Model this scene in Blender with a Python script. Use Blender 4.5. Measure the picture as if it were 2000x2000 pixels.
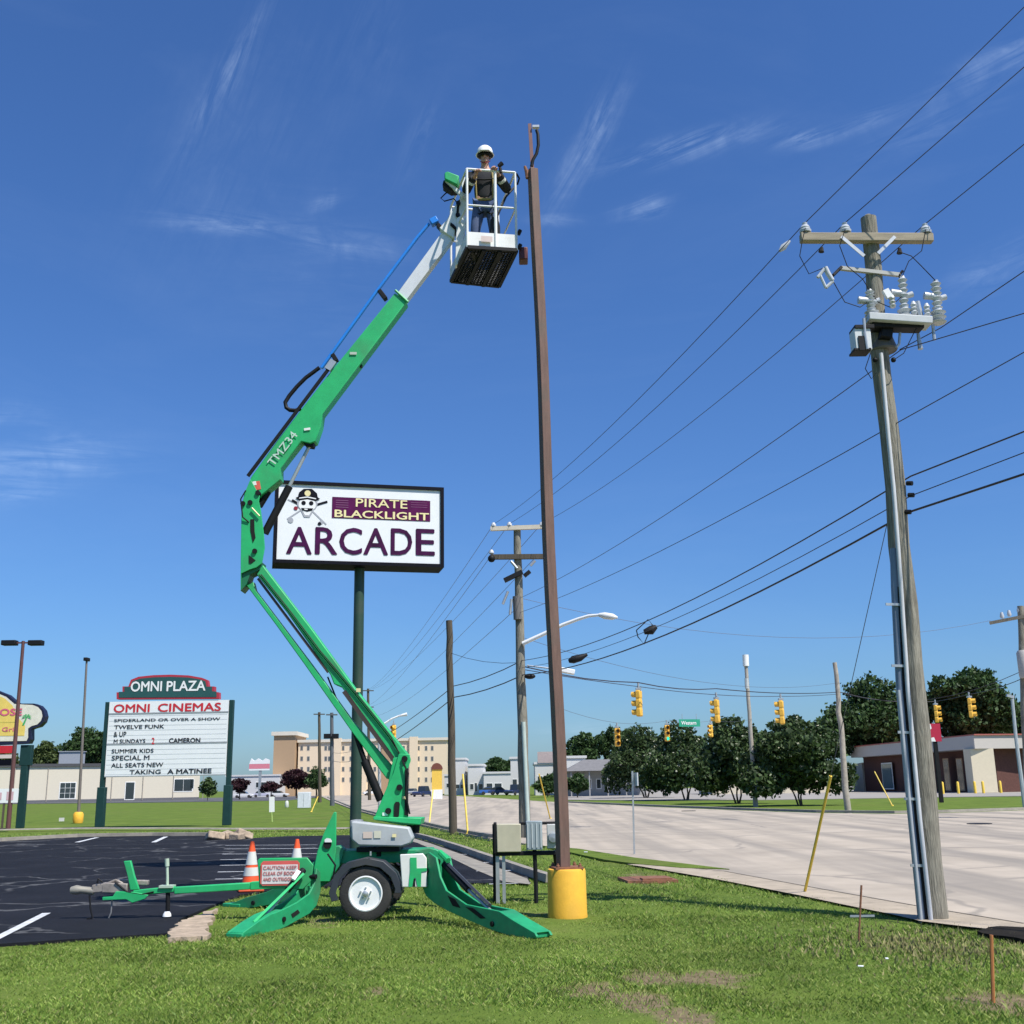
import bpy, math, random
import numpy as np
from mathutils import Vector, Matrix, noise
for _o in list(bpy.data.objects): bpy.data.objects.remove(_o)
SC = bpy.context.scene; COL = SC.collection
random.seed(7); NR = np.random.default_rng(11)
R = math.radians
# ------------------------------------------------------------------ camera
F = 2150.0; PITCH = R(13.98); ROLL = R(1.0); EYE = Vector((0, 0, 1.6))
_U0 = Vector((0, -math.sin(PITCH), math.cos(PITCH))); _R0 = Vector((1, 0, 0))
CF = Vector((0, math.cos(PITCH), math.sin(PITCH)))
CR = _R0*math.cos(ROLL) - _U0*math.sin(ROLL); CU = _U0*math.cos(ROLL) + _R0*math.sin(ROLL)
cam = bpy.data.cameras.new('camera'); camo = bpy.data.objects.new('camera', cam); COL.objects.link(camo)
cam.sensor_width = 36; cam.sensor_fit = 'HORIZONTAL'; cam.lens = F/2000*36; cam.clip_end = 8000; cam.clip_start = 0.1
camo.matrix_world = Matrix(((CR.x, CU.x, -CF.x, 0), (CR.y, CU.y, -CF.y, 0), (CR.z, CU.z, -CF.z, 1.6), (0, 0, 0, 1)))
SC.camera = camo
# ------------------------------------------------------------------ light
SUN = Vector((0.56, -0.56, 1.18)).normalized()
el = math.asin(SUN.z)
sl = bpy.data.lights.new('sun', 'SUN'); sl.energy = 4.3; sl.angle = R(0.5); sl.color = (1.0, 0.955, 0.88)
so = bpy.data.objects.new('sun', sl); COL.objects.link(so); so.rotation_euler = SUN.to_track_quat('Z', 'Y').to_euler()
SC.view_settings.view_transform = 'Standard'; SC.view_settings.look = 'None'
SC.view_settings.gamma = 1; SC.view_settings.exposure = 0.5
W = bpy.data.worlds.new('World'); SC.world = W; W.use_nodes = True
SKY_STRENGTH = 0.074
def build_sky():
    nt = W.node_tree; nt.nodes.clear(); N = nt.nodes.new; L = nt.links.new
    out = N('ShaderNodeOutputWorld'); bg = N('ShaderNodeBackground'); L(bg.outputs[0], out.inputs[0])
    sky = N('ShaderNodeTexSky'); sky.sky_type = 'NISHITA'; sky.sun_disc = False
    sky.sun_elevation = el; sky.sun_rotation = math.atan2(SUN.x, SUN.y)
    sky.altitude = 0; sky.air_density = 1.25; sky.dust_density = 0.6; sky.ozone_density = 3.2
    hs = N('ShaderNodeHueSaturation'); hs.inputs['Saturation'].default_value = 1.0; hs.inputs['Value'].default_value = 1.0
    tn = N('ShaderNodeVectorMath'); tn.operation = 'MULTIPLY'; tn.inputs[1].default_value = (.50, .80, 1.28); L(sky.outputs[0], tn.inputs[0]); L(tn.outputs[0], hs.inputs['Color'])
    tc = N('ShaderNodeTexCoord')
    # fine wind-combed cirrus texture in sky direction space
    def streak(scale, rot, sc, det, lo, hi):
        mp = N('ShaderNodeMapping'); mp.inputs['Rotation'].default_value = rot; mp.inputs['Scale'].default_value = scale
        L(tc.outputs['Generated'], mp.inputs[0])
        n = N('ShaderNodeTexNoise'); n.inputs['Scale'].default_value = sc; n.inputs['Detail'].default_value = det
        n.inputs['Roughness'].default_value = 0.62; n.inputs['Distortion'].default_value = 0.6; L(mp.outputs[0], n.inputs['Vector'])
        r = N('ShaderNodeMapRange'); r.inputs[1].default_value = lo; r.inputs[2].default_value = hi; L(n.outputs[0], r.inputs[0])
        r.clamp = True
        return r.outputs[0]
    def M(op, a, b, clamp=False):
        m = N('ShaderNodeMath'); m.operation = op; m.use_clamp = clamp
        for i, v in enumerate((a, b)):
            if isinstance(v, (int, float)): m.inputs[i].default_value = v
            elif v is not None: L(v, m.inputs[i])
        return m.outputs[0]
    fine = streak((1, 1, 1), (0, 0, 0), 26, 7, 0.38, 0.74)
    # patches: centre (px), half sizes (px), angle deg, strength
    patches = [(1165, 250, 70, 22, -62, .34), (1120, 340, 90, 26, -60, .16), (1340, 285, 120, 18, -14, .42),
               (1595, 268, 45, 12, -10, .60), (1258, 408, 42, 14, -15, .55), (1850, 220, 120, 30, -30, .12),
               (480, 85, 70, 12, -62, .30), (425, 180, 90, 20, -58, .16), (95, 895, 130, 34, -4, .38), (30, 960, 60, 20, 0, .30),
               (460, 438, 120, 16, 4, .30), (640, 395, 40, 14, -30, .22), (700, 480, 90, 22, 3, .18), (820, 280, 60, 20, -70, .14),
               (1090, 430, 40, 9, 0, .25), (1960, 520, 90, 30, -25, .20), (730, 90, 120, 50, -80, .07), (1960, 110, 80, 18, -25, .3),
               (450, 300, 200, 110, -55, .10), (640, 520, 160, 130, 40, .07), (1130, 1425, 60, 12, -6, .30), (1690, 235, 60, 14, -20, .2), (20, 810, 60, 20, 0, .2)]
    tot = None; fib = {}
    def fibre(an):
        if an in fib: return fib[an]
        ca, sa = math.cos(R(-an)), math.sin(R(-an)); outs = []
        for v in (CR*ca+CU*sa, CU*ca-CR*sa):
            n = N('ShaderNodeVectorMath'); n.operation = 'DOT_PRODUCT'; L(tc.outputs['Generated'], n.inputs[0]); n.inputs[1].default_value = v; outs.append(n.outputs['Value'])
        cb = N('ShaderNodeCombineXYZ'); L(M('MULTIPLY', outs[0], 9.0), cb.inputs[0]); L(M('MULTIPLY', outs[1], 60.0), cb.inputs[1])
        fb = N('ShaderNodeTexNoise'); fb.inputs['Scale'].default_value = 1.0; fb.inputs['Detail'].default_value = 6; fb.inputs['Roughness'].default_value = .68; fb.inputs['Distortion'].default_value = 1.2; L(cb.outputs[0], fb.inputs['Vector'])
        m_ = N('ShaderNodeMapRange'); m_.clamp = True; m_.inputs[1].default_value = .38; m_.inputs[2].default_value = .72; L(fb.outputs[0], m_.inputs[0]); fib[an] = m_.outputs[0]
        return fib[an]
    for (px, py, a, b, ang, st) in patches:
        d = (CF*F + CR*(px-1000) + CU*(1000-py)).normalized()
        ca, sa = math.cos(R(-ang)), math.sin(R(-ang))
        e1 = (CR*ca + CU*sa); e1 = (e1 - d*e1.dot(d)).normalized(); e2 = d.cross(e1).normalized()
        def dotv(v):
            n = N('ShaderNodeVectorMath'); n.operation = 'DOT_PRODUCT'; L(tc.outputs['Generated'], n.inputs[0]); n.inputs[1].default_value = v
            return n.outputs['Value']
        q1 = M('POWER', M('MULTIPLY', M('ABSOLUTE', dotv(e1), 0), F/a), 2.0)
        q2 = M('POWER', M('MULTIPLY', M('ABSOLUTE', dotv(e2), 0), F/b), 2.0)
        g = M('EXPONENT', M('MULTIPLY', M('ADD', q1, q2), -0.9), 0)
        fr_ = fibre(-62 if ang < -40 else (-18 if ang < -8 else 2))
        g = M('MULTIPLY', g, M('GREATER_THAN', dotv(d), 0.0)); g = M('MULTIPLY', g, fr_)
        g = M('MULTIPLY', g, st*(.55 if a > 100 and b > 40 else .95))
        tot = g if tot is None else M('ADD', tot, g)
    fac = M('MULTIPLY', tot, M('ADD', M('MULTIPLY', fine, .9), 0.25), True)
    wide = streak((0.6, 0.6, 2.2), (0.3, 0.2, 0.5), 3.0, 6, 0.50, 0.95)
    fac = M('ADD', fac, M('MULTIPLY', wide, 0.05), True)
    mx = N('ShaderNodeMix'); mx.data_type = 'RGBA'; L(fac, mx.inputs[0]); L(hs.outputs[0], mx.inputs[6])
    mx.inputs[7].default_value = (8.2, 10.2, 13.0, 1)
    L(mx.outputs[2], bg.inputs[0]); bg.inputs[1].default_value = SKY_STRENGTH
build_sky()
# ------------------------------------------------------------------ projection helpers (pixel of the 2000 px photo -> place in the world)
def ray(px, py): return (CF*F + CR*(px-1000) + CU*(1000-py)).normalized()
def P(px, py, Y):
    d = ray(px, py); return EYE + d*((Y-EYE.y)/d.y)
def G(px, py, z=0.0):
    d = ray(px, py); return EYE + d*((z-EYE.z)/d.z)
def PL(px, py, a, b):          # hit on the vertical plane through ground points a, b
    n = Vector((-(b.y-a.y), b.x-a.x, 0)); d = ray(px, py); t = (Vector((a.x, a.y, 0))-EYE).dot(n)/d.dot(n)
    return EYE + d*t
def V(*a): return Vector(a)
# ------------------------------------------------------------------ materials
MAT = {}
def mat(name, c, rough=0.6, metal=0.0, var=0.12, vs=4.0, bump=0.0, bs=30.0, rand=0.0, spec=0.5, alpha=1.0, emit=0.0, streak=None, dirt=0.0, coat=0.0):
    if name in MAT: return MAT[name]
    m = bpy.data.materials.new(name); m.use_nodes = True; nt = m.node_tree; N = nt.nodes.new; L = nt.links.new
    b = nt.nodes['Principled BSDF']; b.inputs['Roughness'].default_value = rough; b.inputs['Metallic'].default_value = metal
    b.inputs['Specular IOR Level'].default_value = spec
    if coat: b.inputs['Coat Weight'].default_value = coat; b.inputs['Coat Roughness'].default_value = .15
    tc = N('ShaderNodeTexCoord')
    src = tc.outputs['Object']
    if streak:
        mp = N('ShaderNodeMapping'); mp.inputs['Scale'].default_value = streak; L(src, mp.inputs[0]); src = mp.outputs[0]
    n = N('ShaderNodeTexNoise'); n.inputs['Scale'].default_value = vs; n.inputs['Detail'].default_value = 6; n.inputs['Roughness'].default_value = .65
    L(src, n.inputs['Vector'])
    mr = N('ShaderNodeMapRange'); mr.inputs[1].default_value = .25; mr.inputs[2].default_value = .75
    mr.inputs[3].default_value = 1-var; mr.inputs[4].default_value = 1+var; L(n.outputs[0], mr.inputs[0])
    fac = mr.outputs[0]
    if rand:
        g = N('ShaderNodeNewGeometry'); r2 = N('ShaderNodeMapRange'); r2.inputs[3].default_value = 1-rand; r2.inputs[4].default_value = 1+rand
        L(g.outputs['Random Per Island'], r2.inputs[0]); mm = N('ShaderNodeMath'); mm.operation = 'MULTIPLY'; L(fac, mm.inputs[0]); L(r2.outputs[0], mm.inputs[1]); fac = mm.outputs[0]
    vm = N('ShaderNodeVectorMath'); vm.operation = 'SCALE'; vm.inputs[0].default_value = c[:3]; L(fac, vm.inputs['Scale'])
    col = vm.outputs[0]
    if dirt:
        n3 = N('ShaderNodeTexNoise'); n3.inputs['Scale'].default_value = 2.3; n3.inputs['Detail'].default_value = 8; L(tc.outputs['Object'], n3.inputs['Vector'])
        r3 = N('ShaderNodeMapRange'); r3.inputs[1].default_value = .52; r3.inputs[2].default_value = .72; r3.inputs[4].default_value = dirt; L(n3.outputs[0], r3.inputs[0])
        mx = N('ShaderNodeMix'); mx.data_type = 'RGBA'; L(r3.outputs[0], mx.inputs[0]); L(col, mx.inputs[6]); mx.inputs[7].default_value = (.10, .085, .065, 1); col = mx.outputs[2]
    L(col, b.inputs['Base Color'])
    if bump:
        n2 = N('ShaderNodeTexNoise'); n2.inputs['Scale'].default_value = bs; n2.inputs['Detail'].default_value = 5; L(src, n2.inputs['Vector'])
        bp = N('ShaderNodeBump'); bp.inputs['Strength'].default_value = bump; bp.inputs['Distance'].default_value = .02; L(n2.outputs[0], bp.inputs['Height']); L(bp.outputs[0], b.inputs['Normal'])
    if emit: b.inputs['Emission Color'].default_value = (*c[:3], 1); b.inputs['Emission Strength'].default_value = emit
    MAT[name] = m; return m
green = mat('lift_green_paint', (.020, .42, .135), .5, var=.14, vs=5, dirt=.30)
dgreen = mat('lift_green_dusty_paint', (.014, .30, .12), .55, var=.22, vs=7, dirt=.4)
white = mat('white_paint', (.78, .78, .75), .5, var=.06, dirt=.15)
bright = mat('white_plastic', (.82, .82, .80), .4, var=.03)
alum = mat('bare_aluminium', (.66, .67, .68), .5, .15, var=.08, vs=6)
galv = mat('galvanised_steel', (.46, .48, .48), .45, .6, var=.15, vs=8)
greybox = mat('grey_plastic_cover', (.44, .46, .46), .5, var=.10, vs=6, dirt=.2)
black = mat('black_steel', (.009, .009, .010), .6, var=.2, spec=.25)
rubber = mat('black_rubber', (.030, .029, .028), .85, var=.3, vs=12, bump=.3, bs=60, dirt=.2)
fenderm = mat('dark_fender_plastic', (.035, .04, .05), .5, var=.15, dirt=.3)
blue = mat('blue_hose', (.02, .22, .72), .4)
brown = mat('brown_painted_steel', (.145, .082, .062), .7, var=.3, vs=5, streak=(5, 5, .5), dirt=.5, bump=.2)
rust = mat('rusty_steel', (.22, .095, .05), .8, var=.35, vs=14, bump=.3)
wood = mat('weathered_pole_wood', (.24, .225, .18), .95, var=.6, vs=7, bump=.9, bs=14, streak=(6, 6, .45), dirt=.45, spec=.15)
dwood = mat('dark_creosote_wood', (.085, .070, .048), .9, var=.4, vs=5, bump=.5, bs=12, streak=(6, 6, .35))
armwood = mat('crossarm_wood', (.33, .28, .20), .85, var=.3, vs=6, streak=(.5, 5, 5))
porc = mat('grey_porcelain', (.50, .52, .54), .25, var=.08)
yellow = mat('yellow_concrete_paint', (.83, .45, .04), .7, var=.10, vs=9, dirt=.22, bump=.12, bs=35)
sigy = mat('signal_yellow', (.78, .45, .06), .5, var=.08)
guyy = mat('guy_guard_yellow', (.75, .52, .06), .5, var=.1)
cream = mat('cream_metal_siding', (.62, .56, .44), .6, var=.05)
dkpost = mat('dark_green_post_paint', (.010, .042, .040), .6, var=.15, spec=.3)
polegreen = mat('arcade_pole_green', (.022, .055, .034), .5, var=.2, vs=2, streak=(3, 3, .5), dirt=.3)
redp = mat('red_paint', (.55, .02, .03), .5)
blackp = mat('black_cabinet_paint', (.003, .003, .008), .6, var=.1, spec=.15)
purple = mat('purple_vinyl', (.085, .002, .060), .5, var=.3, vs=5, spec=.2)
cream_t = mat('pale_gold_vinyl', (.80, .70, .36), .5)
kerbm = mat('kerb_concrete', (.27, .245, .20), .9, var=.25, vs=3, bump=.3, bs=20, dirt=.3)
pinkcon = mat('pale_worn_concrete', (.40, .31, .22), .95, var=.4, vs=6, bump=.9, bs=14, dirt=.4)
glassd = mat('dark_window_glass', (.03, .04, .045), .12, var=.1, spec=.8)
glassb = mat('bluish_window_glass', (.10, .16, .18), .15, var=.1, spec=.8)
skin = mat('skin', (.48, .26, .18), .55, var=.08)
denim = mat('blue_denim', (.07, .10, .19), .85, var=.25, vs=10)
shirtm = mat('black_work_shirt', (.014, .015, .018), .85, var=.3)
harn = mat('harness_yellow', (.30, .23, .07), .7)
reflm = mat('reflective_tape', (.62, .62, .56), .4)
orange = mat('cone_orange', (.85, .10, .02), .5, var=.08)
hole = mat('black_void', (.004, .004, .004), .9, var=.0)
# ------------------------------------------------------------------ mesh helpers
ORG = {}
def meta(o, label=None, cat=None, group=None, kind=None):
    if label: o['label'] = label
    if cat: o['category'] = cat
    if group: o['group'] = group
    if kind: o['kind'] = kind
    return o
def thing(name, loc, label, cat, group=None):
    o = bpy.data.objects.new(name, None); COL.objects.link(o); o.location = loc; o.empty_display_size = .2
    ORG[o.name] = Vector(loc); return meta(o, label, cat, group)
class MB:
    def __init__(s): s.v = []; s.f = []; s.m = []
    def add(s, vs, fs, mi=0):
        b = len(s.v); s.v += [Vector(v) for v in vs]; s.f += [[i+b for i in f] for f in fs]; s.m += [mi]*len(fs); return s
    def box(s, c, size, rotz=0, mi=0, M=None):
        x, y, z = [k/2 for k in size]
        pts = [V(i*x, j*y, k*z) for k in (-1, 1) for j in (-1, 1) for i in (-1, 1)]
        Rm = M if M is not None else Matrix.Rotation(rotz, 3, 'Z'); pts = [Rm @ p + Vector(c) for p in pts]
        return s.add(pts, [(0, 2, 3, 1), (4, 5, 7, 6), (0, 1, 5, 4), (2, 6, 7, 3), (0, 4, 6, 2), (1, 3, 7, 5)], mi)
    def prism(s, pts, ext, mi=0):
        n = len(pts); e = Vector(ext); a = [Vector(p) for p in pts]; b = [p+e for p in a]
        nn = Vector((0, 0, 0))
        for i in range(n): nn += a[i].cross(a[(i+1) % n])
        if nn.dot(e) > 0: a.reverse(); b.reverse()
        fs = [list(range(n)), list(range(2*n-1, n-1, -1))] + [(i, i+n, (i+1) % n+n, (i+1) % n) for i in range(n)]
        return s.add(a+b, fs, mi)
    def tube(s, pts, r, n=10, mi=0, caps=True):
        pts = [Vector(p) for p in pts]; k = len(pts)
        rs = r if isinstance(r, (list, tuple)) else [r]*k
        vs = []; up = None
        for i in range(k):
            d = (pts[min(i+1, k-1)] - pts[max(i-1, 0)]).normalized()
            if up is None: up = V(0, 0, 1) if abs(d.z) < .9 else V(1, 0, 0)
            a = d.cross(up).normalized(); b = a.cross(d).normalized(); up = b
            for j in range(n):
                t = 2*math.pi*j/n; vs.append(pts[i] + (a*math.cos(t)+b*math.sin(t))*rs[i])
        fs = [(i*n+j, i*n+(j+1) % n, (i+1)*n+(j+1) % n, (i+1)*n+j) for i in range(k-1) for j in range(n)]
        if caps: fs += [list(range(n-1, -1, -1)), [(k-1)*n+j for j in range(n)]]
        return s.add(vs, fs, mi)
    def beam(s, a, b, w, h, side=None, mi=0):      # rectangular bar a->b, w along side, h across
        a = Vector(a); b = Vector(b); d = (b-a).normalized(); sd = Vector(side) if side is not None else V(0, 1, 0)
        sd = (sd - d*sd.dot(d)).normalized(); u = d.cross(sd).normalized()
        pts = [p + sd*i*w/2 + u*j*h/2 for p in (a, b) for (i, j) in ((-1, -1), (1, -1), (1, 1), (-1, 1))]
        return s.add(pts, [(3, 2, 1, 0), (4, 5, 6, 7), (0, 1, 5, 4), (1, 2, 6, 5), (2, 3, 7, 6), (3, 0, 4, 7)], mi)
    def lathe(s, o, prof, axis=(0, 0, 1), n=20, mi=0, caps=True):   # prof: (radius, height) list
        o = Vector(o); ax = Vector(axis).normalized(); up = V(0, 0, 1) if abs(ax.z) < .9 else V(1, 0, 0)
        a = ax.cross(up).normalized(); b = ax.cross(a).normalized(); vs = []
        for (r, h) in prof:
            for j in range(n):
                t = 2*math.pi*j/n; vs.append(o + ax*h + (a*math.cos(t)+b*math.sin(t))*r)
        k = len(prof); fs = [(i*n+j, (i+1)*n+j, (i+1)*n+(j+1) % n, i*n+(j+1) % n) for i in range(k-1) for j in range(n)]
        if caps: fs += [list(range(n)), [(k-1)*n+j for j in range(n-1, -1, -1)]]
        return s.add(vs, fs, mi)
    def ball(s, c, r, n=10, mi=0, sc=(1, 1, 1)):
        vs = []; fs = []; m = max(5, n//2+1)
        for i in range(m+1):
            ph = math.pi*i/m
            for j in range(n):
                t = 2*math.pi*j/n; vs.append(Vector(c)+V(math.sin(ph)*math.cos(t)*sc[0], math.sin(ph)*math.sin(t)*sc[1], math.cos(ph)*sc[2])*r)
        for i in range(m):
            for j in range(n): fs.append((i*n+j, (i+1)*n+j, (i+1)*n+(j+1) % n, i*n+(j+1) % n))
        return s.add(vs, fs, mi)
    def build(s, name, mats, parent=None, origin=None, bevel=0, smooth=True, label=None, cat=None, group=None, kind=None, ang=38):
        if parent is not None: org = ORG[parent.name]
        else: org = Vector(origin) if origin is not None else Vector((0, 0, 0))
        me = bpy.data.meshes.new(name); me.from_pydata([tuple(v-org) for v in s.v], [], [tuple(f) for f in s.f])
        mats = mats if isinstance(mats, (list, tuple)) else [mats]
        for m in mats: me.materials.append(m)
        if len(mats) > 1: me.polygons.foreach_set('material_index', s.m)
        if smooth: me.shade_smooth(); me.set_sharp_from_angle(angle=R(ang))
        me.validate(); me.update()
        o = bpy.data.objects.new(name, me); COL.objects.link(o)
        if parent is not None: o.parent = parent
        else: o.location = org
        ORG[o.name] = org
        if bevel:
            b = o.modifiers.new('bevel', 'BEVEL'); b.width = bevel; b.segments = 2; b.limit_method = 'ANGLE'; b.angle_limit = R(40)
        return meta(o, label, cat, group, kind)
def dup(root, loc, label=None, rotz=None, scale=None):
    r = root.copy(); COL.objects.link(r); r.location = loc
    if label: r['label'] = label
    if rotz is not None: r.rotation_euler = (0, 0, rotz)
    if scale: r.scale = (scale,)*3
    ORG[r.name] = Vector(loc)
    for ch in list(root.children):
        c = ch.copy(); COL.objects.link(c); c.parent = r
        for g in list(ch.children):
            d = g.copy(); COL.objects.link(d); d.parent = c
    return r
# plate from photo outline standing at distance Y, given thickness (extends away from the viewer)
def plate(mb, poly, Y, th, mi=0): return mb.prism([P(x, y, Y) for x, y in poly], (0, th, 0), mi)
def text_geo(s, bold=0.0):
    cu = bpy.data.curves.new('t', 'FONT'); cu.body = s; cu.size = 1; cu.offset = bold; cu.resolution_u = 3
    o = bpy.data.objects.new('t', cu); COL.objects.link(o); bpy.context.view_layer.update()
    me = bpy.data.meshes.new_from_object(o.evaluated_get(bpy.context.evaluated_depsgraph_get()))
    vs = [(v.co.x, v.co.y) for v in me.vertices]; fs = [tuple(p.vertices) for p in me.polygons]
    bpy.data.objects.remove(o); bpy.data.curves.remove(cu); bpy.data.meshes.remove(me)
    return vs, fs
class Frame:
    def __init__(s, o, u, v): s.o = Vector(o); s.u = Vector(u).normalized(); s.v = Vector(v).normalized(); s.n = s.u.cross(s.v)
    def at(s, x, y, d=0): return s.o + s.u*x + s.v*y + s.n*d
    def text(s, mb, st, x0, y0, x1, y1, d=.006, bold=.0, mi=0):
        vs, fs = text_geo(st, 0.0)
        if not vs: return
        ax = min(v[0] for v in vs); bx = max(v[0] for v in vs); ay = min(v[1] for v in vs); by = max(v[1] for v in vs)
        kx = (x1-x0)/(bx-ax); ky = (y1-y0)/(by-ay); sh = [(0, 0)] if bold <= 0 else [(0, 0), (-bold, 0), (bold, 0), (0, bold), (0, -bold)]
        for q, (ox_, oy_) in enumerate(sh):     # strokes thickened by slightly offset layers of vinyl
            mb.add([s.at(x0+(a-ax+ox_)*kx, y0+(b-ay+oy_)*ky, d+q*.0006) for a, b in vs], fs, mi)
    def poly(s, mb, pts, d=.004, mi=0, th=0):
        p = [s.at(x, y, d) for x, y in pts]
        ar = sum(pts[i][0]*pts[(i+1) % len(pts)][1]-pts[(i+1) % len(pts)][0]*pts[i][1] for i in range(len(pts)))
        if ar < 0: p.reverse()
        if th: mb.prism(p, s.n*-th, mi)
        else: mb.add(p, [list(range(len(p)))], mi)
    def rect(s, mb, x0, y0, x1, y1, d=.004, mi=0, th=0): s.poly(mb, [(x0, y0), (x1, y0), (x1, y1), (x0, y1)], d, mi, th)
def circ(cx, cy, r, n=20, sy=1.0, a0=0, a1=360):
    return [(cx+r*math.cos(R(a0+(a1-a0)*i/(n-1 if a1-a0 < 360 else n))), cy+r*sy*math.sin(R(a0+(a1-a0)*i/(n-1 if a1-a0 < 360 else n)))) for i in range(n)]
def np_mesh(name, verts, k, mats, origin=(0, 0, 0), parent=None, **kw):   # verts (N*k,3): N separate k-gons
    n = len(verts)//k; me = bpy.data.meshes.new(name)
    org = ORG[parent.name] if parent is not None else Vector(origin)
    vv = (verts - np.array(org)).astype(np.float32)
    me.vertices.add(n*k); me.vertices.foreach_set('co', vv.ravel()); me.loops.add(n*k); me.loops.foreach_set('vertex_index', np.arange(n*k, dtype=np.int32))
    me.polygons.add(n); me.polygons.foreach_set('loop_start', np.arange(0, n*k, k, dtype=np.int32)); me.materials.append(mats)
    me.update(calc_edges=True); o = bpy.data.objects.new(name, me); COL.objects.link(o)
    if parent is not None: o.parent = parent
    else: o.location = org
    ORG[o.name] = org
    return meta(o, **kw)
def inpoly(x, y, poly):
    r = np.zeros(len(x), bool); n = len(poly)
    for i in range(n):
        x0, y0 = poly[i][0], poly[i][1]; x1, y1 = poly[(i+1) % n][0], poly[(i+1) % n][1]
        if y0 == y1: continue
        c = ((y0 > y) != (y1 > y)) & (x < (x1-x0)*(y-y0)/(y1-y0)+x0); r ^= c
    return r
# ================================================================== GROUND
def struct(name, polys_px, z, material, kind='structure', label=None, world=False, thick=0, sub=None):
    mb = MB()
    for poly in polys_px:
        pts = [Vector((p[0], p[1], z)) for p in poly] if world else [G(px, py, z) for px, py in poly]
        mb.prism([p for p in pts], (0, 0, -0.05 if not thick else -thick))
    return mb.build(name, material, kind=kind, label=label, smooth=False)
def lawn_mat():
    m = bpy.data.materials.new('lawn_soil_and_turf'); m.use_nodes = True; nt = m.node_tree; N = nt.nodes.new; L = nt.links.new
    b = nt.nodes['Principled BSDF']; b.inputs['Roughness'].default_value = .95; b.inputs['Specular IOR Level'].default_value = .1
    tc = N('ShaderNodeTexCoord')
    def nz(sc, det, rough=.6):
        n = N('ShaderNodeTexNoise'); n.inputs['Scale'].default_value = sc; n.inputs['Detail'].default_value = det; n.inputs['Roughness'].default_value = rough; L(tc.outputs['Object'], n.inputs['Vector']); return n.outputs[0]
    r1 = N('ShaderNodeValToRGB'); r1.color_ramp.elements[0].color = (.080, .125, .020, 1); r1.color_ramp.elements[1].color = (.15, .21, .036, 1)
    r1.color_ramp.elements[0].position = .35; r1.color_ramp.elements[1].position = .68; L(nz(.6, 10, .72), r1.inputs[0])
    r2 = N('ShaderNodeValToRGB'); r2.color_ramp.elements[0].color = (0, 0, 0, 1); r2.color_ramp.elements[0].position = .52; r2.color_ramp.elements[1].position = .80; L(nz(.12, 9, .75), r2.inputs[0])
    mx = N('ShaderNodeMix'); mx.data_type = 'RGBA'; L(r2.outputs[0], mx.inputs[0]); L(r1.outputs[0], mx.inputs[6]); mx.inputs[7].default_value = (.165, .165, .055, 1)
    at = N('ShaderNodeAttribute'); at.attribute_name = 'dirt'
    r3 = N('ShaderNodeValToRGB'); r3.color_ramp.elements[0].color = (.125, .10, .055, 1); r3.color_ramp.elements[1].color = (.24, .185, .11, 1); r3.color_ramp.elements[0].position = .3; r3.color_ramp.elements[1].position = .7; L(nz(9, 8), r3.inputs[0])
    m2 = N('ShaderNodeMix'); m2.data_type = 'RGBA'; L(at.outputs['Fac'], m2.inputs[0]); L(mx.outputs[2], m2.inputs[6]); L(r3.outputs[0], m2.inputs[7])
    L(m2.outputs[2], b.inputs['Base Color'])
    bp = N('ShaderNodeBump'); bp.inputs['Strength'].default_value = .8; bp.inputs['Distance'].default_value = .04; L(nz(14, 6), bp.inputs['Height']); L(bp.outputs[0], b.inputs['Normal'])
    return m
LAWN = lawn_mat()
def asphalt_mat():
    m = mat('fresh_sealed_asphalt', (.0105, .011, .0145), .85, var=.45, vs=.8, spec=.2, bump=.5, bs=90)
    nt = m.node_tree; N = nt.nodes.new; L = nt.links.new; b = nt.nodes['Principled BSDF']; tc = N('ShaderNodeTexCoord')
    v = N('ShaderNodeTexVoronoi'); v.feature = 'DISTANCE_TO_EDGE'; v.inputs['Scale'].default_value = .33
    w = N('ShaderNodeTexNoise'); w.inputs['Scale'].default_value = 1.2; w.inputs['Detail'].default_value = 6; L(tc.outputs['Object'], w.inputs['Vector'])
    ad = N('ShaderNodeVectorMath'); ad.operation = 'MULTIPLY_ADD'; L(w.outputs['Color'], ad.inputs[0]); ad.inputs[1].default_value = (1.6, 1.6, 0); L(tc.outputs['Object'], ad.inputs[2]); L(ad.outputs[0], v.inputs['Vector'])
    r = N('ShaderNodeMapRange'); r.inputs[1].default_value = 0.006; r.inputs[2].default_value = .02; r.inputs[3].default_value = .8; r.inputs[4].default_value = 0; L(v.outputs['Distance'], r.inputs[0])
    w2 = N('ShaderNodeTexNoise'); w2.inputs['Scale'].default_value = .35; L(tc.outputs['Object'], w2.inputs['Vector'])
    r2 = N('ShaderNodeMapRange'); r2.inputs[1].default_value = .40; r2.inputs[2].default_value = .52; L(w2.outputs[0], r2.inputs[0])
    mu = N('ShaderNodeMath'); mu.operation = 'MULTIPLY'; L(r.outputs[0], mu.inputs[0]); L(r2.outputs[0], mu.inputs[1])
    mx = N('ShaderNodeMix'); mx.data_type = 'RGBA'; old = b.inputs['Base Color'].links[0].from_socket; L(mu.outputs[0], mx.inputs[0]); L(old, mx.inputs[6]); mx.inputs[7].default_value = (.11, .11, .11, 1)
    L(mx.outputs[2], b.inputs['Base Color']); return m
ASPH = asphalt_mat()
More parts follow.
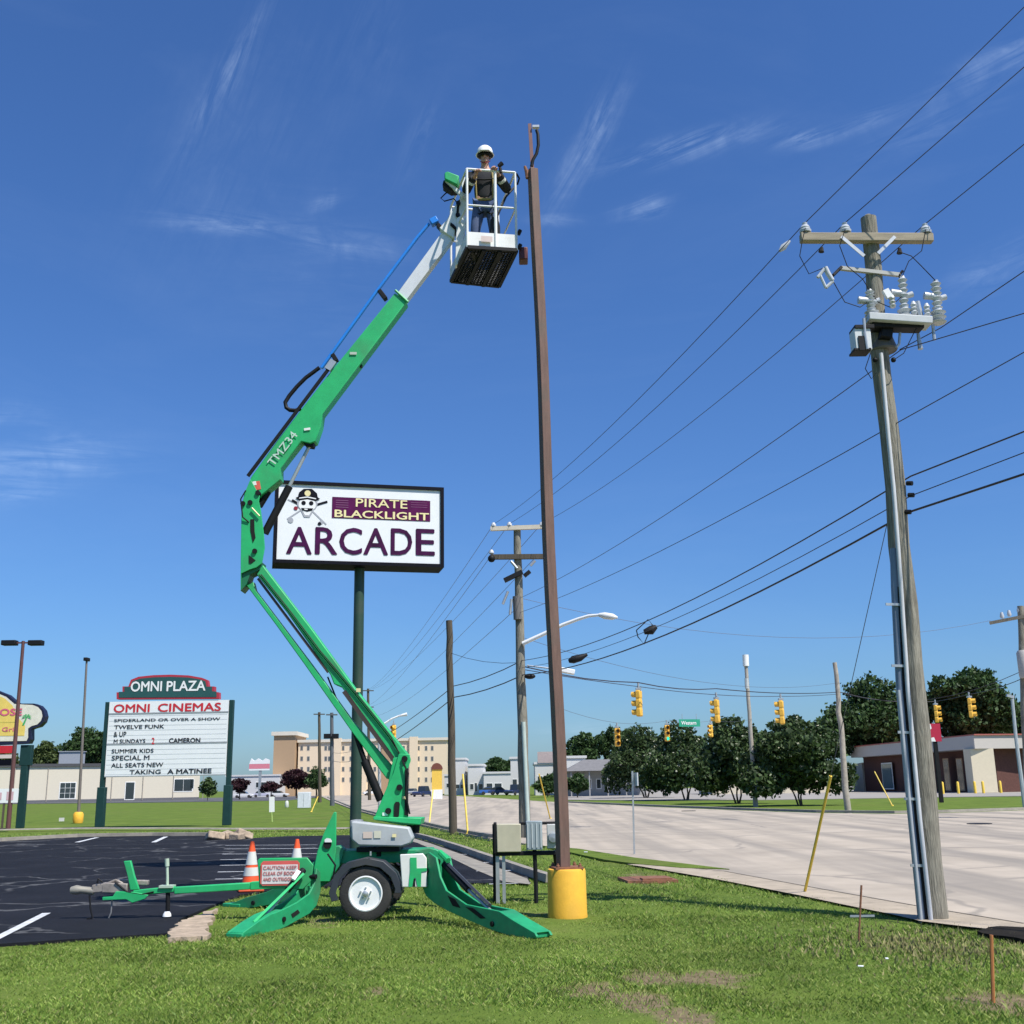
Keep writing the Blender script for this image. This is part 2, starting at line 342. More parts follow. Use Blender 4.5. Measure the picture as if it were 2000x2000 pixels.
def road_mat():
    m = mat('worn_concrete_road', (.42, .36, .285), .9, var=.2, vs=.5, bump=.25, bs=60, spec=.2)
    nt = m.node_tree; N = nt.nodes.new; L = nt.links.new; b = nt.nodes['Principled BSDF']; tc = N('ShaderNodeTexCoord')
    mp = N('ShaderNodeMapping'); mp.inputs['Rotation'].default_value = (0, 0, R(-13)); mp.inputs['Scale'].default_value = (1.0, .045, 1); L(tc.outputs['Object'], mp.inputs[0])
    n = N('ShaderNodeTexNoise'); n.inputs['Scale'].default_value = .9; n.inputs['Detail'].default_value = 5; L(mp.outputs[0], n.inputs['Vector'])
    r = N('ShaderNodeMapRange'); r.inputs[1].default_value = .42; r.inputs[2].default_value = .64; r.inputs[4].default_value = .62; L(n.outputs[0], r.inputs[0])
    # tar-sealed seams and cracks
    w = N('ShaderNodeTexNoise'); w.inputs['Scale'].default_value = .8; w.inputs['Detail'].default_value = 7; L(tc.outputs['Object'], w.inputs['Vector'])
    ad = N('ShaderNodeVectorMath'); ad.operation = 'MULTIPLY_ADD'; L(w.outputs['Color'], ad.inputs[0]); ad.inputs[1].default_value = (1.2, 1.2, 0); L(tc.outputs['Object'], ad.inputs[2])
    v = N('ShaderNodeTexVoronoi'); v.feature = 'DISTANCE_TO_EDGE'; v.inputs['Scale'].default_value = .13; L(ad.outputs[0], v.inputs['Vector'])
    r2 = N('ShaderNodeMapRange'); r2.inputs[1].default_value = .004; r2.inputs[2].default_value = .014; r2.inputs[3].default_value = .55; r2.inputs[4].default_value = 0; L(v.outputs['Distance'], r2.inputs[0])
    mxm = N('ShaderNodeMath'); mxm.operation = 'MAXIMUM'; L(r.outputs[0], mxm.inputs[0]); L(r2.outputs[0], mxm.inputs[1])
    mx = N('ShaderNodeMix'); mx.data_type = 'RGBA'; old = b.inputs['Base Color'].links[0].from_socket; L(mxm.outputs[0], mx.inputs[0]); L(old, mx.inputs[6]); mx.inputs[7].default_value = (.19, .175, .155, 1)
    L(mx.outputs[2], b.inputs['Base Color']); return m
ROAD = road_mat()
def line_px(mb, a, b, w, z=.04):
    a = G(*a, z); b = G(*b, z); d = (b-a).normalized(); n = V(-d.y, d.x, 0)*w/2
    mb.add([a-n, b-n, b+n, a+n], [(0, 1, 2, 3)])
# road outline (world points), from the photo's kerb lines
near = [(628, 1556), (650, 1566), (690, 1581), (740, 1594), (800, 1606), (870, 1622), (960, 1640), (1060, 1655), (1130, 1664), (1180, 1676), (1222, 1688), (1300, 1701), (1400, 1718), (1480, 1733), (1560, 1749), (1650, 1768), (1740, 1786), (1800, 1800), (1900, 1812), (2000, 1822)]
farr = [(2000, 1584), (1850, 1589), (1750, 1591), (1600, 1589), (1450, 1584), (1300, 1578), (1160, 1571), (1050, 1565), (920, 1556), (800, 1551.5), (700, 1549), (628, 1547.5)]
nearW = [G(*p) for p in near]; farW = [G(*p) for p in farr]
d_end = (nearW[-1]-nearW[-3]).normalized(); d_road = (nearW[4]-nearW[2]).normalized()
ext_near = [nearW[-1]+d_end*6, nearW[-1]+d_end*6+V(6, -22, 0), V(60, -22, 0), V(120, 30, 0)]
roadW = [(p.x, p.y) for p in nearW] + [(p.x, p.y) for p in ext_near] + [(p.x, p.y) for p in farW]
lot_px = [(-60, 1856), (0, 1850), (120, 1842), (240, 1834), (330, 1829), (352, 1800), (420, 1771), (470, 1752), (560, 1738), (700, 1731), (850, 1730), (1036, 1727), (1030, 1716), (960, 1690), (900, 1668), (840, 1647), (790, 1632), (680, 1633), (560, 1635), (470, 1640), (440, 1634), (150, 1632), (0, 1640), (-60, 1645)]
lotW = [(G(*p).x, G(*p).y) for p in lot_px]
lotW = lotW[1:-1] + [(G(0, 1640).x-25, G(0, 1640).y+1), (G(0, 1850).x-16, G(0, 1850).y-1.2)]
# ground sheet to the horizon
MB().add([(-4000, -400, -.06), (4000, -400, -.06), (4000, 7000, -.06), (-4000, 7000, -.06)], [(0, 1, 2, 3)]).build('ground', LAWN, kind='structure', smooth=False)
# near lawn: fine mesh with gentle lumps and bare earth patches
def bnoise(x, y, s, o=0): return noise.noise(Vector((x*s, y*s, o)))
patches_dirt = []    # (cx, cy, ax, ay, angle, strength)
def dirtpatch(pxs, py0, py1, st):
    (x0, x1) = pxs; a = G(x0, (py0+py1)/2); b = G(x1, (py0+py1)/2); t = G((x0+x1)/2, py0); u = G((x0+x1)/2, py1)
    patches_dirt.append(((a.x+b.x)/2, (t.y+u.y)/2, (b.x-a.x)/2*1.15, abs(t.y-u.y)/2*1.3, 0, st))
for (xs, a, b, st) in [((1215, 1330), 1893, 1925, 1), ((1290, 1470), 1895, 1925, .9), ((1090, 1230), 1918, 1948, .9), ((1180, 1310), 1935, 1975, 1), ((1270, 1400), 1965, 2010, 1), ((700, 755), 1922, 1950, .7),
                       ((1860, 2080), 1934, 1985, 1), ((1720, 1940), 1812, 1915, .52), ((1040, 1085), 1880, 1905, .4), ((1560, 1620), 1810, 1830, .3), ((1900, 2100), 1830, 1900, .45), ((900, 1030), 1795, 1832, .45), ((460, 640), 1800, 1850, .25), ((1210, 1322), 1706, 1726, .8), ((560, 700), 1790, 1815, .6), ((1000, 1100), 1775, 1800, .4), ((1520, 1600), 1895, 1925, .35), ((300, 420), 1830, 1850, .5)]:
    dirtpatch(xs, a, b, st)
def dirt_at(x, y):
    v = np.zeros_like(x)
    for (cx, cy, ax, ay, an, st) in patches_dirt:
        v = np.maximum(v, st*np.exp(-(((x-cx)/ax)**2+((y-cy)/ay)**2)*1.0))
    return v
gx = np.arange(-13, 13.01, .1); gy = np.arange(5.0, 32.01, .1)
X, Y = np.meshgrid(gx, gy); xf = X.ravel(); yf = Y.ravel()
nz = np.array([noise.fractal(Vector((a*.9, b*.9, 0)), 1, 2, 4) for a, b in zip(xf, yf)])
nz2 = np.array([noise.fractal(Vector((a*5, b*5, 3)), 1, 2, 4) for a, b in zip(xf, yf)])
dd = dirt_at(xf, yf)
dirt = np.clip((dd + nz2*.35 - .33)*3.2, 0, 1)*np.clip(dd*6, 0, 1)
zz = nz*.018 - dirt*.012 + nz2*.004
nxx = len(gx); nyy = len(gy)
idx = np.arange(nxx*nyy).reshape(nyy, nxx)
faces = np.stack([idx[:-1, :-1], idx[:-1, 1:], idx[1:, 1:], idx[1:, :-1]], -1).reshape(-1, 4)
me = bpy.data.meshes.new('lawn'); me.from_pydata(np.stack([xf, yf, zz], 1).tolist(), [], faces.tolist()); me.shade_smooth()
at = me.attributes.new('dirt', 'FLOAT', 'POINT'); at.data.foreach_set('value', dirt.astype(np.float32))
me.materials.append(LAWN); lo = bpy.data.objects.new('lawn', me); COL.objects.link(lo); meta(lo, kind='structure')
mb = MB(); mb.prism([V(x, y, .03) for x, y in roadW], (0, 0, -.12)); mb.build('road', ROAD, kind='structure', smooth=False)
mb = MB(); mb.prism([V(x, y, .035) for x, y in lotW], (0, 0, -.12)); mb.build('parking_lot', ASPH, kind='structure', smooth=False)
# thin grass tongue between road and pavement
tongue = [(1060, 1655), (1130, 1661), (1240, 1679), (1330, 1690), (1425, 1702), (1330, 1699), (1240, 1691), (1180, 1683), (1130, 1672)]
tongueW = [(G(*p).x, G(*p).y) for p in tongue]
mb = MB(); mb.prism([V(x, y, .045) for x, y in tongueW], (0, 0, -.03)); mb.build('grass_verge', LAWN, kind='structure', smooth=False)
mb = MB(); mb.add([G(x, y, .036) for x, y in [(1225, 1687.5), (1300, 1690), (1414, 1701), (1600, 1735), (1792, 1769), (2000, 1803), (2000, 1821), (1900, 1811), (1800, 1799), (1740, 1785), (1650, 1767), (1560, 1748), (1400, 1717), (1300, 1700)]], [list(range(14))])
mb.build('pavement', mat('sandy_concrete', (.39, .325, .24), .95, var=.25, vs=2, bump=.5, bs=30, dirt=.3), kind='structure', smooth=False)
mb = MB(); jl = [(1330, 1693.5), (1414, 1701), (1600, 1735), (1792, 1769), (2000, 1803)]
for q in range(4): line_px(mb, jl[q], jl[q+1], .03, .040)
mb.build('kerb_joint', mat('dark_joint', (.10, .085, .065), .95, var=.4, vs=4), kind='structure', smooth=False)
# markings
def strip(mb, pxs, z, w=None):
    pts = [G(x, y, z) for x, y in pxs]; mb.add(pts, [list(range(len(pts)))])
wmark = mat('worn_white_line_paint', (.55, .56, .56), .8, var=.3, vs=5)
wmark2 = mat('faded_line_paint', (.50, .51, .52), .8, var=.5, vs=2.5)
mb = MB(); line_px(mb, (-40, 1849), (91, 1783), .11); line_px(mb, (150, 1645), (190, 1635.5), .16); line_px(mb, (300, 1645), (324, 1634), .16)
line_px(mb, (955, 1726.5), (1036, 1724), .08)
mb.build('stall_markings', wmark, kind='structure', smooth=False)
mb = MB()
for y0, xa, xb in [(1650, 440, 620), (1657, 438, 640), (1667, 434, 640), (1678, 430, 500), (1689, 430, 500), (1702, 425, 480), (1716, 420, 478), (1668, 890, 925), (1684, 915, 965), (1700, 930, 1000)]:
    line_px(mb, (xa, y0+1), (xb, y0), .11)
mb.build('hatched_markings', wmark2, kind='structure', smooth=False)
# concrete gutter apron beside kerb, and worn concrete patch
mb = MB(); pts = [(790, 1632), (840, 1647), (900, 1668), (960, 1690), (1030, 1716), (1036, 1727), (985, 1722), (925, 1697), (870, 1670), (815, 1646), (770, 1634)]
mb.add([G(x, y, .042) for x, y in pts], [list(range(len(pts)))]); mb.build('gutter', kerbm, kind='structure', smooth=False)
def rough_poly(pts, k=5, amp=.06):
    out = []
    for i in range(len(pts)):
        a = pts[i]; b = pts[(i+1) % len(pts)]
        for j in range(k):
            p = a.lerp(b, j/k); out.append(p+V(random.uniform(-amp, amp), random.uniform(-amp, amp), 0))
    return out
mb = MB(); pts = [G(x, y, .05) for x, y in [(332, 1831), (338, 1812), (356, 1798), (388, 1786), (420, 1774), (422, 1780), (412, 1795), (404, 1828)]]
mb.prism(rough_poly(pts, 8, .045), (0, 0, -.08)); mb.build('concrete_patch', pinkcon, kind='structure', smooth=False)
# kerbs (real steps)
def kerb(name, line, w=.15, h=.13, z0=.03, world=False):
    pts = [G(*p) for p in line] if not world else line; mb = MB(); n = len(pts); vs = []
    for i, p in enumerate(pts):
        d = (pts[min(i+1, n-1)]-pts[max(i-1, 0)]).normalized(); s = V(-d.y, d.x, 0)*w/2
        vs += [V(p.x-s.x, p.y-s.y, z0), V(p.x-s.x*.85, p.y-s.y*.85, z0+h), V(p.x+s.x*.85, p.y+s.y*.85, z0+h), V(p.x+s.x, p.y+s.y, z0)]
    fs = []
    for i in range(n-1):
        a = i*4; fs += [(a+j, a+j+1, a+5+j, a+4+j) for j in range(3)]
    fs += [(0, 3, 2, 1), ((n-1)*4, (n-1)*4+1, (n-1)*4+2, (n-1)*4+3)]
    return mb.add(vs, fs).build(name, kerbm, kind='structure', smooth=False)
kerb('kerb', [(785, 1629), (840, 1644), (900, 1664), (965, 1688), (1030, 1712), (1075, 1727)], .16, .13)
kerb('kerb', [(-60, 1624), (150, 1620), (300, 1620), (440, 1621), (600, 1621), (680, 1620)], .5, .05)
kerb('kerb', [(-60, 1651), (0, 1645), (150, 1636.5), (300, 1634), (430, 1634)], .2, .12)
kerb('kerb', [(640, 1558), (690, 1579), (740, 1592), (800, 1604), (870, 1620), (960, 1638)], .2, .10)
kerb('kerb', [(1100, 1567.5), (1160, 1570.5), (1300, 1577), (1450, 1583), (1600, 1588), (1750, 1590), (1850, 1588), (2000, 1583), (2060, 1580)], .4, .12)
# sidewalk strip between grass field and the lot's far edge is grass; service road, far lots
struct('service_road', [[(-80, 1563.5), (300, 1560.5), (620, 1554), (628, 1556.5), (560, 1563), (300, 1567), (-80, 1571)]], .0, mat('grey_asphalt', (.09, .09, .095), .85, var=.2, vs=.5))
struct('far_parking_lot', [[(1090, 1562), (1200, 1562.5), (1350, 1562.5), (1480, 1562), (1620, 1560), (1800, 1557), (2080, 1553), (2080, 1526), (1800, 1531), (1500, 1536), (1300, 1540), (1100, 1544)]], .0, mat('pale_far_asphalt', (.30, .275, .24), .9, var=.15, vs=.3))
# catch-basin on the lawn and flat near-black patch by the right-hand edge
c = G(1264, 1717, .03)
mb = MB(); mb.box((c.x, c.y, .02), (.85, .9, .05), .1); mb.box((c.x+.12, c.y-.25, .055), (.5, .25, .03), .1)
meta(mb.build('manhole_cover', rust, origin=(c.x, c.y, 0)), 'rusty square utility cover set in the grass near the road', 'manhole cover')
a = G(1905, 1815, .03); b_ = G(2040, 1838, .03)
mb = MB(); pts = [G(x, y, .052) for x, y in [(1908, 1818), (1950, 1808), (2040, 1812), (2100, 1822), (2100, 1842), (2000, 1834), (1940, 1826)]]
mb.prism(rough_poly(pts, 4, .03), (0, 0, -.05)); meta(mb.build('dark_edge_patch', mat('near_black_matte', (.018, .015, .011), .95, var=.5, spec=.1), origin=pts[0], smooth=False), 'flat near-black patch at the grass edge by the right margin', 'drain')
for i, (x, y) in enumerate([(1345, 1584), (1913, 1609)]):
    c = G(x, y, .035)
    # small dark covers in the road surface
    mb = MB(); mb.lathe((c.x, c.y, .03), [(.42, 0), (.42, .02), (.36, .024)], n=20)
    meta(mb.build('road_cover', black, origin=(c.x, c.y, .03)), ['dark round cover in the far lane in front of the crape myrtles', 'dark round cover in the far lane right of the big wooden pole'][i], 'manhole cover', 'round covers in the road')
# ------------------------------------------------------------------ grass blades
def blade_field(n, ymin, ymax, hmin, hmax, wid, name, label, pw=1.0, extra=None):
    # sample uniformly over the visible wedge
    y = ymin + (ymax-ymin)*NR.random(n)**pw; xm = y*.50+.8; x = (NR.random(n)*2-1)*xm
    keep = np.ones(n, bool)
    for poly in (roadW, lotW): keep &= ~inpoly(x, y, poly)
    keep |= inpoly(x, y, tongueW)
    pad = [(p[0], p[1]) for p in [(G(a, b).x, G(a, b).y) for a, b in [(330, 1830), (350, 1798), (425, 1770), (420, 1790), (410, 1824)]]]
    keep &= ~inpoly(x, y, pad)
    d = dirt_at(x, y); cl = np.array([noise.fractal(Vector((a*.8, b*.8, 5)), 1, 2, 3) for a, b in zip(x, y)])
    nn = np.array([noise.fractal(Vector((a*5, b*5, 3)), 1, 2, 4) for a, b in zip(x, y)])
    dm = np.clip((d+nn*.35-.33)*3.2, 0, 1)*np.clip(d*6, 0, 1)
    keep &= (NR.random(n) > dm*.84); keep &= (NR.random(n) < .78+cl*.5)
    x, y, cl = x[keep], y[keep], cl[keep]; n = len(x)
    h = hmin+(hmax-hmin)*NR.random(n)**1.5*(1+cl*.7); a = NR.random(n)*2*np.pi; w = wid*(.7+.6*NR.random(n)); lean = h*(.25+.9*NR.random(n)); la = NR.random(n)*2*np.pi
    dx, dy = np.cos(a)*w/2, np.sin(a)*w/2; lx, ly = np.cos(la)*lean, np.sin(la)*lean
    z0 = np.full(n, -.01)
    v = np.zeros((n, 4, 3))
    v[:, 0] = np.stack([x-dx, y-dy, z0], 1); v[:, 1] = np.stack([x+dx, y+dy, z0], 1)
    v[:, 2] = np.stack([x+dx*.6+lx*.35, y+dy*.6+ly*.35, z0+h*.62], 1); v[:, 3] = np.stack([x+lx, y+ly, z0+h], 1)
    # quad base-base-mid-tip
    return np_mesh(name, v.reshape(-1, 3), 4, BLADE, label=label, cat='grass', kind='stuff')
def blade_mat():
    m = bpy.data.materials.new('grass_blade'); m.use_nodes = True; nt = m.node_tree; N = nt.nodes.new; L = nt.links.new; b = nt.nodes['Principled BSDF']
    g = N('ShaderNodeNewGeometry'); r = N('ShaderNodeValToRGB'); L(g.outputs['Random Per Island'], r.inputs[0]); e = r.color_ramp.elements
    e[0].color = (.112, .200, .030, 1); e[1].position = .97; e[1].color = (.34, .31, .13, 1)
    k = e.new(.35); k.color = (.175, .285, .043, 1); k = e.new(.7); k.color = (.28, .37, .068, 1); k = e.new(.93); k.color = (.37, .41, .125, 1)
    tc = N('ShaderNodeTexCoord'); n = N('ShaderNodeTexNoise'); n.inputs['Scale'].default_value = .7; n.inputs['Detail'].default_value = 4; L(tc.outputs['Object'], n.inputs['Vector'])
    mr = N('ShaderNodeMapRange'); mr.inputs[1].default_value = .3; mr.inputs[2].default_value = .7; mr.inputs[3].default_value = .70; mr.inputs[4].default_value = 1.25; L(n.outputs[0], mr.inputs[0])
    vm = N('ShaderNodeVectorMath'); vm.operation = 'SCALE'; L(r.outputs[0], vm.inputs[0]); L(mr.outputs[0], vm.inputs['Scale']); L(vm.outputs[0], b.inputs['Base Color'])
    b.inputs['Roughness'].default_value = .55; b.inputs['Specular IOR Level'].default_value = .3
    b.inputs['Transmission Weight'].default_value = 0
    tr = N('ShaderNodeBsdfTranslucent'); L(vm.outputs[0], tr.inputs[0]); ms = N('ShaderNodeMixShader'); ms.inputs[0].default_value = .25
    out = nt.nodes['Material Output']; L(b.outputs[0], ms.inputs[1]); L(tr.outputs[0], ms.inputs[2]); L(ms.outputs[0], out.inputs[0]); return m
BLADE = blade_mat()
blade_field(420000, 7.6, 14.5, .014, .042, .0070, 'grass', 'short green mown grass covering the lawn in the foreground')
blade_field(140000, 14.5, 24, .02, .055, .012, 'grass', 'green grass around and behind the lift towards the road')
blade_field(60000, 24, 48, .03, .07, .025, 'grass', 'green grass strip running back beside the road')
# taller weeds by the utility pole
def tufts(cx, cy, rx, ry, n, h, name, label):
    x = cx+NR.normal(size=n)*rx; y = cy+NR.normal(size=n)*ry; k = ~inpoly(x, y, roadW); x = x[k]; y = y[k]; n = len(x)
    hh = h*(.4+.8*NR.random(n)); a = NR.random(n)*6.28; la = NR.random(n)*6.28; w = .012; lean = hh*(.2+.5*NR.random(n)); v = np.zeros((n, 3, 3))
    v[:, 0] = np.stack([x-np.cos(a)*w, y-np.sin(a)*w, 0*x], 1); v[:, 1] = np.stack([x+np.cos(a)*w, y+np.sin(a)*w, 0*x], 1); v[:, 2] = np.stack([x+np.cos(la)*lean, y+np.sin(la)*lean, hh], 1)
    m = mat('dry_weed', (.22, .20, .08), .8, rand=.5, var=.2)
    return np_mesh(name, v.reshape(-1, 3), 3, m, label=label, cat='weeds', kind='stuff')
c = G(1830, 1850); tufts(c.x, c.y, .75, .8, 1800, .055, 'weeds', 'brownish taller weeds below the big utility pole')
# litter specks
for i, (x, y, s) in enumerate([(1681, 1887, .03), (1732, 1872, .028), (1144, 1664, .05)]):
    c = G(x, y, .06); mb = MB(); mb.box((0+c.x, c.y, c.z), (s*1.6, s, s*.4), random.random()*3)
    meta(mb.build('litter', bright, origin=c, bevel=.004), ['white scrap of litter in the grass left of the rusty stake', 'small white scrap of litter in the grass nearest the big pole', 'white scrap of litter on the verge by the brown pole'][i], 'litter')
# ================================================================== TREES
def leaf_mat(name, c, dark=.5):
    m = bpy.data.materials.new(name); m.use_nodes = True; nt = m.node_tree; N = nt.nodes.new; L = nt.links.new; b = nt.nodes['Principled BSDF']
    g = N('ShaderNodeNewGeometry'); r = N('ShaderNodeValToRGB'); L(g.outputs['Random Per Island'], r.inputs[0]); e = r.color_ramp.elements
    e[0].color = (*[k*dark for k in c], 1); e[1].color = (*[k*1.55 for k in c], 1); k = e.new(.6); k.color = (*c, 1)
    L(r.outputs[0], b.inputs['Base Color']); b.inputs['Roughness'].default_value = .6; b.inputs['Specular IOR Level'].default_value = .3
    tr = N('ShaderNodeBsdfTranslucent'); L(r.outputs[0], tr.inputs[0]); ms = N('ShaderNodeMixShader'); ms.inputs[0].default_value = .2
    out = nt.nodes['Material Output']; L(b.outputs[0], ms.inputs[1]); L(tr.outputs[0], ms.inputs[2]); L(ms.outputs[0], out.inputs[0]); return m
LM_dark = leaf_mat('dark_foliage', (.042, .082, .022)); LM_mid = leaf_mat('mid_foliage', (.055, .095, .025)); LM_lt = leaf_mat('light_foliage', (.085, .12, .035))
LM_crape = leaf_mat('crape_foliage', (.052, .086, .028), .55); LM_plum = leaf_mat('plum_foliage', (.040, .012, .016)); barkm = mat('bark', (.10, .075, .05), .9, var=.35, vs=6)
def crown_verts(blobs, n, leaf, fl=.0):
    n = int(n*1.6)
    tot = sum(b[3]*b[4]*b[5] for b in blobs); out = []
    for (cx, cy, cz, rx, ry, rz) in blobs:
        k = max(30, int(n*rx*ry*rz/tot)); d = NR.normal(size=(k, 3)); d /= np.linalg.norm(d, axis=1)[:, None]
        rad = .55+.45*NR.random(k)**.6; rad *= (1+.12*np.sin(d[:, 0]*7+cx)+.10*np.sin(d[:, 2]*9+cy*3)+.07*NR.normal(size=k))
        c = np.array([cx, cy, cz])+d*rad[:, None]*np.array([rx, ry, rz])
        u = NR.normal(size=(k, 3)); u /= np.linalg.norm(u, axis=1)[:, None]; w = np.cross(u, NR.normal(size=(k, 3))); w /= np.linalg.norm(w, axis=1)[:, None]
        s = leaf*(.5+.9*NR.random(k))[:, None]; v = np.stack([c-u*s*.6, c-w*s*.35, c+u*s*.6, c+w*s*.35], 1); out.append(v.reshape(-1, 3))
    return np.concatenate(out)
def tree(label, group, x0, x1, ytop, ycb, bx, by, n, leaf, lm, Y=None, name='tree', multi=1, nb=9, depth=.9, cat='tree', white=0, trunk_r=None):
    if Y is None: base = G(bx, by)
    else: base = P(bx, by, Y); base.z = min(base.z, 0) if base.z < .3 else 0
    Yb = base.y; L_ = P(x0, (ytop+ycb)/2, Yb); R_ = P(x1, (ytop+ycb)/2, Yb); T = P((x0+x1)/2, ytop, Yb).z; B = max(P((x0+x1)/2, ycb, Yb).z, .2)
    cx = (L_.x+R_.x)/2; w = (R_.x-L_.x)/2; h = (T-B)/2; cz = (T+B)/2
    t = thing(name, (base.x, Yb, 0), label, cat, group); mb = MB()
    r = trunk_r or (max(.06, h*.055) if multi == 1 else h*.026)
    for k in range(multi):
        a = 6.28*k/max(1, multi)+.5; off = .0 if multi == 1 else r*2.0
        p0 = V(base.x+math.cos(a)*off, Yb+math.sin(a)*off, -.05); p1 = V(base.x+(cx-base.x)*.4+math.cos(a)*off*3, Yb+math.sin(a)*off*3, B+h*.25); p2 = V(cx+math.cos(a)*w*.25, Yb+math.sin(a)*w*.25, cz+h*.2)
        mb.tube([p0, p0.lerp(p1, .5)+V(random.uniform(-.1, .1)*w*.3, 0, 0), p1, p2], [r, r*.8, r*.65, r*.3], 8)
        for j in range(4):
            q = p1.lerp(p2, .15*j); aa = random.uniform(0, 6.28); e = q+V(math.cos(aa)*w*.65, math.sin(aa)*w*.55, h*random.uniform(.15, .6)); mb.tube([q, q.lerp(e, .5)+V(0, 0, h*.12), e], [r*.45, r*.3, r*.12], 6)
    mb.build('trunk', barkm, t)
    blobs = [(cx, Yb, cz, w*.62, w*depth*.62, h*.72)]
    for i in range(nb):
        a = 6.28*i/nb+random.uniform(-.25, .25); e = random.uniform(-.65, .75); ce = math.sqrt(1-e*e*.7); s = random.uniform(.26, .44)
        s *= 1.12; blobs.append((cx+math.cos(a)*w*(1-s)*ce*1.08, Yb+math.sin(a)*w*depth*(1-s)*ce, cz+e*h*(1-s*.7), w*s*random.uniform(.8, 1.2), w*s*depth, h*s*random.uniform(.7, 1.0)))
    blobs.append((cx+w*random.uniform(-.2, .2), Yb, T-h*.33, w*.42, w*.42, h*.36))
    if multi > 1:
        for sx in (-.78, -.45, .45, .78): blobs.append((cx+w*sx, Yb+w*random.uniform(-.4, .4), B+h*random.uniform(.42, .62), w*.34, w*.34, h*.40))
    np_mesh('crown', crown_verts(blobs, n, leaf), 4, lm, parent=t)
    if white:
        np_mesh('pale_flecks', crown_verts(blobs, white, leaf*.7), 4, mat('pale_fleck', (.46, .46, .34), .7, rand=.3), parent=t)  # pale leaf-shaped flecks scattered through the crown
    return t
g = 'crape myrtles in a row on the strip across the road'
tree('leftmost crape myrtle of the row across the road, behind the thin sign post', g, 1180, 1322, 1418, 1556, 1262, 1558, 9000, .34, LM_crape, multi=3, white=340)
tree('second crape myrtle from the left in the row across the road', g, 1256, 1420, 1410, 1556, 1341, 1562, 9500, .32, LM_crape, multi=3, white=380)
tree('third crape myrtle, just left of the streetside pole with the white top', g, 1350, 1512, 1400, 1558, 1441, 1568, 9500, .30, LM_crape, multi=3, white=340)
tree('rightmost crape myrtle of the row, right of the pole with the white top', g, 1446, 1652, 1402, 1560, 1563, 1572, 13000, .29, LM_crape, multi=3, white=480)
tree('large rounded dark tree behind the left end of the brick building', None, 1588, 1800, 1322, 1495, 1700, 1546, 11000, .55, LM_dark, Y=165, nb=12)
tree('tall spreading dark tree rising over the brick building on the right', None, 1795, 1985, 1306, 1470, 1890, 1545, 12000, .55, LM_dark, Y=160, nb=12)
tree('grey-green tree at the right edge behind the brick building', None, 1945, 2060, 1370, 1470, 2010, 1545, 4500, .5, LM_mid, Y=170)
g = 'distant trees behind the shops across the road'
for lab, a in [('dense green tree behind the grey-roofed building, left part of the clump', (1098, 1178, 1432, 1512, 1140, 1545)), ('dense green tree behind the grey-roofed building, right part of the clump', (1160, 1240, 1421, 1515, 1205, 1545)), ('low far green tree line above the long white shop', (942, 1004, 1480, 1520, 970, 1543)), ('dark far tree between the clump and the crape myrtles', (1225, 1330, 1436, 1520, 1280, 1545))]:
    tree(lab, g, *a, 4200, .62, LM_dark, Y=260, nb=10)
g = 'trees behind the long cream building'
tree('pale olive tree behind the left half of the cream building', g, 46, 118, 1449, 1520, 84, 1560, 4200, .6, LM_lt, Y=262, nb=9)
tree('tall dark tree behind the cream building, left of the cinema sign', g, 112, 240, 1422, 1520, 170, 1560, 7000, .62, LM_dark, Y=266, nb=11)
tree('dark tree behind the cream building, hidden partly by the cinema sign', g, 195, 330, 1432, 1520, 260, 1560, 4000, .62, LM_dark, Y=270, nb=9)
tree('olive tree behind the yellow sign at the left edge', g, -60, 40, 1455, 1520, -10, 1560, 3500, .6, LM_lt, Y=262, nb=9)
g = 'dark plum-leaved trees near the hotel'
tree('low wide plum-leaved tree in front of the hotel, left of the arcade pole', g, 545, 612, 1502, 1546, 580, 1556, 4200, .34, LM_plum, name='plum_tree', Y=225, trunk_r=.2)
tree('dark green round tree beside the plum-leaved one in front of the hotel', g, 596, 640, 1504, 1547, 618, 1556, 2600, .34, LM_dark, Y=220, trunk_r=.2)
tree('small plum-leaved tree just right of the cinema sign post', g, 446, 492, 1520, 1552, 468, 1558, 2200, .30, LM_plum, name='plum_tree', Y=215, trunk_r=.15)
tree('small plum-leaved tree behind the white marker post', g, 506, 552, 1526, 1550, 530, 1557, 2000, .28, LM_plum, name='plum_tree', Y=210, trunk_r=.15)
tree('thin olive tree rising behind the plum trees before the hotel', g, 602, 636, 1496, 1530, 618, 1556, 900, .3, LM_mid, Y=235, trunk_r=.15)
tree('shrub beside the right end of the cream building', None, 388, 425, 1518, 1560, 405, 1562, 1500, .3, LM_mid, Y=205, name='shrub', cat='shrub', trunk_r=.08)
tree('dark bushy shrub in front of the grey-roofed building', None, 1106, 1150, 1510, 1560, 1128, 1565, 1900, .35, LM_dark, Y=150, name='shrub', cat='shrub', trunk_r=.08)
tree('dark clump of shrubs behind the second utility pole', None, 1040, 1105, 1512, 1562, 1070, 1565, 2600, .35, LM_dark, Y=165, name='shrub', cat='shrub', trunk_r=.08)
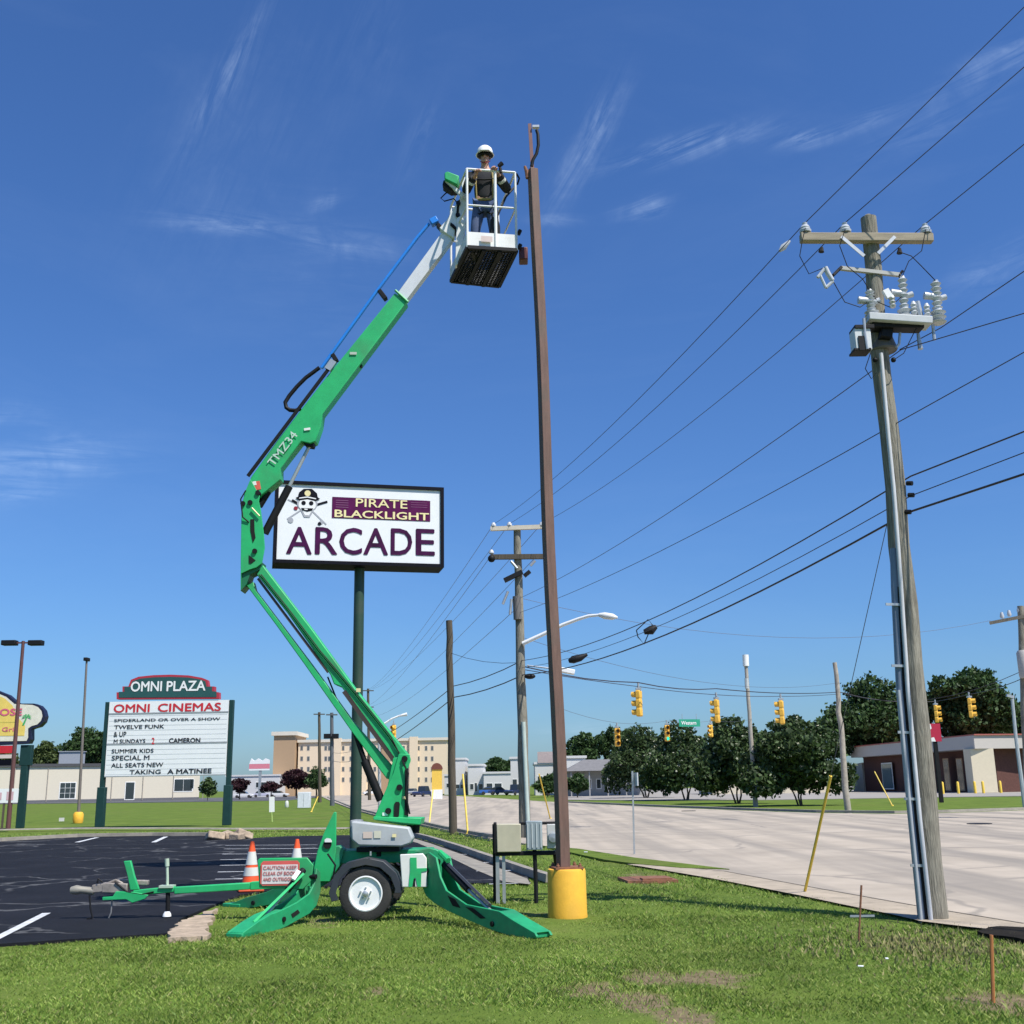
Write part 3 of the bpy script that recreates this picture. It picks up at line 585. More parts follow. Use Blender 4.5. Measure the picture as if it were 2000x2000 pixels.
# ================================================================== BUILDINGS
roofg = mat('dark_roof_edge', (.06, .06, .065), .7); hotelw = mat('hotel_stucco', (.74, .60, .43), .85, var=.05); hoteldk = mat('hotel_shaded_stucco', (.40, .27, .16), .85, var=.07)  # tower stucco has the brown shade of its left side in the colour
brick = mat('red_brick', (.10, .042, .032), .9, var=.3, vs=5); fascia = mat('pale_fascia', (.50, .46, .41), .7, var=.05); shopw = mat('shop_white_wall', (.60, .59, .57), .7, var=.05)
graywall = mat('grey_shop_wall', (.30, .30, .29), .8, var=.1); roofsl = mat('grey_shingle_roof', (.17, .165, .165), .9, var=.2, vs=2)
def wallframe(x0, x1, yt, yb, Y, Y1=None):
    a = P(x0, yb, Y); b = P(x1, yb, Y1 or Y); a = V(a.x, a.y, 0); b = V(b.x, b.y, 0)
    fr = Frame(a, b-a, (0, 0, 1)); w = (b-a).length; h = (P(x0, yt, Y).z+P(x1, yt, Y1 or Y).z)/2
    return fr, w, h
def fx(fr, px, py):        # photo pixel -> coordinates on the frame plane
    d = ray(px, py); t = (fr.o-EYE).dot(fr.n)/d.dot(fr.n); p = EYE+d*t-fr.o; return p.dot(fr.u), p.dot(fr.v)
def block(fr, w, h, dep, z0=-.1, x0=0, d0=0):
    mb = MB(); p = [fr.at(x0, z0, d0), fr.at(x0+w, z0, d0), fr.at(x0+w, h, d0), fr.at(x0, h, d0)]; mb.prism(p, fr.n*-dep); return mb
def opening(fr, t, kind, px0, py0, px1, py1, glass=glassd, framem=None, mull=(1, 1)):
    x0, y1 = fx(fr, px0, py0); x1, y0 = fx(fr, px1, py1); w = (x1-x0); h = (y1-y0); y0 = max(y0, .05) if kind == 'door' else y0
    mb = MB(); k = max(.06, min(.12, w*.07)); fr.rect(mb, x0-k, y0-k, x1+k, y1+k, .05, th=.06)
    o = mb.build(kind, framem or white, t, smooth=False)
    mb = MB(); cw = w/mull[0]; ch = (y1-y0)/mull[1]
    for i in range(mull[0]):
        for j in range(mull[1]): fr.rect(mb, x0+i*cw+.03, y0+j*ch+.03, x0+(i+1)*cw-.03, y0+(j+1)*ch-.03, .06, th=.02)
    g_ = mb.build('pane', glass, t, smooth=False); g_.parent = o
    return o
# long cream metal building, left
fr, w, h = wallframe(-120, 388, 1497, 1566, 215, 235)
t = thing('commercial_building', fr.o, 'long low cream metal building beyond the grass field behind the cinema sign', 'building')
block(fr, w, h, 18).build('wall', cream, t, smooth=False)
mb = MB(); p = [fr.at(-.4, h, .35), fr.at(w+.3, h, .35), fr.at(w+.3, h+.55, .35), fr.at(-.4, h+.55, .35)]; mb.prism(p, fr.n*-18.6); mb.build('roof', roofg, t, smooth=False)
for k in range(0, int(w/6)+1): mb = MB(); mb.tube([fr.at(k*6+.8, .1, .12), fr.at(k*6+.8, h-.1, .12)], .07, 6); mb.build('downspout', mat('tan_downspout', (.36, .32, .27), .6), t)
opening(fr, t, 'window', 118, 1529, 146, 1559, mull=(3, 3)); opening(fr, t, 'door', 246, 1528, 261, 1561); opening(fr, t, 'window', 341, 1522, 375, 1545, mull=(2, 1)); opening(fr, t, 'window', 372, 1522, 378, 1540)
mb = MB(); fr.rect(mb, 0, 0, w, .5, .04, th=.05); mb.build('plinth', mat('dark_plinth', (.12, .12, .13), .8), t, smooth=False)
rv = V(P(140, 1490, 232).x, 232, h+.5); mb = MB(); mb.box(rv+V(0, 0, 1.3), (4.2, 3, 2.6)); mb.box(rv+V(0, 0, 2.65), (4.6, 3.4, .15)); mb.build('rooftop_unit', mat('grey_unit', (.33, .35, .38), .6), t, smooth=False)
# hotel
fr, w, h = wallframe(580, 872, 1448, 1552, 300)
t = thing('hotel', fr.o, 'tan multi-storey hotel with stepped facade seen behind the lift', 'building')
block(fr, w, h, 20).build('wall', hotelw, t, smooth=False)
xa, _ = fx(fr, 537, 1500); tw, th_ = fx(fr, 576, 1437)
mb = MB(); p = [fr.at(xa, -.1, 2.5), fr.at(tw+.5, -.1, 2.5), fr.at(tw+.5, th_, 2.5), fr.at(xa, th_, 2.5)]; mb.prism(p, fr.n*-16); mb.build('tower', hoteldk, t, smooth=False)
mb = MB(); p = [fr.at(xa-.6, th_, 3.1), fr.at(tw+1.1, th_, 3.1), fr.at(tw+1.1, th_+1.0, 3.1), fr.at(xa-.6, th_+1.0, 3.1)]; mb.prism(p, fr.n*-17)
p = [fr.at(tw+.8, h, .5), fr.at(w+.4, h, .5), fr.at(w+.4, h+.7, .5), fr.at(tw+.8, h+.7, .5)]; mb.prism(p, fr.n*-20.8); mb.build('roof', mat('hotel_cornice', (.66, .60, .50), .7), t, smooth=False)
for xx in (650, 700, 745, 800):   # projecting bays
    x_, _ = fx(fr, xx, 1500); mb = MB(); p = [fr.at(x_, -.1, .8), fr.at(x_+2.2, -.1, .8), fr.at(x_+2.2, h+1, .8), fr.at(x_, h+1, .8)]; mb.prism(p, fr.n*-1.2); mb.build('bay', hoteldk if xx == 745 else hotelw, t, smooth=False)
for row in range(4):
    yy = 1457+row*20.5
    for xx in (587, 600, 634, 641, 668, 683, 716, 730, 762, 777, 786, 815, 830, 842): opening(fr, t, 'window', xx, yy, xx+4.6, yy+8.5, framem=fascia, glass=mat('hotel_glass', (.11, .12, .12), .3, var=.3))
opening(fr, t, 'window', 560, 1452, 569, 1462, glass=glassb, framem=hoteldk)
# brick bank with pale fascia (corner nearest the viewer)
Yc_ = 126; A = P(1668, 1546, 165); B = P(1914, 1546, Yc_); A.z = B.z = 0; Cc = P(2120, 1546, Yc_+3); Cc.z = 0
fr = Frame(A, B-A, (0, 0, 1)); w = (B-A).length; hA = P(1668, 1500, 165).z; hT = P(1914, 1436, Yc_).z; hB = P(1914, 1462, Yc_).z
t = thing('bank_building', A, 'low brick building with a pale band fascia on the right across the road', 'building')
fr2 = Frame(B, Cc-B, (0, 0, 1)); w2 = (Cc-B).length
D = A+fr.n*-14; E = Cc+V(6, 22, 0)
mb = MB(); mb.prism([V(A.x, A.y, -.1)+fr.n*-1.8, V(B.x, B.y, -.1)+fr.n*-1.8+V(1.2, 2.0, 0), V(Cc.x, Cc.y+2.2, -.1), V(E.x, E.y, -.1), V(D.x, D.y, -.1)], (0, 0, hB+.1)); mb.build('wall', brick, t, smooth=False)
mb = MB(); mb.prism([V(A.x, A.y, hB), V(B.x, B.y, hB), V(Cc.x, Cc.y, hB), V(E.x, E.y, hB), V(D.x, D.y, hB)], (0, 0, hT-hB)); mb.build('fascia', fascia, t, smooth=False)
mb = MB(); mb.prism([V(A.x, A.y, hT)+fr.n*.15, V(B.x, B.y-.2, hT), V(Cc.x, Cc.y-.2, hT), V(E.x, E.y, hT), V(D.x, D.y, hT)], (0, 0, .14)); mb.build('roof_edge', mat('terracotta_edge', (.35, .10, .08), .7), t, smooth=False)
mb = MB(); mb.box(V(B.x+.9, B.y+1.4, hB/2), (2.6, 2.0, hB-.02)); mb.build('column', mat('cream_stucco', (.66, .58, .42), .8, var=.06), t, smooth=False)
mb = MB(); mb.prism([fr.at(-4.5, -.1, -1.6), fr.at(-.2, -.1, -1.6), fr.at(-.2, hB*.85, -1.6), fr.at(-4.5, hB*.8, -1.6)], fr.n*-6); mb.build('side_wing', mat('beige_wall', (.52, .46, .36), .8), t, smooth=False)
frw = Frame(A+fr.n*-1.8, B-A, (0, 0, 1))
opening(frw, t, 'window', 1722, 1492, 1746, 1540, glass=glassb, framem=white)
for xx, ww in ((1778, 14), (1842, 16), (1868, 17)): opening(frw, t, 'door', xx, 1483, xx+ww, 1543, framem=hoteldk)
mb = MB(); mb.box(fr.at(w*.62, hB*.9, .0), (.6, .4, .7)); mb.build('emblem', redp, t, smooth=False)
frc = Frame(V(B.x, B.y+2.1, 0), Cc-B, (0, 0, 1))
for i in range(4): frc_x = 3.2+i*2.3; mb = MB(); frc.rect(mb, frc_x, .1, frc_x+1.3, hB-.4, .06, th=.05); mb.build('window', glassd, t, smooth=False)
for i, (x, lab) in enumerate([(1842, 'yellow bollard before the dark doors of the brick building, leftmost'), (1872, 'yellow bollard before the dark doors of the brick building, second from left'), (1905, 'yellow bollard at the left foot of the cream column'), (1921, 'yellow bollard in front of the cream column'), (1955, 'yellow bollard at the right foot of the cream column')]):
    b0 = P(x, 1546, 122); b0.z = 0; mb = MB(); mb.lathe(b0, [(.14, -.05), (.14, 1.15), (.10, 1.24), (.02, 1.28)], n=12); mb.build('bollard', guyy, origin=b0, label=lab, cat='bollard', group='yellow bollards by the brick building')
# shops across the road
def shop(name, label, x0, x1, yt, yb, Y, dep, wallm, roofm=None, rh=.4, wins=(), over=.2, parts=None, doors=()):
    fr, w, h = wallframe(x0, x1, yt, yb, Y); t = thing(name, fr.o, label, 'building')
    block(fr, w, h-rh, dep).build('wall', wallm, t, smooth=False)
    mb = MB(); mb.prism([fr.at(-over, h-rh, over), fr.at(w+over, h-rh, over), fr.at(w+over, h, over), fr.at(-over, h, over)], fr.n*-(dep+2*over)); mb.build('roof', roofm or wallm, t, smooth=False)
    for q in wins: opening(fr, t, 'window', *q)
    for q in doors: opening(fr, t, 'door', *q)
    return fr, t, w, h
shop('shop_building', 'small white boxy building just right of the bare dark pole', 888, 909, 1480, 1549, 240, 14, shopw, wins=[(889, 1532, 897, 1540), (899, 1532, 907, 1540)])
shop('shop_building', 'white square-fronted shop between the small boxy one and the long one', 915, 945, 1492, 1548, 235, 16, shopw, wins=[(918, 1531, 925, 1542), (935, 1531, 943, 1542)], doors=[(927, 1529, 932, 1546)])
shop('shop_building', 'long low white shop left of the second utility pole', 945, 998, 1507, 1548, 230, 16, shopw, wins=[(950, 1530, 962, 1541), (966, 1530, 980, 1541)])
shop('white_tower', 'narrow white tower behind the second utility pole', 998, 1013, 1478, 1548, 215, 8, shopw, wins=[(1001, 1522, 1010, 1540)])
fr_, t_, w_, h_ = shop('restaurant_building', 'white building with red trim sign board between the two nearest poles', 1046, 1086, 1488, 1550, 200, 14, shopw, wins=[(1050, 1516, 1060, 1530), (1066, 1516, 1080, 1530)])
mb = MB(); x_, y_ = fx(fr_, 1050, 1488); x2_, y2_ = fx(fr_, 1080, 1468); fr_.rect(mb, x_, y_-.2, x2_, y2_, .3, th=.3); mb.build('sign_board', mat('muted_sign', (.45, .36, .34), .6), t_, smooth=False)
shop('shop_building', 'tall plain white shop wall left of the grey hipped roof', 1100, 1146, 1476, 1550, 190, 16, shopw)
# grey-roofed low building with hip roof and shaded veranda
fr, w, h = wallframe(1112, 1262, 1505, 1552, 165); t = thing('grey_roofed_building', fr.o, 'low grey-roofed building with a deep shaded porch behind the crape myrtles', 'building')
block(fr, w, h, 9, d0=-1.6).build('wall', graywall, t, smooth=False)
a0 = [fr.at(-.8, h, 1), fr.at(w+.8, h, 1), fr.at(w+.8, h, -12), fr.at(-.8, h, -12)]; hr = P(1180, 1482, 165).z; b0 = [fr.at(2.4, hr, -3.5), fr.at(w-2.4, hr, -3.5), fr.at(w-2.4, hr, -7), fr.at(2.4, hr, -7)]
mb = MB(); mb.add(a0+b0, [(0, 1, 5, 4), (1, 2, 6, 5), (2, 3, 7, 6), (3, 0, 4, 7), (4, 5, 6, 7), (3, 2, 1, 0)]); mb.build('roof', roofsl, t, smooth=False)
frp = Frame(fr.at(0, 0, -1.6), fr.u, fr.v)
for xx in (1128, 1146, 1165, 1190): opening(frp, t, 'window', xx, 1522, xx+9, 1540, framem=white)
mb = MB()
for k in range(5): mb.box(fr.at(.3+k*w/4.2, h/2, .6), (.18, .18, h))
mb.build('porch_posts', mat('porch_post', (.3, .3, .3), .7), t, smooth=False)
# low white buildings behind the crape myrtles and left beyond the field
shop('commercial_building', 'low cream building glimpsed under the crape myrtles', 1392, 1655, 1503, 1552, 160, 12, mat('buff_wall', (.60, .54, .42), .8), wins=[(1418, 1524, 1432, 1536), (1520, 1524, 1536, 1538), (1546, 1524, 1562, 1538)], doors=[(1492, 1522, 1501, 1548)])
shop('commercial_building', 'low white flat building far behind the small plum trees', 440, 545, 1513, 1553, 290, 18, shopw, wins=[(455, 1528, 470, 1538), (500, 1528, 520, 1538)])
shop('commercial_building', 'low white shop far away at the right foot of the hotel', 868, 892, 1512, 1549, 260, 12, shopw, wins=[(872, 1530, 880, 1538)])
# ================================================================== CARS (far away)
def car(label, px, pyb, Y, length_px, color, rot=0, truck=False):
    c = P(px, pyb, Y); c.z = 0; L_ = 4.5 if not truck else 5.4
    t = thing('pickup_truck' if truck else 'parked_car', c, label, 'pickup truck' if truck else 'car', 'vehicles parked far along the road')
    m = mat('car_paint_'+'_'.join(str(int(k*100)) for k in color), color, .3, var=.03, coat=.6)
    H = 1.45 if not truck else 1.85; s = L_/4.5; hw = .88; Rm = Matrix.Rotation(rot, 3, 'Z')
    def pr(prof, y0, y1): return [Rm @ V(x*s, y0, z)+c for x, z in prof], Rm @ V(0, y1-y0, 0)
    bodyp = [(-2.2, .35), (-2.25, .75), (-2.1, .88), (-1.5, .93), (1.3, .93), (2.1, .80), (2.25, .6), (2.2, .35)]
    mb = MB(); p, e = pr(bodyp, -hw, hw); mb.prism(p, e); mb.build('body', m, t, bevel=.05)
    cab = [(-1.6, .93), (-1.15, H), (.35, H), (1.05, .93)] if not truck else [(-.5, .93), (-.35, H), (.7, H), (1.25, .93)]
    mb = MB(); p, e = pr(cab, -hw*.86, hw*.86); mb.prism(p, e); mb.build('cabin', glassd, t, bevel=.04)
    mb = MB(); p, e = pr([(a*.9 + (-.02), b) for a, b in [(cab[1][0]+.1, H), (cab[1][0]+.1, H+.04), (cab[2][0]-.1, H+.04), (cab[2][0]-.1, H)]], -hw*.8, hw*.8); mb.prism(p, e); mb.build('roof', m, t, smooth=False)
    for sx in (-1.38, 1.38):
        for sy in (-1, 1):
            mb = MB(); o = Rm @ V(sx*s, sy*hw*.98, .33)+c; mb.lathe(o, [(.33, -.1), (.35, -.06), (.35, .06), (.33, .1), (.2, .11)], axis=Rm @ V(0, sy, 0), n=14); mb.build('wheel', rubber, t)
    for sy in (-.6, .6):
        mb = MB(); mb.box(Rm @ V(2.22*s, sy, .66)+c, (.08, .28, .14), rot); mb.build('headlight', bright, t, smooth=False)
car('white car parked right of the cinema sign below the small plum tree', 476, 1557, 262, 32, (.7, .7, .7), 0)
car('pale lavender-grey car far behind the white marker post', 511, 1556, 275, 28, (.45, .45, .55), .2)
car('white car parked in front of the low plum tree', 545, 1556, 265, 30, (.72, .72, .70), 0)
car('dark blue pickup on the road just right of the boom turret', 826, 1557, 205, 40, (.02, .03, .09), 1.2, True)
car('silver car beside the dark blue pickup', 806, 1553, 250, 30, (.35, .36, .38), 1.3)
car('bright blue car in front of the long white shop', 958, 1551, 225, 20, (.04, .14, .5), 0)
car('navy car parked right of the bright blue one', 976, 1551, 222, 20, (.03, .05, .16), .1)
car('dark navy truck partly behind the second utility pole', 1006, 1554, 205, 26, (.03, .04, .10), 1.1, True)
car('white car between the dark shrubs by the brown pole', 1083, 1553, 185, 24, (.7, .7, .7), .3)
car('white car far away right of the arcade pole', 727, 1551, 270, 24, (.7, .7, .7), .3)
# ================================================================== BOOM LIFT
gW = G(715, 1801); YW = gW.y - .0
YC = YW + .80; ROOTL = V(P(720, 1700, YC).x, YC, 0)
lift = thing('boom_lift', ROOTL, 'green towable articulating boom lift with outriggers down and a worker in its raised basket', 'boom lift')
RY = YC
def part(name, poly, Y, th, m, bevel=.008, parent=lift, label=None):
    mb = MB(); plate(mb, poly, Y-th/2, th); return mb.build(name, m, parent, bevel=bevel, label=label)
def boxpart(name, poly, Y, th, m, wall=.03, bevel=.006, parent=lift):      # two side plates joined by a spine
    mb = MB(); plate(mb, poly, Y-th/2, wall); plate(mb, poly, Y+th/2-wall, wall); return mb.build(name, m, parent, bevel=bevel)
def pins(lst, Y, th, r, m=black, name='pivot_pin', parent=lift):
    for x, y in lst:
        c = P(x, y, Y-th/2-.025); mb = MB(); mb.lathe(c, [(r, 0), (r, .02), (r*.9, .035), (r, .04), (r, th+.05), (r*.8, th+.06)], axis=(0, 1, 0), n=16); mb.build(name, m, parent)
# --- upper (telescopic) boom
up = [(771, 572), (795, 588), (630, 808), (627, 830), (616, 862), (606, 866), (588.5, 862), (548, 914), (548, 936), (507, 970), (499, 975), (479, 964), (490, 932), (545, 855), (636, 738)]
part('upper_boom', up, RY, .22, green, .012)
part('extension_boom', [(775.5, 573), (794, 586), (884, 466), (864, 452)], RY, .15, alum, .006)
mb = MB(); mb.tube([P(772, 567, RY-.12), P(797, 590, RY-.12)], .02, 6); mb.build('boom_collar', green, lift)
# rail seam and hose track on the upper boom
mb = MB(); mb.beam(P(646, 715, RY-.125), P(484, 930, RY-.125), .03, .045); mb.build('hose_track', black, lift)
mb = MB(); mb.beam(P(652, 705, RY-.12), P(640, 722, RY-.12), .06, .10); mb.build('track_bracket', galv, lift)
fr = Frame(P(528, 909, RY-.125), P(578, 845, RY-.125)-P(528, 909, RY-.125), (0, 0, 1)); u_ = (P(578, 845, RY-.125)-P(528, 909, RY-.125)); u_.y = 0; L_ = u_.length; u_.normalize()
fr.u = u_; fr.v = V(-u_.z, 0, u_.x); fr.n = V(0, -1, 0)
mb = MB(); fr.text(mb, 'TMZ34', .01, -.05, L_*.98, .07, d=.004, bold=.005); mb.build('lettering', mat('faded_white_vinyl', (.55, .66, .58), .5, var=.2), lift, smooth=False)
mb = MB(); c = P(500, 949, RY-.113); mb.box(c, (.125, .006, .125), M=Matrix.Rotation(R(-12), 3, 'Y')); mb.build('warning_decal', mat('decal_red', (.72, .12, .08), .5), lift, smooth=False)
mb = MB(); c = P(497, 944, RY-.118); mb.box(c, (.05, .004, .06), M=Matrix.Rotation(R(-12), 3, 'Y')); mb.build('decal_patch', white, lift, smooth=False)
# --- elbow link
el_ = [(489, 936), (507, 968), (505, 978), (509, 996), (515, 1045), (516.5, 1070), (511, 1100), (501, 1108), (488, 1112), (471, 1120), (470, 1152), (470, 1100), (471.5, 990), (478, 962)]
mb = MB(); plate(mb, el_, RY-.17, .035); plate(mb, el_, RY+.135, .035); plate(mb, [(472, 990), (479, 962), (484, 962), (478, 990), (477, 1118), (471, 1120)], RY-.135, .27); mb.build('elbow_link', green, lift, bevel=.008)
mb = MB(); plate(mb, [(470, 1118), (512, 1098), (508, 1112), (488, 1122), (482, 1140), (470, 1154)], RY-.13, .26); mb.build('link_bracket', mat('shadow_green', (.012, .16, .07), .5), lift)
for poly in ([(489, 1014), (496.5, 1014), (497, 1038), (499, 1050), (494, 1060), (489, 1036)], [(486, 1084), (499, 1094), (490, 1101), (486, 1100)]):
    mb = MB(); plate(mb, poly, RY-.178, .01); mb.build('dark_slot', hole, lift, smooth=False)  # flat black plates stand in for the darkness of open slots
pins([(488, 981), (497, 1076), (503, 962), (474, 983)], RY, .34, .035)
mb = MB(); mb.tube([P(492, 992, RY-.2), P(507, 1008, RY-.2)], .012, 6); mb.build('latch_rod', cream_t, lift)
# lift cylinders at the top
mb = MB(); mb.tube([P(506, 989, RY), P(524, 960, RY)], .05, 12); mb.build('short_cylinder', black, lift)
mb = MB(); mb.tube([P(517, 1042, RY), P(565, 950, RY)], .055, 14); mb.build('lift_cylinder', black, lift)
mb = MB(); mb.tube([P(565, 950, RY), P(606, 868, RY)], .026, 12); mb.build('cylinder_rod', galv, lift)
part('cylinder_lug', [(588, 858), (614, 862), (611, 872), (596, 870)], RY, .16, black)
# --- lower booms
low = [(501, 1122), (513, 1103), (518, 1110), (608, 1227), (697, 1349), (797, 1474), (800, 1484), (776, 1494), (716, 1408), (667, 1342), (652, 1336), (645, 1318), (627, 1291), (560, 1196)]
part('lower_boom', low, RY, .24, green, .012)
low2 = [(481, 1143), (495, 1136), (499, 1152), (611, 1300), (692, 1412), (772, 1503), (768, 1524), (755, 1521), (686, 1428), (597, 1301), (540, 1222)]
part('parallel_boom', low2, RY, .13, green, .01)
mb = MB(); mb.beam(P(504, 1130, RY-.10), P(641, 1313, RY-.10), .03, .035); mb.beam(P(672, 1350, RY-.10), P(776, 1494, RY-.10), .04, .06); mb.build('hose_channel', mat('dark_brown_hose', (.05, .035, .03), .6), lift)
mb = MB(); mb.tube([P(692, 1426, RY), P(712, 1486, RY)], .035, 12); mb.tube([P(712, 1486, RY), P(744, 1563, RY)], .058, 14); mb.build('main_cylinder', black, lift)
mb = MB(); mb.tube([P(640, 1322, RY-.05), P(660, 1372, RY-.05), P(668, 1395, RY-.05)], .012, 6); mb.build('hydraulic_hose', black, lift)
# hoses clipped along the lower boom, small decals
for k, (dy, off) in enumerate(((-.135, 0), (-.15, 4))):
    mb = MB(); mb.tube([P(506+off, 1122, RY+dy), P(560+off, 1190, RY+dy), P(622+off, 1272, RY+dy), P(690+off, 1352, RY+dy), P(760+off, 1440, RY+dy), P(786, 1480+off, RY+dy)], .009, 6); mb.build('hydraulic_hose', black, lift)
mb = MB(); mb.tube([P(786, 1486, RY-.23), P(797, 1510, RY-.26), P(792, 1550, RY-.25), P(800, 1590, RY-.22)], .012, 6); mb.build('hydraulic_hose', black, lift)
mb = MB(); mb.tube([P(480, 958, RY-.2), P(470, 975, RY-.22), P(474, 1010, RY-.2), P(486, 1020, RY-.18)], .011, 6); mb.build('hydraulic_hose', black, lift)
mb = MB(); mb.tube([P(640, 1668, YW+.1), P(655, 1690, YW+.02), P(650, 1715, YW+.05)], .012, 6); mb.build('hydraulic_hose', black, lift)
for (x, y, w_, h_, m_, Y_) in ((790, 1558, .05, .035, cream_t, RY-.214), (752, 1590, .07, .04, white, RY-.214), (600, 838, .09, .035, white, RY-.124), (690, 690, .10, .04, mat('old_sticker', (.45, .50, .42), .6), RY-.124), (700, 1348, .06, .05, cream_t, RY-.132), (770, 1632, .05, .04, cream_t, RY-.53)):
    c = P(x, y, Y_); mb = MB(); mb.box(c, (w_, .003, h_), M=Matrix.Rotation(R(random.uniform(-50, 10)) if Y_ > RY-.13 else 0, 3, 'Y')); mb.build('decal', m_, lift, smooth=False)
# --- turret
tur = [(779, 1472), (800, 1473), (802, 1486), (797, 1500), (797, 1597), (823, 1597), (821, 1611), (786, 1612), (729, 1601), (742, 1570), (757, 1534), (768, 1510)]
mb = MB(); plate(mb, tur, RY-.20, .035); plate(mb, tur, RY+.165, .035)
plate(mb, [(729, 1595), (823, 1598), (821, 1611), (729, 1601)], RY-.3, .6); plate(mb, [(768, 1480), (789, 1478), (790, 1590), (745, 1588), (757, 1534)], RY-.165, .02); mb.build('turret', green, lift, bevel=.008)
mb = MB(); plate(mb, [(770, 1570), (773, 1566), (779, 1566), (781, 1570), (779, 1594), (775, 1597), (769, 1594)], RY-.212, .008); mb.build('dark_slot', hole, lift, smooth=False)  # black plate painted in as the dark inside of the turret slot
mb = MB(); plate(mb, [(791, 1503), (797, 1500), (797, 1594), (790, 1592)], RY-.215, .03); mb.build('dark_gap_strip', black, lift)  # black strip painted in for the dark gap beside the turret
pins([(780, 1538), (790, 1482), (758, 1584)], RY, .41, .04)
mb = MB(); mb.tube([P(813, 1611, RY-.1), P(812, 1627, RY-.1)], .05, 10); mb.tube([P(800, 1611, RY), P(800, 1630, RY)], .04, 10); mb.build('slew_motor', black, lift)
# --- grey cover over the chassis
cov = [(686, 1604), (798, 1616), (806, 1637), (801, 1648), (784, 1654), (700, 1652), (686, 1640)]
part('engine_cover', cov, RY-.35, .32, greybox, .02); part('cover_left_side', [(684, 1602), (700, 1603), (700, 1640), (684, 1636)], RY-.1, .5, mat('shaded_grey_cover', (.25, .27, .28), .6), .01)  # second part is the cover's left side, shade put into its grey
mb = MB(); c = P(735, 1629, RY-.515); fr = Frame(c, (1, 0, 0), (0, 0, 1)); fr.rect(mb, -.17, -.05, -.05, .03, .004); mb.build('cover_decal', mat('cream_decal', (.62, .50, .42), .6), lift, smooth=False)
mb = MB(); fr.rect(mb, -.03, -.05, .06, .04, .004); mb.build('cover_decal', mat('cream_decal2', (.60, .58, .45), .6), lift, smooth=False)
mb = MB(); fr.rect(mb, .22, -.03, .245, .0, .004); mb.build('cover_decal', mat('rust_decal', (.4, .2, .1), .6), lift, smooth=False)
# --- chassis
zt = P(700, 1664, YW).z; zb = P(700, 1700, YW).z
xa = P(625, 1700, RY).x; xb = P(845, 1700, RY).x
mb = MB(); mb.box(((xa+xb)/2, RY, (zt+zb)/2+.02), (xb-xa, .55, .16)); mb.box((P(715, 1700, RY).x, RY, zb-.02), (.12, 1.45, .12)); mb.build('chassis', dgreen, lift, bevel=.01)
mb = MB(); mb.box((P(745, 1656, RY).x, RY-.1, P(745, 1656, RY).z), (.55, .6, .06)); mb.lathe((P(745, 1650, RY).x, RY, P(745, 1655, RY).z-.1), [(.28, 0), (.28, .12)], n=20); mb.build('slew_ring', black, lift)
# tall green fin (boom rest) behind the left front leg
part('boom_rest', [(652, 1586), (657, 1586), (656, 1662), (650, 1700), (644, 1722), (613, 1722), (613, 1695), (620, 1662), (632, 1628)], RY-.35, .03, green)
mb = MB(); c = P(639.5, 1649, RY-.375); mb.lathe(c, [(.055, 0), (.055, .012)], axis=(0, -1, 0), n=16); mb.build('rest_hole', hole, lift)
mb = MB(); plate(mb, [(634, 1645), (634, 1640), (638, 1637), (645, 1638), (648, 1642), (648, 1645)], RY-.40, .01); mb.build('rest_pad', white, lift)
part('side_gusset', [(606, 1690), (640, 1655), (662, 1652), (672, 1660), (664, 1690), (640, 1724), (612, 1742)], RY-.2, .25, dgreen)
# sign plate, left
part('sign_plate', [(503, 1680), (508, 1676), (600, 1675), (612, 1690), (608, 1720), (592, 1737), (506, 1734)], YW+.02, .03, green)
frs = Frame(P(508, 1730, YW-.01), (1, 0, 0), (0, 0, 1)); sw = (P(584, 1730, YW-.01)-P(508, 1730, YW-.01)).x; sh = P(508, 1682, YW-.01).z-P(508, 1730, YW-.01).z
frs.n = V(0, -1, 0); mb = MB(); frs.poly(mb, [(.03, 0), (sw-.03, 0), (sw, .03), (sw, sh-.03), (sw-.03, sh), (.03, sh), (0, sh-.03), (0, .03)], .004, th=.006); sgn = mb.build('notice_panel', mat('panel_red', (.70, .12, .10), .5), lift, smooth=False)
mb = MB(); frs.rect(mb, .02, .02, sw-.02, sh-.045, .008); q = mb.build('panel_face', mat('panel_white', (.75, .70, .66), .5), lift, smooth=False)
mb = MB(); mt = mat('panel_red_text', (.60, .16, .15), .5)
for i, tx in enumerate(['CAUTION KEEP', 'CLEAR OF BOOM', 'AND OUTRIGGERS']): frs.text(mb, tx, .035, sh*.66-i*sh*.235, sw-.035, sh*.80-i*sh*.235, .012, .015)
mb.build('panel_text', mt, lift, smooth=False)
# right white panel with green H
yR = YW-.02
part('end_panel', [(781, 1669), (826, 1667), (833, 1676), (834, 1733), (785, 1733)], yR, .05, mat('panel_offwhite', (.74, .74, .68), .5), .01)
mb = MB(); plate(mb, [(801, 1675), (813.5, 1675), (814, 1696), (833.5, 1695.5), (833.5, 1701), (823, 1703), (822, 1732), (815.5, 1732), (812, 1714), (808, 1716), (805, 1732), (798, 1732), (801, 1700)], yR-.034, .01); mb.build('green_mark', green, lift, smooth=False)
mb = MB(); plate(mb, [(808, 1716), (811, 1716), (811, 1732), (806, 1732)], yR-.036, .004); mb.build('mark_gap', black, lift, smooth=False)
# rear green housing (curved)
arc = [(808, 1664), (822, 1659), (838, 1656), (852, 1659), (864, 1666), (876, 1677), (874, 1686), (862, 1690), (866, 1712), (872, 1728), (862, 1744), (848, 1752), (838, 1745), (834, 1725), (833, 1680), (824, 1668)]
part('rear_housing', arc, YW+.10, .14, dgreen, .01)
pins([(855, 1683), (850, 1702), (850, 1722), (857, 1735)], YW+.10, .14, .035)
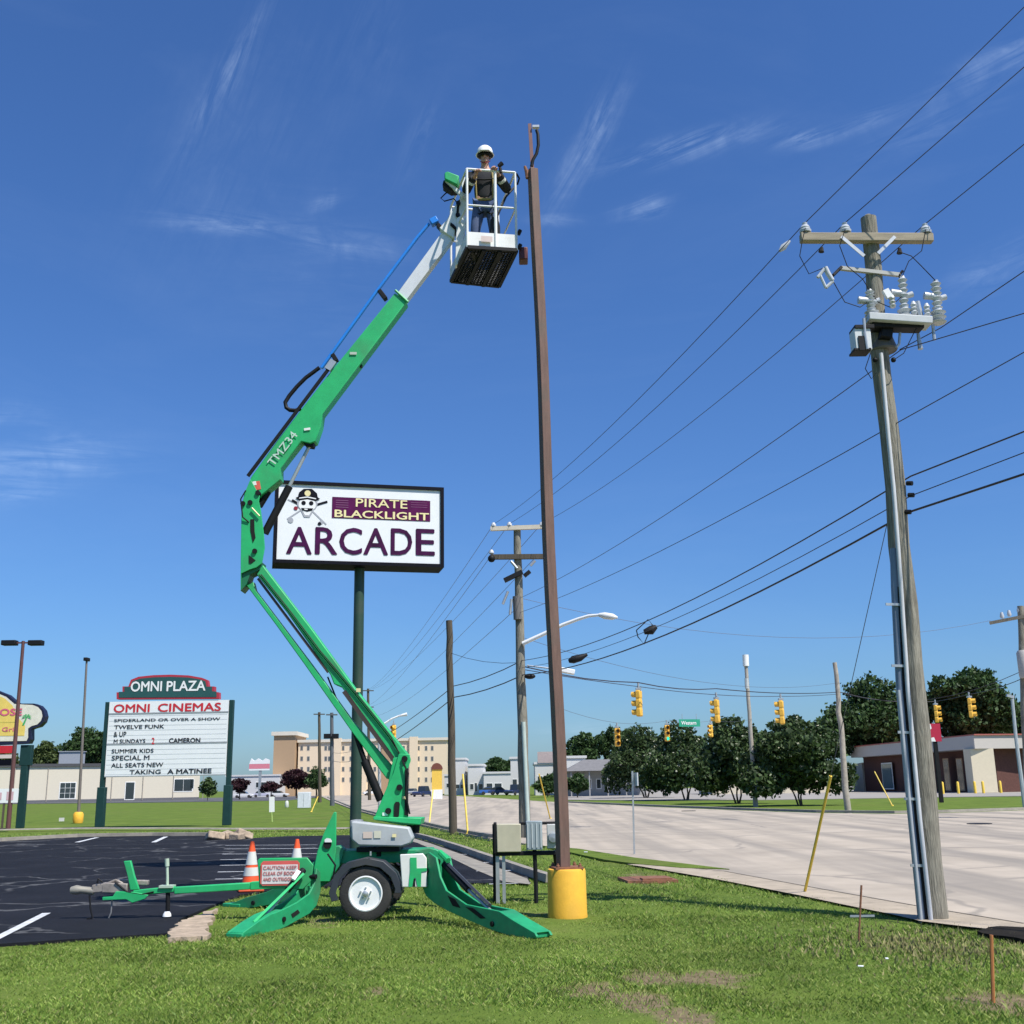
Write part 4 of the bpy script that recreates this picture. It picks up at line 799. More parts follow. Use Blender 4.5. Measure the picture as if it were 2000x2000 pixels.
# --- wheels
cw = P(716, 1746, YW+.11); cwz = (P(716, 1690.5, YW).z)/2+.0; Rt = P(716, 1690.5, YW).z/2
def wheel(y, face):
    c = V(cw.x, y, Rt); mb = MB(); mb.lathe(c, [(Rt*.62, -.105), (Rt*.84, -.115), (Rt*.96, -.10), (Rt, -.065), (Rt, .065), (Rt*.96, .10), (Rt*.84, .115), (Rt*.62, .105), (Rt*.62, -.105)], axis=(0, face, 0), n=48, caps=False)
    for k in range(36):   # tread lugs
        a = 2*math.pi*k/36; M_ = Matrix.Rotation(a, 3, 'Y')
        mb.box(c + M_ @ V(0, .05 if k % 2 else -.05, Rt*1.0), (.03, .075, .022), M=M_)
    w = mb.build('wheel', rubber, lift)
    mb = MB(); f = face; ax = (0, f, 0); r = Rt*.635
    mb.lathe(c+V(0, 0, 0), [(r, .085), (r, .108), (r*.93, .112), (r*.90, .095), (r*.84, .06), (r*.55, .055), (r*.42, .085), (r*.20, .09), (r*.18, .12), (.0, .125)], axis=ax, n=40); rm = mb.build('rim', bright, lift); rm.parent = w
    mb = MB()
    for k in range(8):
        a = 2*math.pi*(k+.5)/8; mb.lathe(c+V(math.cos(a)*r*.70, f*.0585, math.sin(a)*r*.70), [(.021, 0), (.021, .003)], axis=ax, n=12)
    h_ = mb.build('vent_holes', hole, lift); h_.parent = w
    mb = MB(); mb.lathe(c+V(0, f*.088, 0), [(r*.19, 0), (r*.17, .045), (r*.05, .055)], axis=ax, n=16)
    for k in range(5):
        a = 2*math.pi*k/5+.3; mb.lathe(c+V(math.cos(a)*r*.31, f*.086, math.sin(a)*r*.31), [(.013, 0), (.011, .03)], axis=ax, n=8)
    h_ = mb.build('hub', galv, lift); h_.parent = w
wheel(YW+.115, -1); wheel(YW+1.5, 1)
# fenders: half-round guards
def fender(y0, y1, sgn):
    mb = MB(); c = V(cw.x, 0, Rt); pr = [(-192, 1.28), (-178, 1.36), (-150, 1.36), (-122, 1.33), (-90, 1.28), (-60, 1.32), (-32, 1.36), (-8, 1.38), (0, 1.34)]
    pr = [(a, k) for a, k in pr]; out = []; inn = []
    for a, k in pr: d = V(math.cos(R(-a)), 0, math.sin(R(-a))); out.append(c+d*Rt*k); inn.append(c+d*(Rt*k-.045))
    poly = out+inn[::-1]
    vs = [V(p.x, y0, p.z) for p in poly]; mb.prism(vs, (0, y1-y0, 0)); 
    face = out + [c+V(math.cos(R(-a)), 0, math.sin(R(-a)))*Rt*(k-.26) for a, k in reversed(pr)]
    mb.prism([V(p.x, y0-.012 if sgn < 0 else y1, p.z) for p in face], (0, .012, 0))
    mb.build('fender', fenderm, lift, bevel=.012)
fender(YW-.01, YW+.24, -1); fender(YW+1.37, YW+1.62, 1)
mb = MB(); c = P(724, 1667, YW-.03); mb.box(c, (.02, .02, .05)); mb.build('fender_bolt', galv, lift)
# --- outriggers (legs) standing in slanted vertical planes
def outrigger(poly, pa, pb, th, m, cyl=None, holes=(), foot=None):
    a = Vector((pa[0].x, pa[0].y, 0)); b = Vector((pb[0].x, pb[0].y, 0)); nrm = V(-(b.y-a.y), b.x-a.x, 0).normalized()
    if nrm.y < 0: nrm = -nrm
    mb = MB(); base = [PL(x, y, a, b) for x, y in poly]
    mb.prism([p-nrm*th/2 for p in base], nrm*.03); mb.prism([p+nrm*(th/2-.03) for p in base], nrm*.03)
    # inner web following the lower edge
    return mb, a, b, nrm
def legbuild(poly, web, A, B, th, m, cylpts=None, rodpts=None, footp=None, pinl=(), hl=None):
    mb, a, b, nrm = outrigger(poly, (A,), (B,), th, m)
    mb.prism([PL(x, y, a, b)-nrm*(th/2-.02) for x, y in web], nrm*(th-.04))
    o = mb.build('outrigger', m, lift, bevel=.006)
    if cylpts:
        mb = MB(); mb.tube([PL(*cylpts[0], a, b), PL(*cylpts[1], a, b)], .042, 12); c_ = mb.build('cylinder', black, lift); c_.parent = o
        mb = MB(); mb.tube([PL(*rodpts[0], a, b), PL(*rodpts[1], a, b)], .02, 10); c_ = mb.build('rod', galv, lift); c_.parent = o
    if footp:
        p = PL(*footp, a, b); p.z = .0; d = (b-a).normalized(); mb = MB(); mb.box(p+V(0, 0, .03), (.34, .22, .05), math.atan2(d.y, d.x)); c_ = mb.build('foot_pad', m, lift, bevel=.01); c_.parent = o
    for x, y in pinl:
        mb = MB(); mb.lathe(PL(x, y, a, b)-nrm*(th/2+.02), [(.03, 0), (.03, th+.04)], axis=nrm, n=12); c_ = mb.build('pin', black, lift); c_.parent = o
    if hl:
        for q in hl:
            mb = MB(); mb.prism([PL(x, y, a, b)-nrm*(th/2+.006) for x, y in q], nrm*.004); c_ = mb.build('lightening_hole', hole, lift, smooth=False); c_.parent = o
    return o
rootR = V(P(850, 1720, YW+.05).x, YW+.05, 0); footR = G(1040, 1830)
polyR = [(840, 1668), (852, 1664), (874, 1677), (888, 1702), (905, 1722), (932, 1752), (990, 1778), (1020, 1797), (1060, 1820), (1064, 1828), (1052, 1833), (1025, 1831), (976, 1815), (930, 1796), (886, 1776), (862, 1762), (846, 1748), (836, 1722)]
polyR2 = [(840, 1668), (852, 1664), (866, 1674), (874, 1712), (886, 1738), (925, 1765), (990, 1778), (1020, 1797), (1060, 1820), (1064, 1828), (1052, 1833), (1025, 1831), (976, 1815), (930, 1796), (886, 1776), (862, 1762), (846, 1748), (836, 1722)]
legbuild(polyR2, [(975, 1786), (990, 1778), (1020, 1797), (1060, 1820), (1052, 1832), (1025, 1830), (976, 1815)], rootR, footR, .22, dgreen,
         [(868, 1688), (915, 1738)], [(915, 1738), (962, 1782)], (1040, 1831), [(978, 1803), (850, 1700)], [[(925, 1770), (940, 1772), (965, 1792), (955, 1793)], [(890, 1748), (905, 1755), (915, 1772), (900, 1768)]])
# bright top guard of the right leg
mb = MB(); a_ = Vector((rootR.x, rootR.y, 0)); b_ = Vector((footR.x, footR.y, 0)); mb.tube([PL(860, 1664, a_, b_)+V(0, -.06, 0), PL(876, 1680, a_, b_)+V(0, -.06, 0)], .035, 8); mb.build('guard_tube', green, lift)
mb = MB(); mb.beam(PL(874, 1686, a_, b_), PL(957, 1768, a_, b_), .05, .03); mb.build('safety_bar', mat('dark_grey_bar', (.06, .06, .07), .4), lift)
rootL = V(P(600, 1720, YW+.05).x, YW+.05, 0); footL = G(470, 1830)
polyL = [(604, 1696), (611, 1702), (612, 1740), (604, 1768), (590, 1784), (541, 1811), (487, 1832), (462, 1832), (459, 1821), (490, 1799), (512, 1786), (540, 1775), (566, 1762), (590, 1745), (600, 1725)]
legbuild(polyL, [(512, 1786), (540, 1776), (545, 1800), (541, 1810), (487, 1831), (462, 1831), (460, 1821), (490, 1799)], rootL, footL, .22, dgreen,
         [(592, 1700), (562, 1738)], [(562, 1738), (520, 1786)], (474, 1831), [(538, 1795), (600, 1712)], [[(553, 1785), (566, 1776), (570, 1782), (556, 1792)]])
mb = MB(); a_ = Vector((rootL.x, rootL.y, 0)); b_ = Vector((footL.x, footL.y, 0))
mb.beam(PL(596, 1706, a_, b_)+V(0, -.13, 0), PL(500, 1800, a_, b_)+V(0, -.13, 0), .04, .03); mb.build('safety_bar', green, lift)
mb = MB(); mb.beam(PL(588, 1700, a_, b_)+V(0, -.15, 0), PL(577, 1716, a_, b_)+V(0, -.15, 0), .03, .05); mb.build('light_tag', bright, lift)
# far-side left outrigger (teal in shade)
rootF = V(P(590, 1725, YW+1.45).x, YW+1.45, 0); footF = G(452, 1771)
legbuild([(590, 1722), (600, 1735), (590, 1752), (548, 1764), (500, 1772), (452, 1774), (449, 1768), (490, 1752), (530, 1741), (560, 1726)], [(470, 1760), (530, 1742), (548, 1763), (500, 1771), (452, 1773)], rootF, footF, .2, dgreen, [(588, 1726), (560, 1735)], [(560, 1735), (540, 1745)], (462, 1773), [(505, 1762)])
# --- tow bar
yT = YC-.25
zt1 = P(415, 1732, yT).z
mb = MB(); mb.beam(P(625, 1722, yT), P(490, 1730, yT), .12, .10); mb.beam(P(490, 1730, yT), P(342, 1739, yT), .11, .085); mb.beam(P(342, 1736, yT), P(262, 1744, yT), .09, .07); mb.build('tow_bar', green, lift, bevel=.01)
part('hitch_plate', [(199, 1759), (200, 1752), (220, 1751), (226, 1741), (262, 1742), (290, 1748), (283, 1756), (258, 1764), (246, 1757)], yT-.06, .02, green)
part('hitch_plate', [(199, 1759), (200, 1752), (220, 1751), (226, 1741), (262, 1742), (290, 1748), (283, 1756), (258, 1764), (246, 1757)], yT+.06, .02, green)
part('winch_arm', [(241, 1682), (255, 1681), (262, 1710), (271, 1737), (254, 1739), (249, 1712)], yT, .05, green)
mb = MB(); mb.tube([P(139, 1739, yT), P(150, 1738, yT), P(160, 1738, yT), P(184, 1741, yT)], [.045, .06, .045, .05], 12); mb.build('coupler', mat('dull_zinc', (.38, .35, .28), .5, .4, dirt=.2), lift)
mb = MB(); mb.beam(P(182, 1736, yT), P(205, 1733, yT), .09, .10); mb.beam(P(202, 1733, yT), P(250, 1735, yT), .10, .12); mb.beam(P(230, 1722, yT+.1), P(290, 1724, yT+.1), .08, .06); mb.tube([P(205, 1728, yT), P(226, 1719, yT), P(240, 1726, yT)], .02, 6); mb.build('hand_brake', mat('weathered_zinc', (.33, .29, .25), .6, .3, var=.3, vs=14, dirt=.4), lift, bevel=.01)
mb = MB(); mb.tube([P(190, 1725, yT-.05), P(192, 1716, yT-.05), P(200, 1722, yT-.05)], .012, 6); mb.tube([P(225, 1723, yT-.06), P(248, 1742, yT-.06), P(278, 1747, yT-.06), P(300, 1742, yT-.06)], .012, 6); mb.build('brake_cable', black, lift)
mb = MB(); mb.tube([P(327, 1738, yT), P(327, 1712, yT), P(326.5, 1692, yT)], .018, 8); mb.tube([P(326.5, 1692, yT), P(326, 1677, yT)], .028, 10); mb.box(P(327, 1731, yT), (.18, .14, .03)); mb.build('jack_handle', mat('pale_green_rod', (.45, .55, .42), .5), lift)
zg = P(328, 1745, yT).z; mb = MB(); mb.tube([P(328, 1742, yT), V(P(327, 1790, yT).x, yT, .12)], .028, 10); mb.build('jack_leg', black, lift)
mb = MB(); mb.lathe(V(P(326, 1790, yT).x, yT, .05), [(.055, 0), (.05, .03), (.03, .06)], n=14); mb.build('jack_foot', bright, lift)
def hang(name, pts, m, r):
    mb = MB(); mb.tube([V(P(x, y, yT).x, yT-.02, max(P(x, y, yT).z, .045)) for x, y in pts], r, 6); mb.build(name, m, lift)
hang('safety_chain', [(176, 1748), (178, 1775), (182, 1800), (178, 1812), (168, 1830)], black, .011)
hang('breakaway_cable', [(220, 1758), (218, 1782), (213, 1802), (212, 1815)], mat('grey_cable', (.2, .2, .2), .6), .010)
# --- hose carrier along the telescope
mb = MB(); mb.tube([P(628, 719, RY-.02), P(647, 692, RY-.02), P(736, 569, RY-.02), P(815, 464, RY-.02), P(838, 437, RY-.02)], .026, 10); mb.build('blue_hose_tube', blue, lift)
mb = MB(); mb.box(P(848, 433, RY-.02), (.12, .12, .10), M=Matrix.Rotation(R(-30), 3, 'Y')); mb.build('hose_clamp', blue, lift, bevel=.01)
loop = [(624, 718), (612, 727), (597, 738), (580, 755), (565, 773), (557, 786), (559, 796), (566, 801), (577, 802), (588, 798)]
mb = MB(); mb.tube([P(x, y, RY-.02) for x, y in loop], .03, 10); mb.build('hose_loop', black, lift)
for a, b in (((741, 568), (754, 585)), ((650, 693), (658, 706)), ((855, 440), (866, 452))):
    mb = MB(); mb.beam(P(*a, RY), P(*b, RY), .10, .06); mb.build('hose_bracket', black, lift, bevel=.005)
mb = MB(); mb.lathe(P(704, 713, RY-.05), [(.025, 0), (.025, .07)], axis=(0, 1, 0), n=10); mb.build('lug', black, lift)
# --- boom head / jib bracket (white casting)
part('boom_head', [(858, 445), (873, 428), (884, 408), (895, 392), (903, 372), (900, 350), (907, 345), (916, 352), (913, 405), (905, 425), (893, 440), (889, 455), (886, 465), (866, 452)], RY-.05, .14, white, .01)
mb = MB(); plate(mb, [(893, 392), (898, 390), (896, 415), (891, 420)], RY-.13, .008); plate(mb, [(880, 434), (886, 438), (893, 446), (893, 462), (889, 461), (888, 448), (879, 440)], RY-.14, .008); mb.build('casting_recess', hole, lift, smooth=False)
pins([(895, 396), (894, 419)], RY-.05, .16, .035)
part('mount_leg', [(893, 425), (905, 418), (911, 430), (908, 455), (895, 515), (889, 520), (890, 470)], RY-.1, .10, white, .008)
# ground control box (green) beside the basket
part('tool_box', [(868, 337), (874, 334), (897, 343), (893, 361), (868, 349)], RY-.15, .28, green, .015)
part('bracket', [(866, 352), (873, 350), (890, 362), (893, 370), (880, 371), (864, 361)], RY-.1, .18, black)
mb = MB(); mb.beam(P(872, 354, RY-.2), P(905, 384, RY-.2), .06, .045); mb.build('cross_arm', white, lift)
mb = MB(); mb.tube([P(890, 366, RY), P(870, 378, RY), P(861, 387, RY), P(868, 393, RY), P(886, 388, RY), P(893, 396, RY)], .01, 6); mb.build('control_cable', black, lift)
# --- basket
YN = YW + .15
NL = P(913, 483, YN); zf = NL.z
NRt = G(1009, 489, zf); FL = G(881, 549, zf); FR = G(975, 559, zf)
cor = [NL, NRt, FR, FL]; up_ = V(0, 0, 1)
mb = MB()
def lerp2(s, t): return (NL.lerp(NRt, s)).lerp(FL.lerp(FR, s), t)
for k in range(1, 15): mb.beam(lerp2(k/15, 0), lerp2(k/15, 1), .012, .035, side=(1, 0, 0))
for k in range(1, 22): mb.beam(lerp2(0, k/22)+V(0, 0, .006), lerp2(1, k/22)+V(0, 0, .006), .028, .012, side=(0, 1, 0))
for i in range(4): mb.beam(cor[i], cor[(i+1) % 4], .05, .05)
for k in (.33, .66): mb.beam(lerp2(k, 0)-V(0, 0, .02), lerp2(k, 1)-V(0, 0, .02), .05, .05, side=(1, 0, 0))
bask = mb.build('basket_floor', black, lift)
mb = MB(); tb = .25
for i in range(4):
    a = cor[i]+V(0, 0, .0); b = cor[(i+1) % 4]+V(0, 0, .0); d = (b-a).normalized(); n_ = V(-d.y, d.x, 0)*.012
    mb.prism([a+V(0, 0, .0), b, b+V(0, 0, tb), a+V(0, 0, tb)], n_)
mb.build('toe_board', white, lift)
Hr = 1.27; rr = .018
tops = [c+V(0, 0, Hr) for c in cor]; mids = [c+V(0, 0, .68) for c in cor]
mb = MB()
for i in range(4): mb.tube([tops[i], tops[(i+1) % 4]], rr, 10)
mb.build('top_rail', white, lift)
mb = MB()
for i in range(4): mb.tube([mids[i], mids[(i+1) % 4]], rr*.8, 8)
mb.build('mid_rail', white, lift)
mb = MB()
for c in cor: mb.tube([c, c+V(0, 0, Hr)], rr, 8)
mb.build('corner_posts', white, lift)
mb = MB()
m1 = NL.lerp(NRt, .58); mb.tube([m1, m1+V(0, 0, Hr)], rr*1.25, 8); m2 = FL.lerp(FR, .5); mb.tube([m2, m2+V(0, 0, Hr)], rr, 8)
mb.build('mid_posts', white, lift)
mb = MB()
for t_, z_ in ((.55, .28), (.9, .05)): 
    c = NRt+V(.03, .05, z_); m_ = MB(); m_.tube([c, c+V(.03, .0, .07)], .03, 8); m_.build('rail_clamp', black, lift)
mb.tube([NRt+V(.02, 0, Hr-.02), NRt+V(.06, 0, Hr-.10), NRt+V(.03, 0, Hr-.2)], .015, 6)
mb.build('rail_hook', black, lift); mb = MB(); mb.tube([NRt+V(.0, .3, Hr-.05), NRt.lerp(NL, .2)+V(0, .2, Hr-.3), NRt.lerp(NL, .4)+V(0, .2, .62)], .015, 6)
mb.build('lanyard', black, lift)
mb = MB(); mb.box(NRt+V(.10, .18, .0), (.13, .2, .20)); mb.build('socket_box', mat('dark_red_box', (.10, .02, .015), .5), lift, bevel=.015)
mb = MB(); c = NL.lerp(NRt, .4)+V(0, -.03, .14); fr = Frame(c, (NRt-NL), (0, 0, 1)); fr.rect(mb, -.09, -.05, .08, .04, .006); mb.build('basket_decal', mat('pink_decal', (.62, .50, .46), .6), lift, smooth=False)
# ================================================================== WORKER
YP = YN+.40
pc = P(948, 460, YP)
wk = thing('person', (pc.x, YP, zf+.02), 'worker in white hard hat, black shirt and jeans standing in the raised basket', 'person')
def skinmesh(name, nodes, edges, mt, parent, sub=2, extra=None, root=0):
    me = bpy.data.meshes.new(name); org = ORG[wk.name]
    me.from_pydata([tuple(Vector(n[0])-org) for n in nodes], edges, []); o = bpy.data.objects.new(name, me); COL.objects.link(o)
    s = o.modifiers.new('s', 'SKIN'); s.use_smooth_shade = True
    for i, n in enumerate(nodes):
        r = n[1]; me.skin_vertices[0].data[i].radius = r if isinstance(r, tuple) else (r, r)
        me.skin_vertices[0].data[i].use_root = (i == root)
    ss = o.modifiers.new('u', 'SUBSURF'); ss.levels = sub; ss.render_levels = sub
    bpy.context.view_layer.update(); ev = o.evaluated_get(bpy.context.evaluated_depsgraph_get()); m2 = bpy.data.meshes.new_from_object(ev)
    if extra is not None:
        import bmesh as _b; bm = _b.new(); bm.from_mesh(m2); e2 = bpy.data.meshes.new('x'); e2.from_pydata([tuple(v-org) for v in extra.v], [], extra.f); bm.from_mesh(e2); bm.to_mesh(m2); bm.free(); bpy.data.meshes.remove(e2)
    o.modifiers.clear(); o.data = m2; m2.name = name; m2.materials.clear(); m2.materials.append(mt); m2.shade_smooth(); o.parent = parent; ORG[o.name] = org
    return o
x0 = pc.x-.0; z0 = zf-.03; y0 = YP
hip = V(x0+.0, y0, z0+.93); chest = V(x0+.0, y0-.02, z0+1.25); neck = V(x0+.005, y0-.05, z0+1.49); head = V(x0+.01, y0-.08, z0+1.67)
shL = V(x0-.19, y0-.03, z0+1.40); shR = V(x0+.19, y0-.03, z0+1.40)
railz = zf+Hr
elL = V(x0-.27, y0-.08, z0+1.15); haL = V(x0-.09, YN+.03, railz-.015)
elR = V(x0+.33, y0-.05, z0+1.17); haR = V(x0+.15, YN+.04, railz+.03)
hipL = V(x0-.09, y0, z0+.88); hipR = V(x0+.10, y0, z0+.88); knL = V(x0-.15, y0-.05, z0+.47); knR = V(x0+.13, y0-.03, z0+.47); anL = V(x0-.14, y0+.02, z0+.09); anR = V(x0+.17, y0+.02, z0+.09)
toL = anL+V(-.04, -.17, -.05); toR = anR+V(.05, -.17, -.05)
nodes = [(hip, (.14, .11)), (chest, (.165, .12)), (neck-V(0, 0, .06), .075), (neck+V(0, 0, .04), .055), (head-V(0, 0, .03), (.070, .085)), (head+V(0, 0, .06), (.075, .09)),
         (shL, .07), (elL, .045), (haL.lerp(elL, .25), .032), (haL, (.035, .02)), (shR, .07), (elR, .045), (haR.lerp(elR, .25), .032), (haR, (.035, .02)),
         (hipL, .095), (knL, .062), (anL, .045), (hipR, .095), (knR, .062), (anR, .045), (toL, .035), (toR, .035)]
edges = [(0, 1), (1, 2), (2, 3), (3, 4), (4, 5), (2, 6), (6, 7), (7, 8), (8, 9), (2, 10), (10, 11), (11, 12), (12, 13), (0, 14), (14, 15), (15, 16), (0, 17), (17, 18), (18, 19), (16, 20), (19, 21)]
ex = MB()
def fingers(h, e, side):
    f = (h-e).normalized(); s = f.cross(V(0, 0, 1)).normalized()
    for k in range(4):
        b = h+s*(.018*(k-1.5)); l = (.030, .036, .034, .027)[k]
        ex.tube([b-f*.01, b+f*l+V(0, 0, -.004), b+f*(l*1.5)+V(0, 0, -.028), b+f*(l*1.2)+V(0, 0, -.048)], [.0095, .009, .008, .007], 6)
    ex.tube([h-f*.03+s*side*.03, h-f*.0+s*side*.05-V(0, 0, .01), h+f*.02+s*side*.045-V(0, 0, .035)], [.012, .010, .008], 6)
fingers(haL, elL, 1); fingers(haR, elR, -1)
ex.ball(head+V(0, -.095, -.02), .016, 8, sc=(.8, 1.1, 1.3)); ex.ball(head+V(-.078, .0, -.01), .02, 8, sc=(.4, .8, 1.3)); ex.ball(head+V(.078, .0, -.01), .02, 8, sc=(.4, .8, 1.3)); ex.ball(head+V(0, -.075, -.085), .03, 8, sc=(1.2, .7, .8))
skinmesh('body', nodes, edges, skin, wk, extra=ex)
def grow(idx, ed, k, name, mt, tw=None):
    mp = {i: j for j, i in enumerate(idx)}; nn = []
    for i in idx:
        r = nodes[i][1]; r = tuple(a+k for a in r) if isinstance(r, tuple) else r+k; nn.append((nodes[i][0] if not tw or i not in tw else tw[i], r))
    return skinmesh(name, nn, [(mp[a], mp[b]) for a, b in ed], mt, wk)
grow([0, 1, 2, 6, 7, 10, 11], [(0, 1), (1, 2), (2, 3-0) if False else (2, 6), (6, 7), (2, 10), (10, 11)], .018, 'shirt', shirtm)
# sleeves reach the forearm
for sh_, e_, h_ in ((shL, elL, haL), (shR, elR, haR)):
    mb = MB(); mb.tube([sh_+V(0, 0, .01), e_, e_.lerp(h_, .62)], [.088, .072, .055], 12); mb.build('sleeve', shirtm, wk)
    mb = MB(); d = e_.lerp(h_, .35); mb.tube([d, e_.lerp(h_, .45)], [.066, .064], 12); mb.build('reflective_band', reflm, wk)
grow([0, 14, 15, 16, 17, 18, 19], [(0, 14), (14, 15), (15, 16), (0, 17), (17, 18), (18, 19)], .016, 'jeans', denim)
for an, to in ((anL, toL), (anR, toR)):
    mb = MB(); mb.tube([an+V(0, .06, -.03), an+V(0, 0, -.02), to+V(0, .02, .02), to+V(0, -.05, .0)], [.05, .058, .052, .03], 12); mb.build('boot', mat('dark_boot', (.02, .016, .012), .7), wk)
hc = head+V(0, -.005, .055)
mb = MB(); mb.lathe(hc+V(0, 0, -.012), [(.135, 0), (.140, .004), (.122, .018), (.120, .055), (.108, .10), (.076, .135), (.038, .150), (.0, .154)], n=28); o = mb.build('hard_hat', bright, wk)
mb = MB(); mb.prism([hc+V(-.10, -.10, -.010), hc+V(-.06, -.175, -.022), hc+V(.06, -.175, -.022), hc+V(.10, -.10, -.010)], (0, 0, .01)); mb.build('hat_brim', bright, wk)
mb = MB(); mb.lathe(hc+V(0, 0, -.016), [(.125, 0), (.125, .003)], n=24); mb.build('hat_underside', black, wk)  # black disc closing the hat from below
mb = MB(); mb.tube([head+V(-.08, -.04, .015), head+V(-.06, -.088, .018), head+V(0, -.102, .018), head+V(.06, -.088, .018), head+V(.08, -.04, .015)], [.01, .024, .017, .024, .01], 8); mb.build('sunglasses', hole, wk)
mb = MB(); mb.tube([head+V(-.075, .03, -.03), head+V(-.05, -.06, -.105), head+V(0, -.08, -.12), head+V(.05, -.06, -.105), head+V(.075, .03, -.03)], .006, 6); mb.build('chin_strap', mat('dark_red_strap', (.25, .02, .03), .7), wk)
mb = MB()
for s in (-1, 1):
    mb.tube([hip+V(s*.12, -.10, .0), chest+V(s*.13, -.135, -.05), chest+V(s*.12, -.125, .12), shL.lerp(shR, .5+s*.28)+V(0, -.02, .075)], .014, 6)
mb.tube([hip+V(-.17, -.06, .02), hip+V(-.08, -.135, .02), hip+V(.08, -.135, .02), hip+V(.17, -.06, .02)], .022, 8)
mb.build('harness', harn, wk)
mb = MB(); mb.tube([chest+V(-.14, -.13, .03), chest+V(0, -.16, .0), chest+V(.14, -.13, .03)], .013, 6)
for s in (-1, 1): mb.tube([hipL.lerp(hipR, .5+s*.9)+V(0, -.06, -.1), hipL.lerp(hipR, .5+s*.45)+V(0, -.115, -.16), hipL.lerp(hipR, .5+s*.1)+V(0, -.08, -.10)], .012, 6)
mb.build('harness_straps', black, wk)
# black tool held on the rail and tool bag hanging in the basket
mb = MB(); t0 = haR+V(.07, 0, .03); mb.tube([t0, t0+V(.05, 0, .05)], [.03, .035], 10); mb.tube([t0+V(.02, 0, -.03), t0+V(.03, 0, -.11)], .022, 8)
mb.build('hand_tool', black, origin=t0, label='small black power tool held at the rail by the worker', cat='tool')
tb_ = V(x0+.14, YN+.16, zf+.36); mb = MB(); mb.tube([tb_+V(0, 0, -.22), tb_+V(.0, 0, -.18), tb_+V(.01, 0, .05), tb_+V(0, 0, .16), tb_+V(0, 0, .20)], [.05, .085, .075, .06, .02], 12); mb.tube([tb_+V(-.03, 0, .19), V(tb_.x-.03, YN, zf+.68), tb_+V(.03, 0, .19)], .012, 6)
mb.build('tool_bag', mat('black_canvas', (.012, .012, .013), .9, bump=.3), origin=tb_, bevel=.02, label='black tool bag hanging from the mid rail inside the basket', cat='bag')
# ================================================================== BROWN STEEL POLE
yB = G(1112, 1797).y+.24
cb = P(1108, 1760, yB); cb.z = 0; rB = (P(1146, 1740, yB).x-P(1070, 1740, yB).x)/2
hB_ = P(1107, 1699, yB-rB).z
mb = MB(); mb.lathe(cb, [(rB*.98, -.05), (rB*1.02, .02), (rB, .06), (rB*.985, hB_-.03), (rB*.95, hB_-.005), (rB*.90, hB_), (0, hB_+.002)], n=40)
pole = thing('steel_pole', cb, 'tall brown square steel pole rising from a round yellow concrete base beside the lift', 'pole')
mb.build('concrete_base', yellow, pole)
mb = MB(); mb.box(cb+V(0, 0, hB_+.012), (.36, .36, .025), .2)
for a in range(4): mb.lathe(cb+V(math.cos(a*1.57+.98)*.2, math.sin(a*1.57+.98)*.2, hB_+.02), [(.022, 0), (.022, .03), (.012, .035), (.012, .05)], n=8)
mb.build('base_plate', rust, pole)
pb = P(1100, 1688, yB); pt = P(1042, 331, yB); hw = .062
mb = MB(); n = 14; rings = []
M45 = Matrix.Rotation(R(24), 3, 'Z')
vs = []; fs = []
for i in range(n+1):
    c = pb.lerp(pt, i/n)+V(.012*math.sin(i*.8), 0, 0)
    if i == 0: c = V(pb.x, yB, hB_+.02)
    for (a, b) in ((-1, -1), (1, -1), (1, 1), (-1, 1)): vs.append(c+M45 @ V(a*hw*(1.12-.14*i/n), b*hw*(1.12-.14*i/n), 0))
for i in range(n): fs += [(i*4+j, i*4+(j+1) % 4, i*4+4+(j+1) % 4, i*4+4+j) for j in range(4)]
fs += [(3, 2, 1, 0), tuple(n*4+j for j in range(4))]
mb.add(vs, fs); mb.build('shaft', brown, pole, smooth=False, bevel=.008)
mb = MB(); mb.beam(P(1040, 330, yB), P(1034.5, 243, yB), .05, .05); mb.build('top_stub', mat('brown_stub', (.21, .10, .09), .6), pole)
mb = MB(); mb.tube([P(1038, 325, yB-.03), P(1041, 312, yB-.03), P(1048, 300, yB-.03), P(1051.5, 283, yB-.03), P(1050.5, 262, yB-.03), P(1048, 254, yB-.03)], .024, 8); mb.build('loose_cable', black, pole)
mb = MB(); mb.box(P(1046.5, 248, yB-.03), (.10, .06, .035)); mb.build('cable_cap', galv, pole)
mb = MB(); mb.tube([P(1025, 325, yB), P(1029, 336, yB), P(1031, 348, yB)], [.02, .03, .035], 8); mb.beam(P(1031, 334, yB), P(1040, 338, yB), .04, .03); mb.build('pole_bracket', rust, pole)
# ================================================================== METER BOXES
yM = G(978, 1766).y
mt_ = thing('meter_pedestal', V(P(975, 1764, yM).x, yM, 0), 'electric meter pedestal with beige cabinet and grey meters left of the yellow base', 'meter box')
def pbox(name, x0, y0, x1, y1, m, dep=.22, dy=0, bev=.01):
    a = P(x0, y0, yM+dy); b = P(x1, y1, yM+dy); mb = MB(); mb.box(((a.x+b.x)/2, yM+dy+dep/2, (a.z+b.z)/2), (abs(b.x-a.x), dep, abs(a.z-b.z))); return mb.build(name, m, mt_, bevel=bev)
for x0, x1 in ((968, 976), (980.5, 988)):
    a = P(x0, 1668, yM+.1); b = P(x1, 1764, yM); mb = MB(); mb.box(((a.x+b.x)/2, yM+.1, a.z/2), (b.x-a.x, .06, a.z)); mb.build('leg', galv, mt_)
a = P(964.5, 1610, yM+.1); mb = MB(); mb.box((a.x, yM+.16, a.z/2), (.045, .06, a.z)); mb.build('back_post', black, mt_)
pbox('cabinet', 970, 1610, 1018, 1664, mat('beige_cabinet', (.50, .46, .33), .5, dirt=.15), .28)
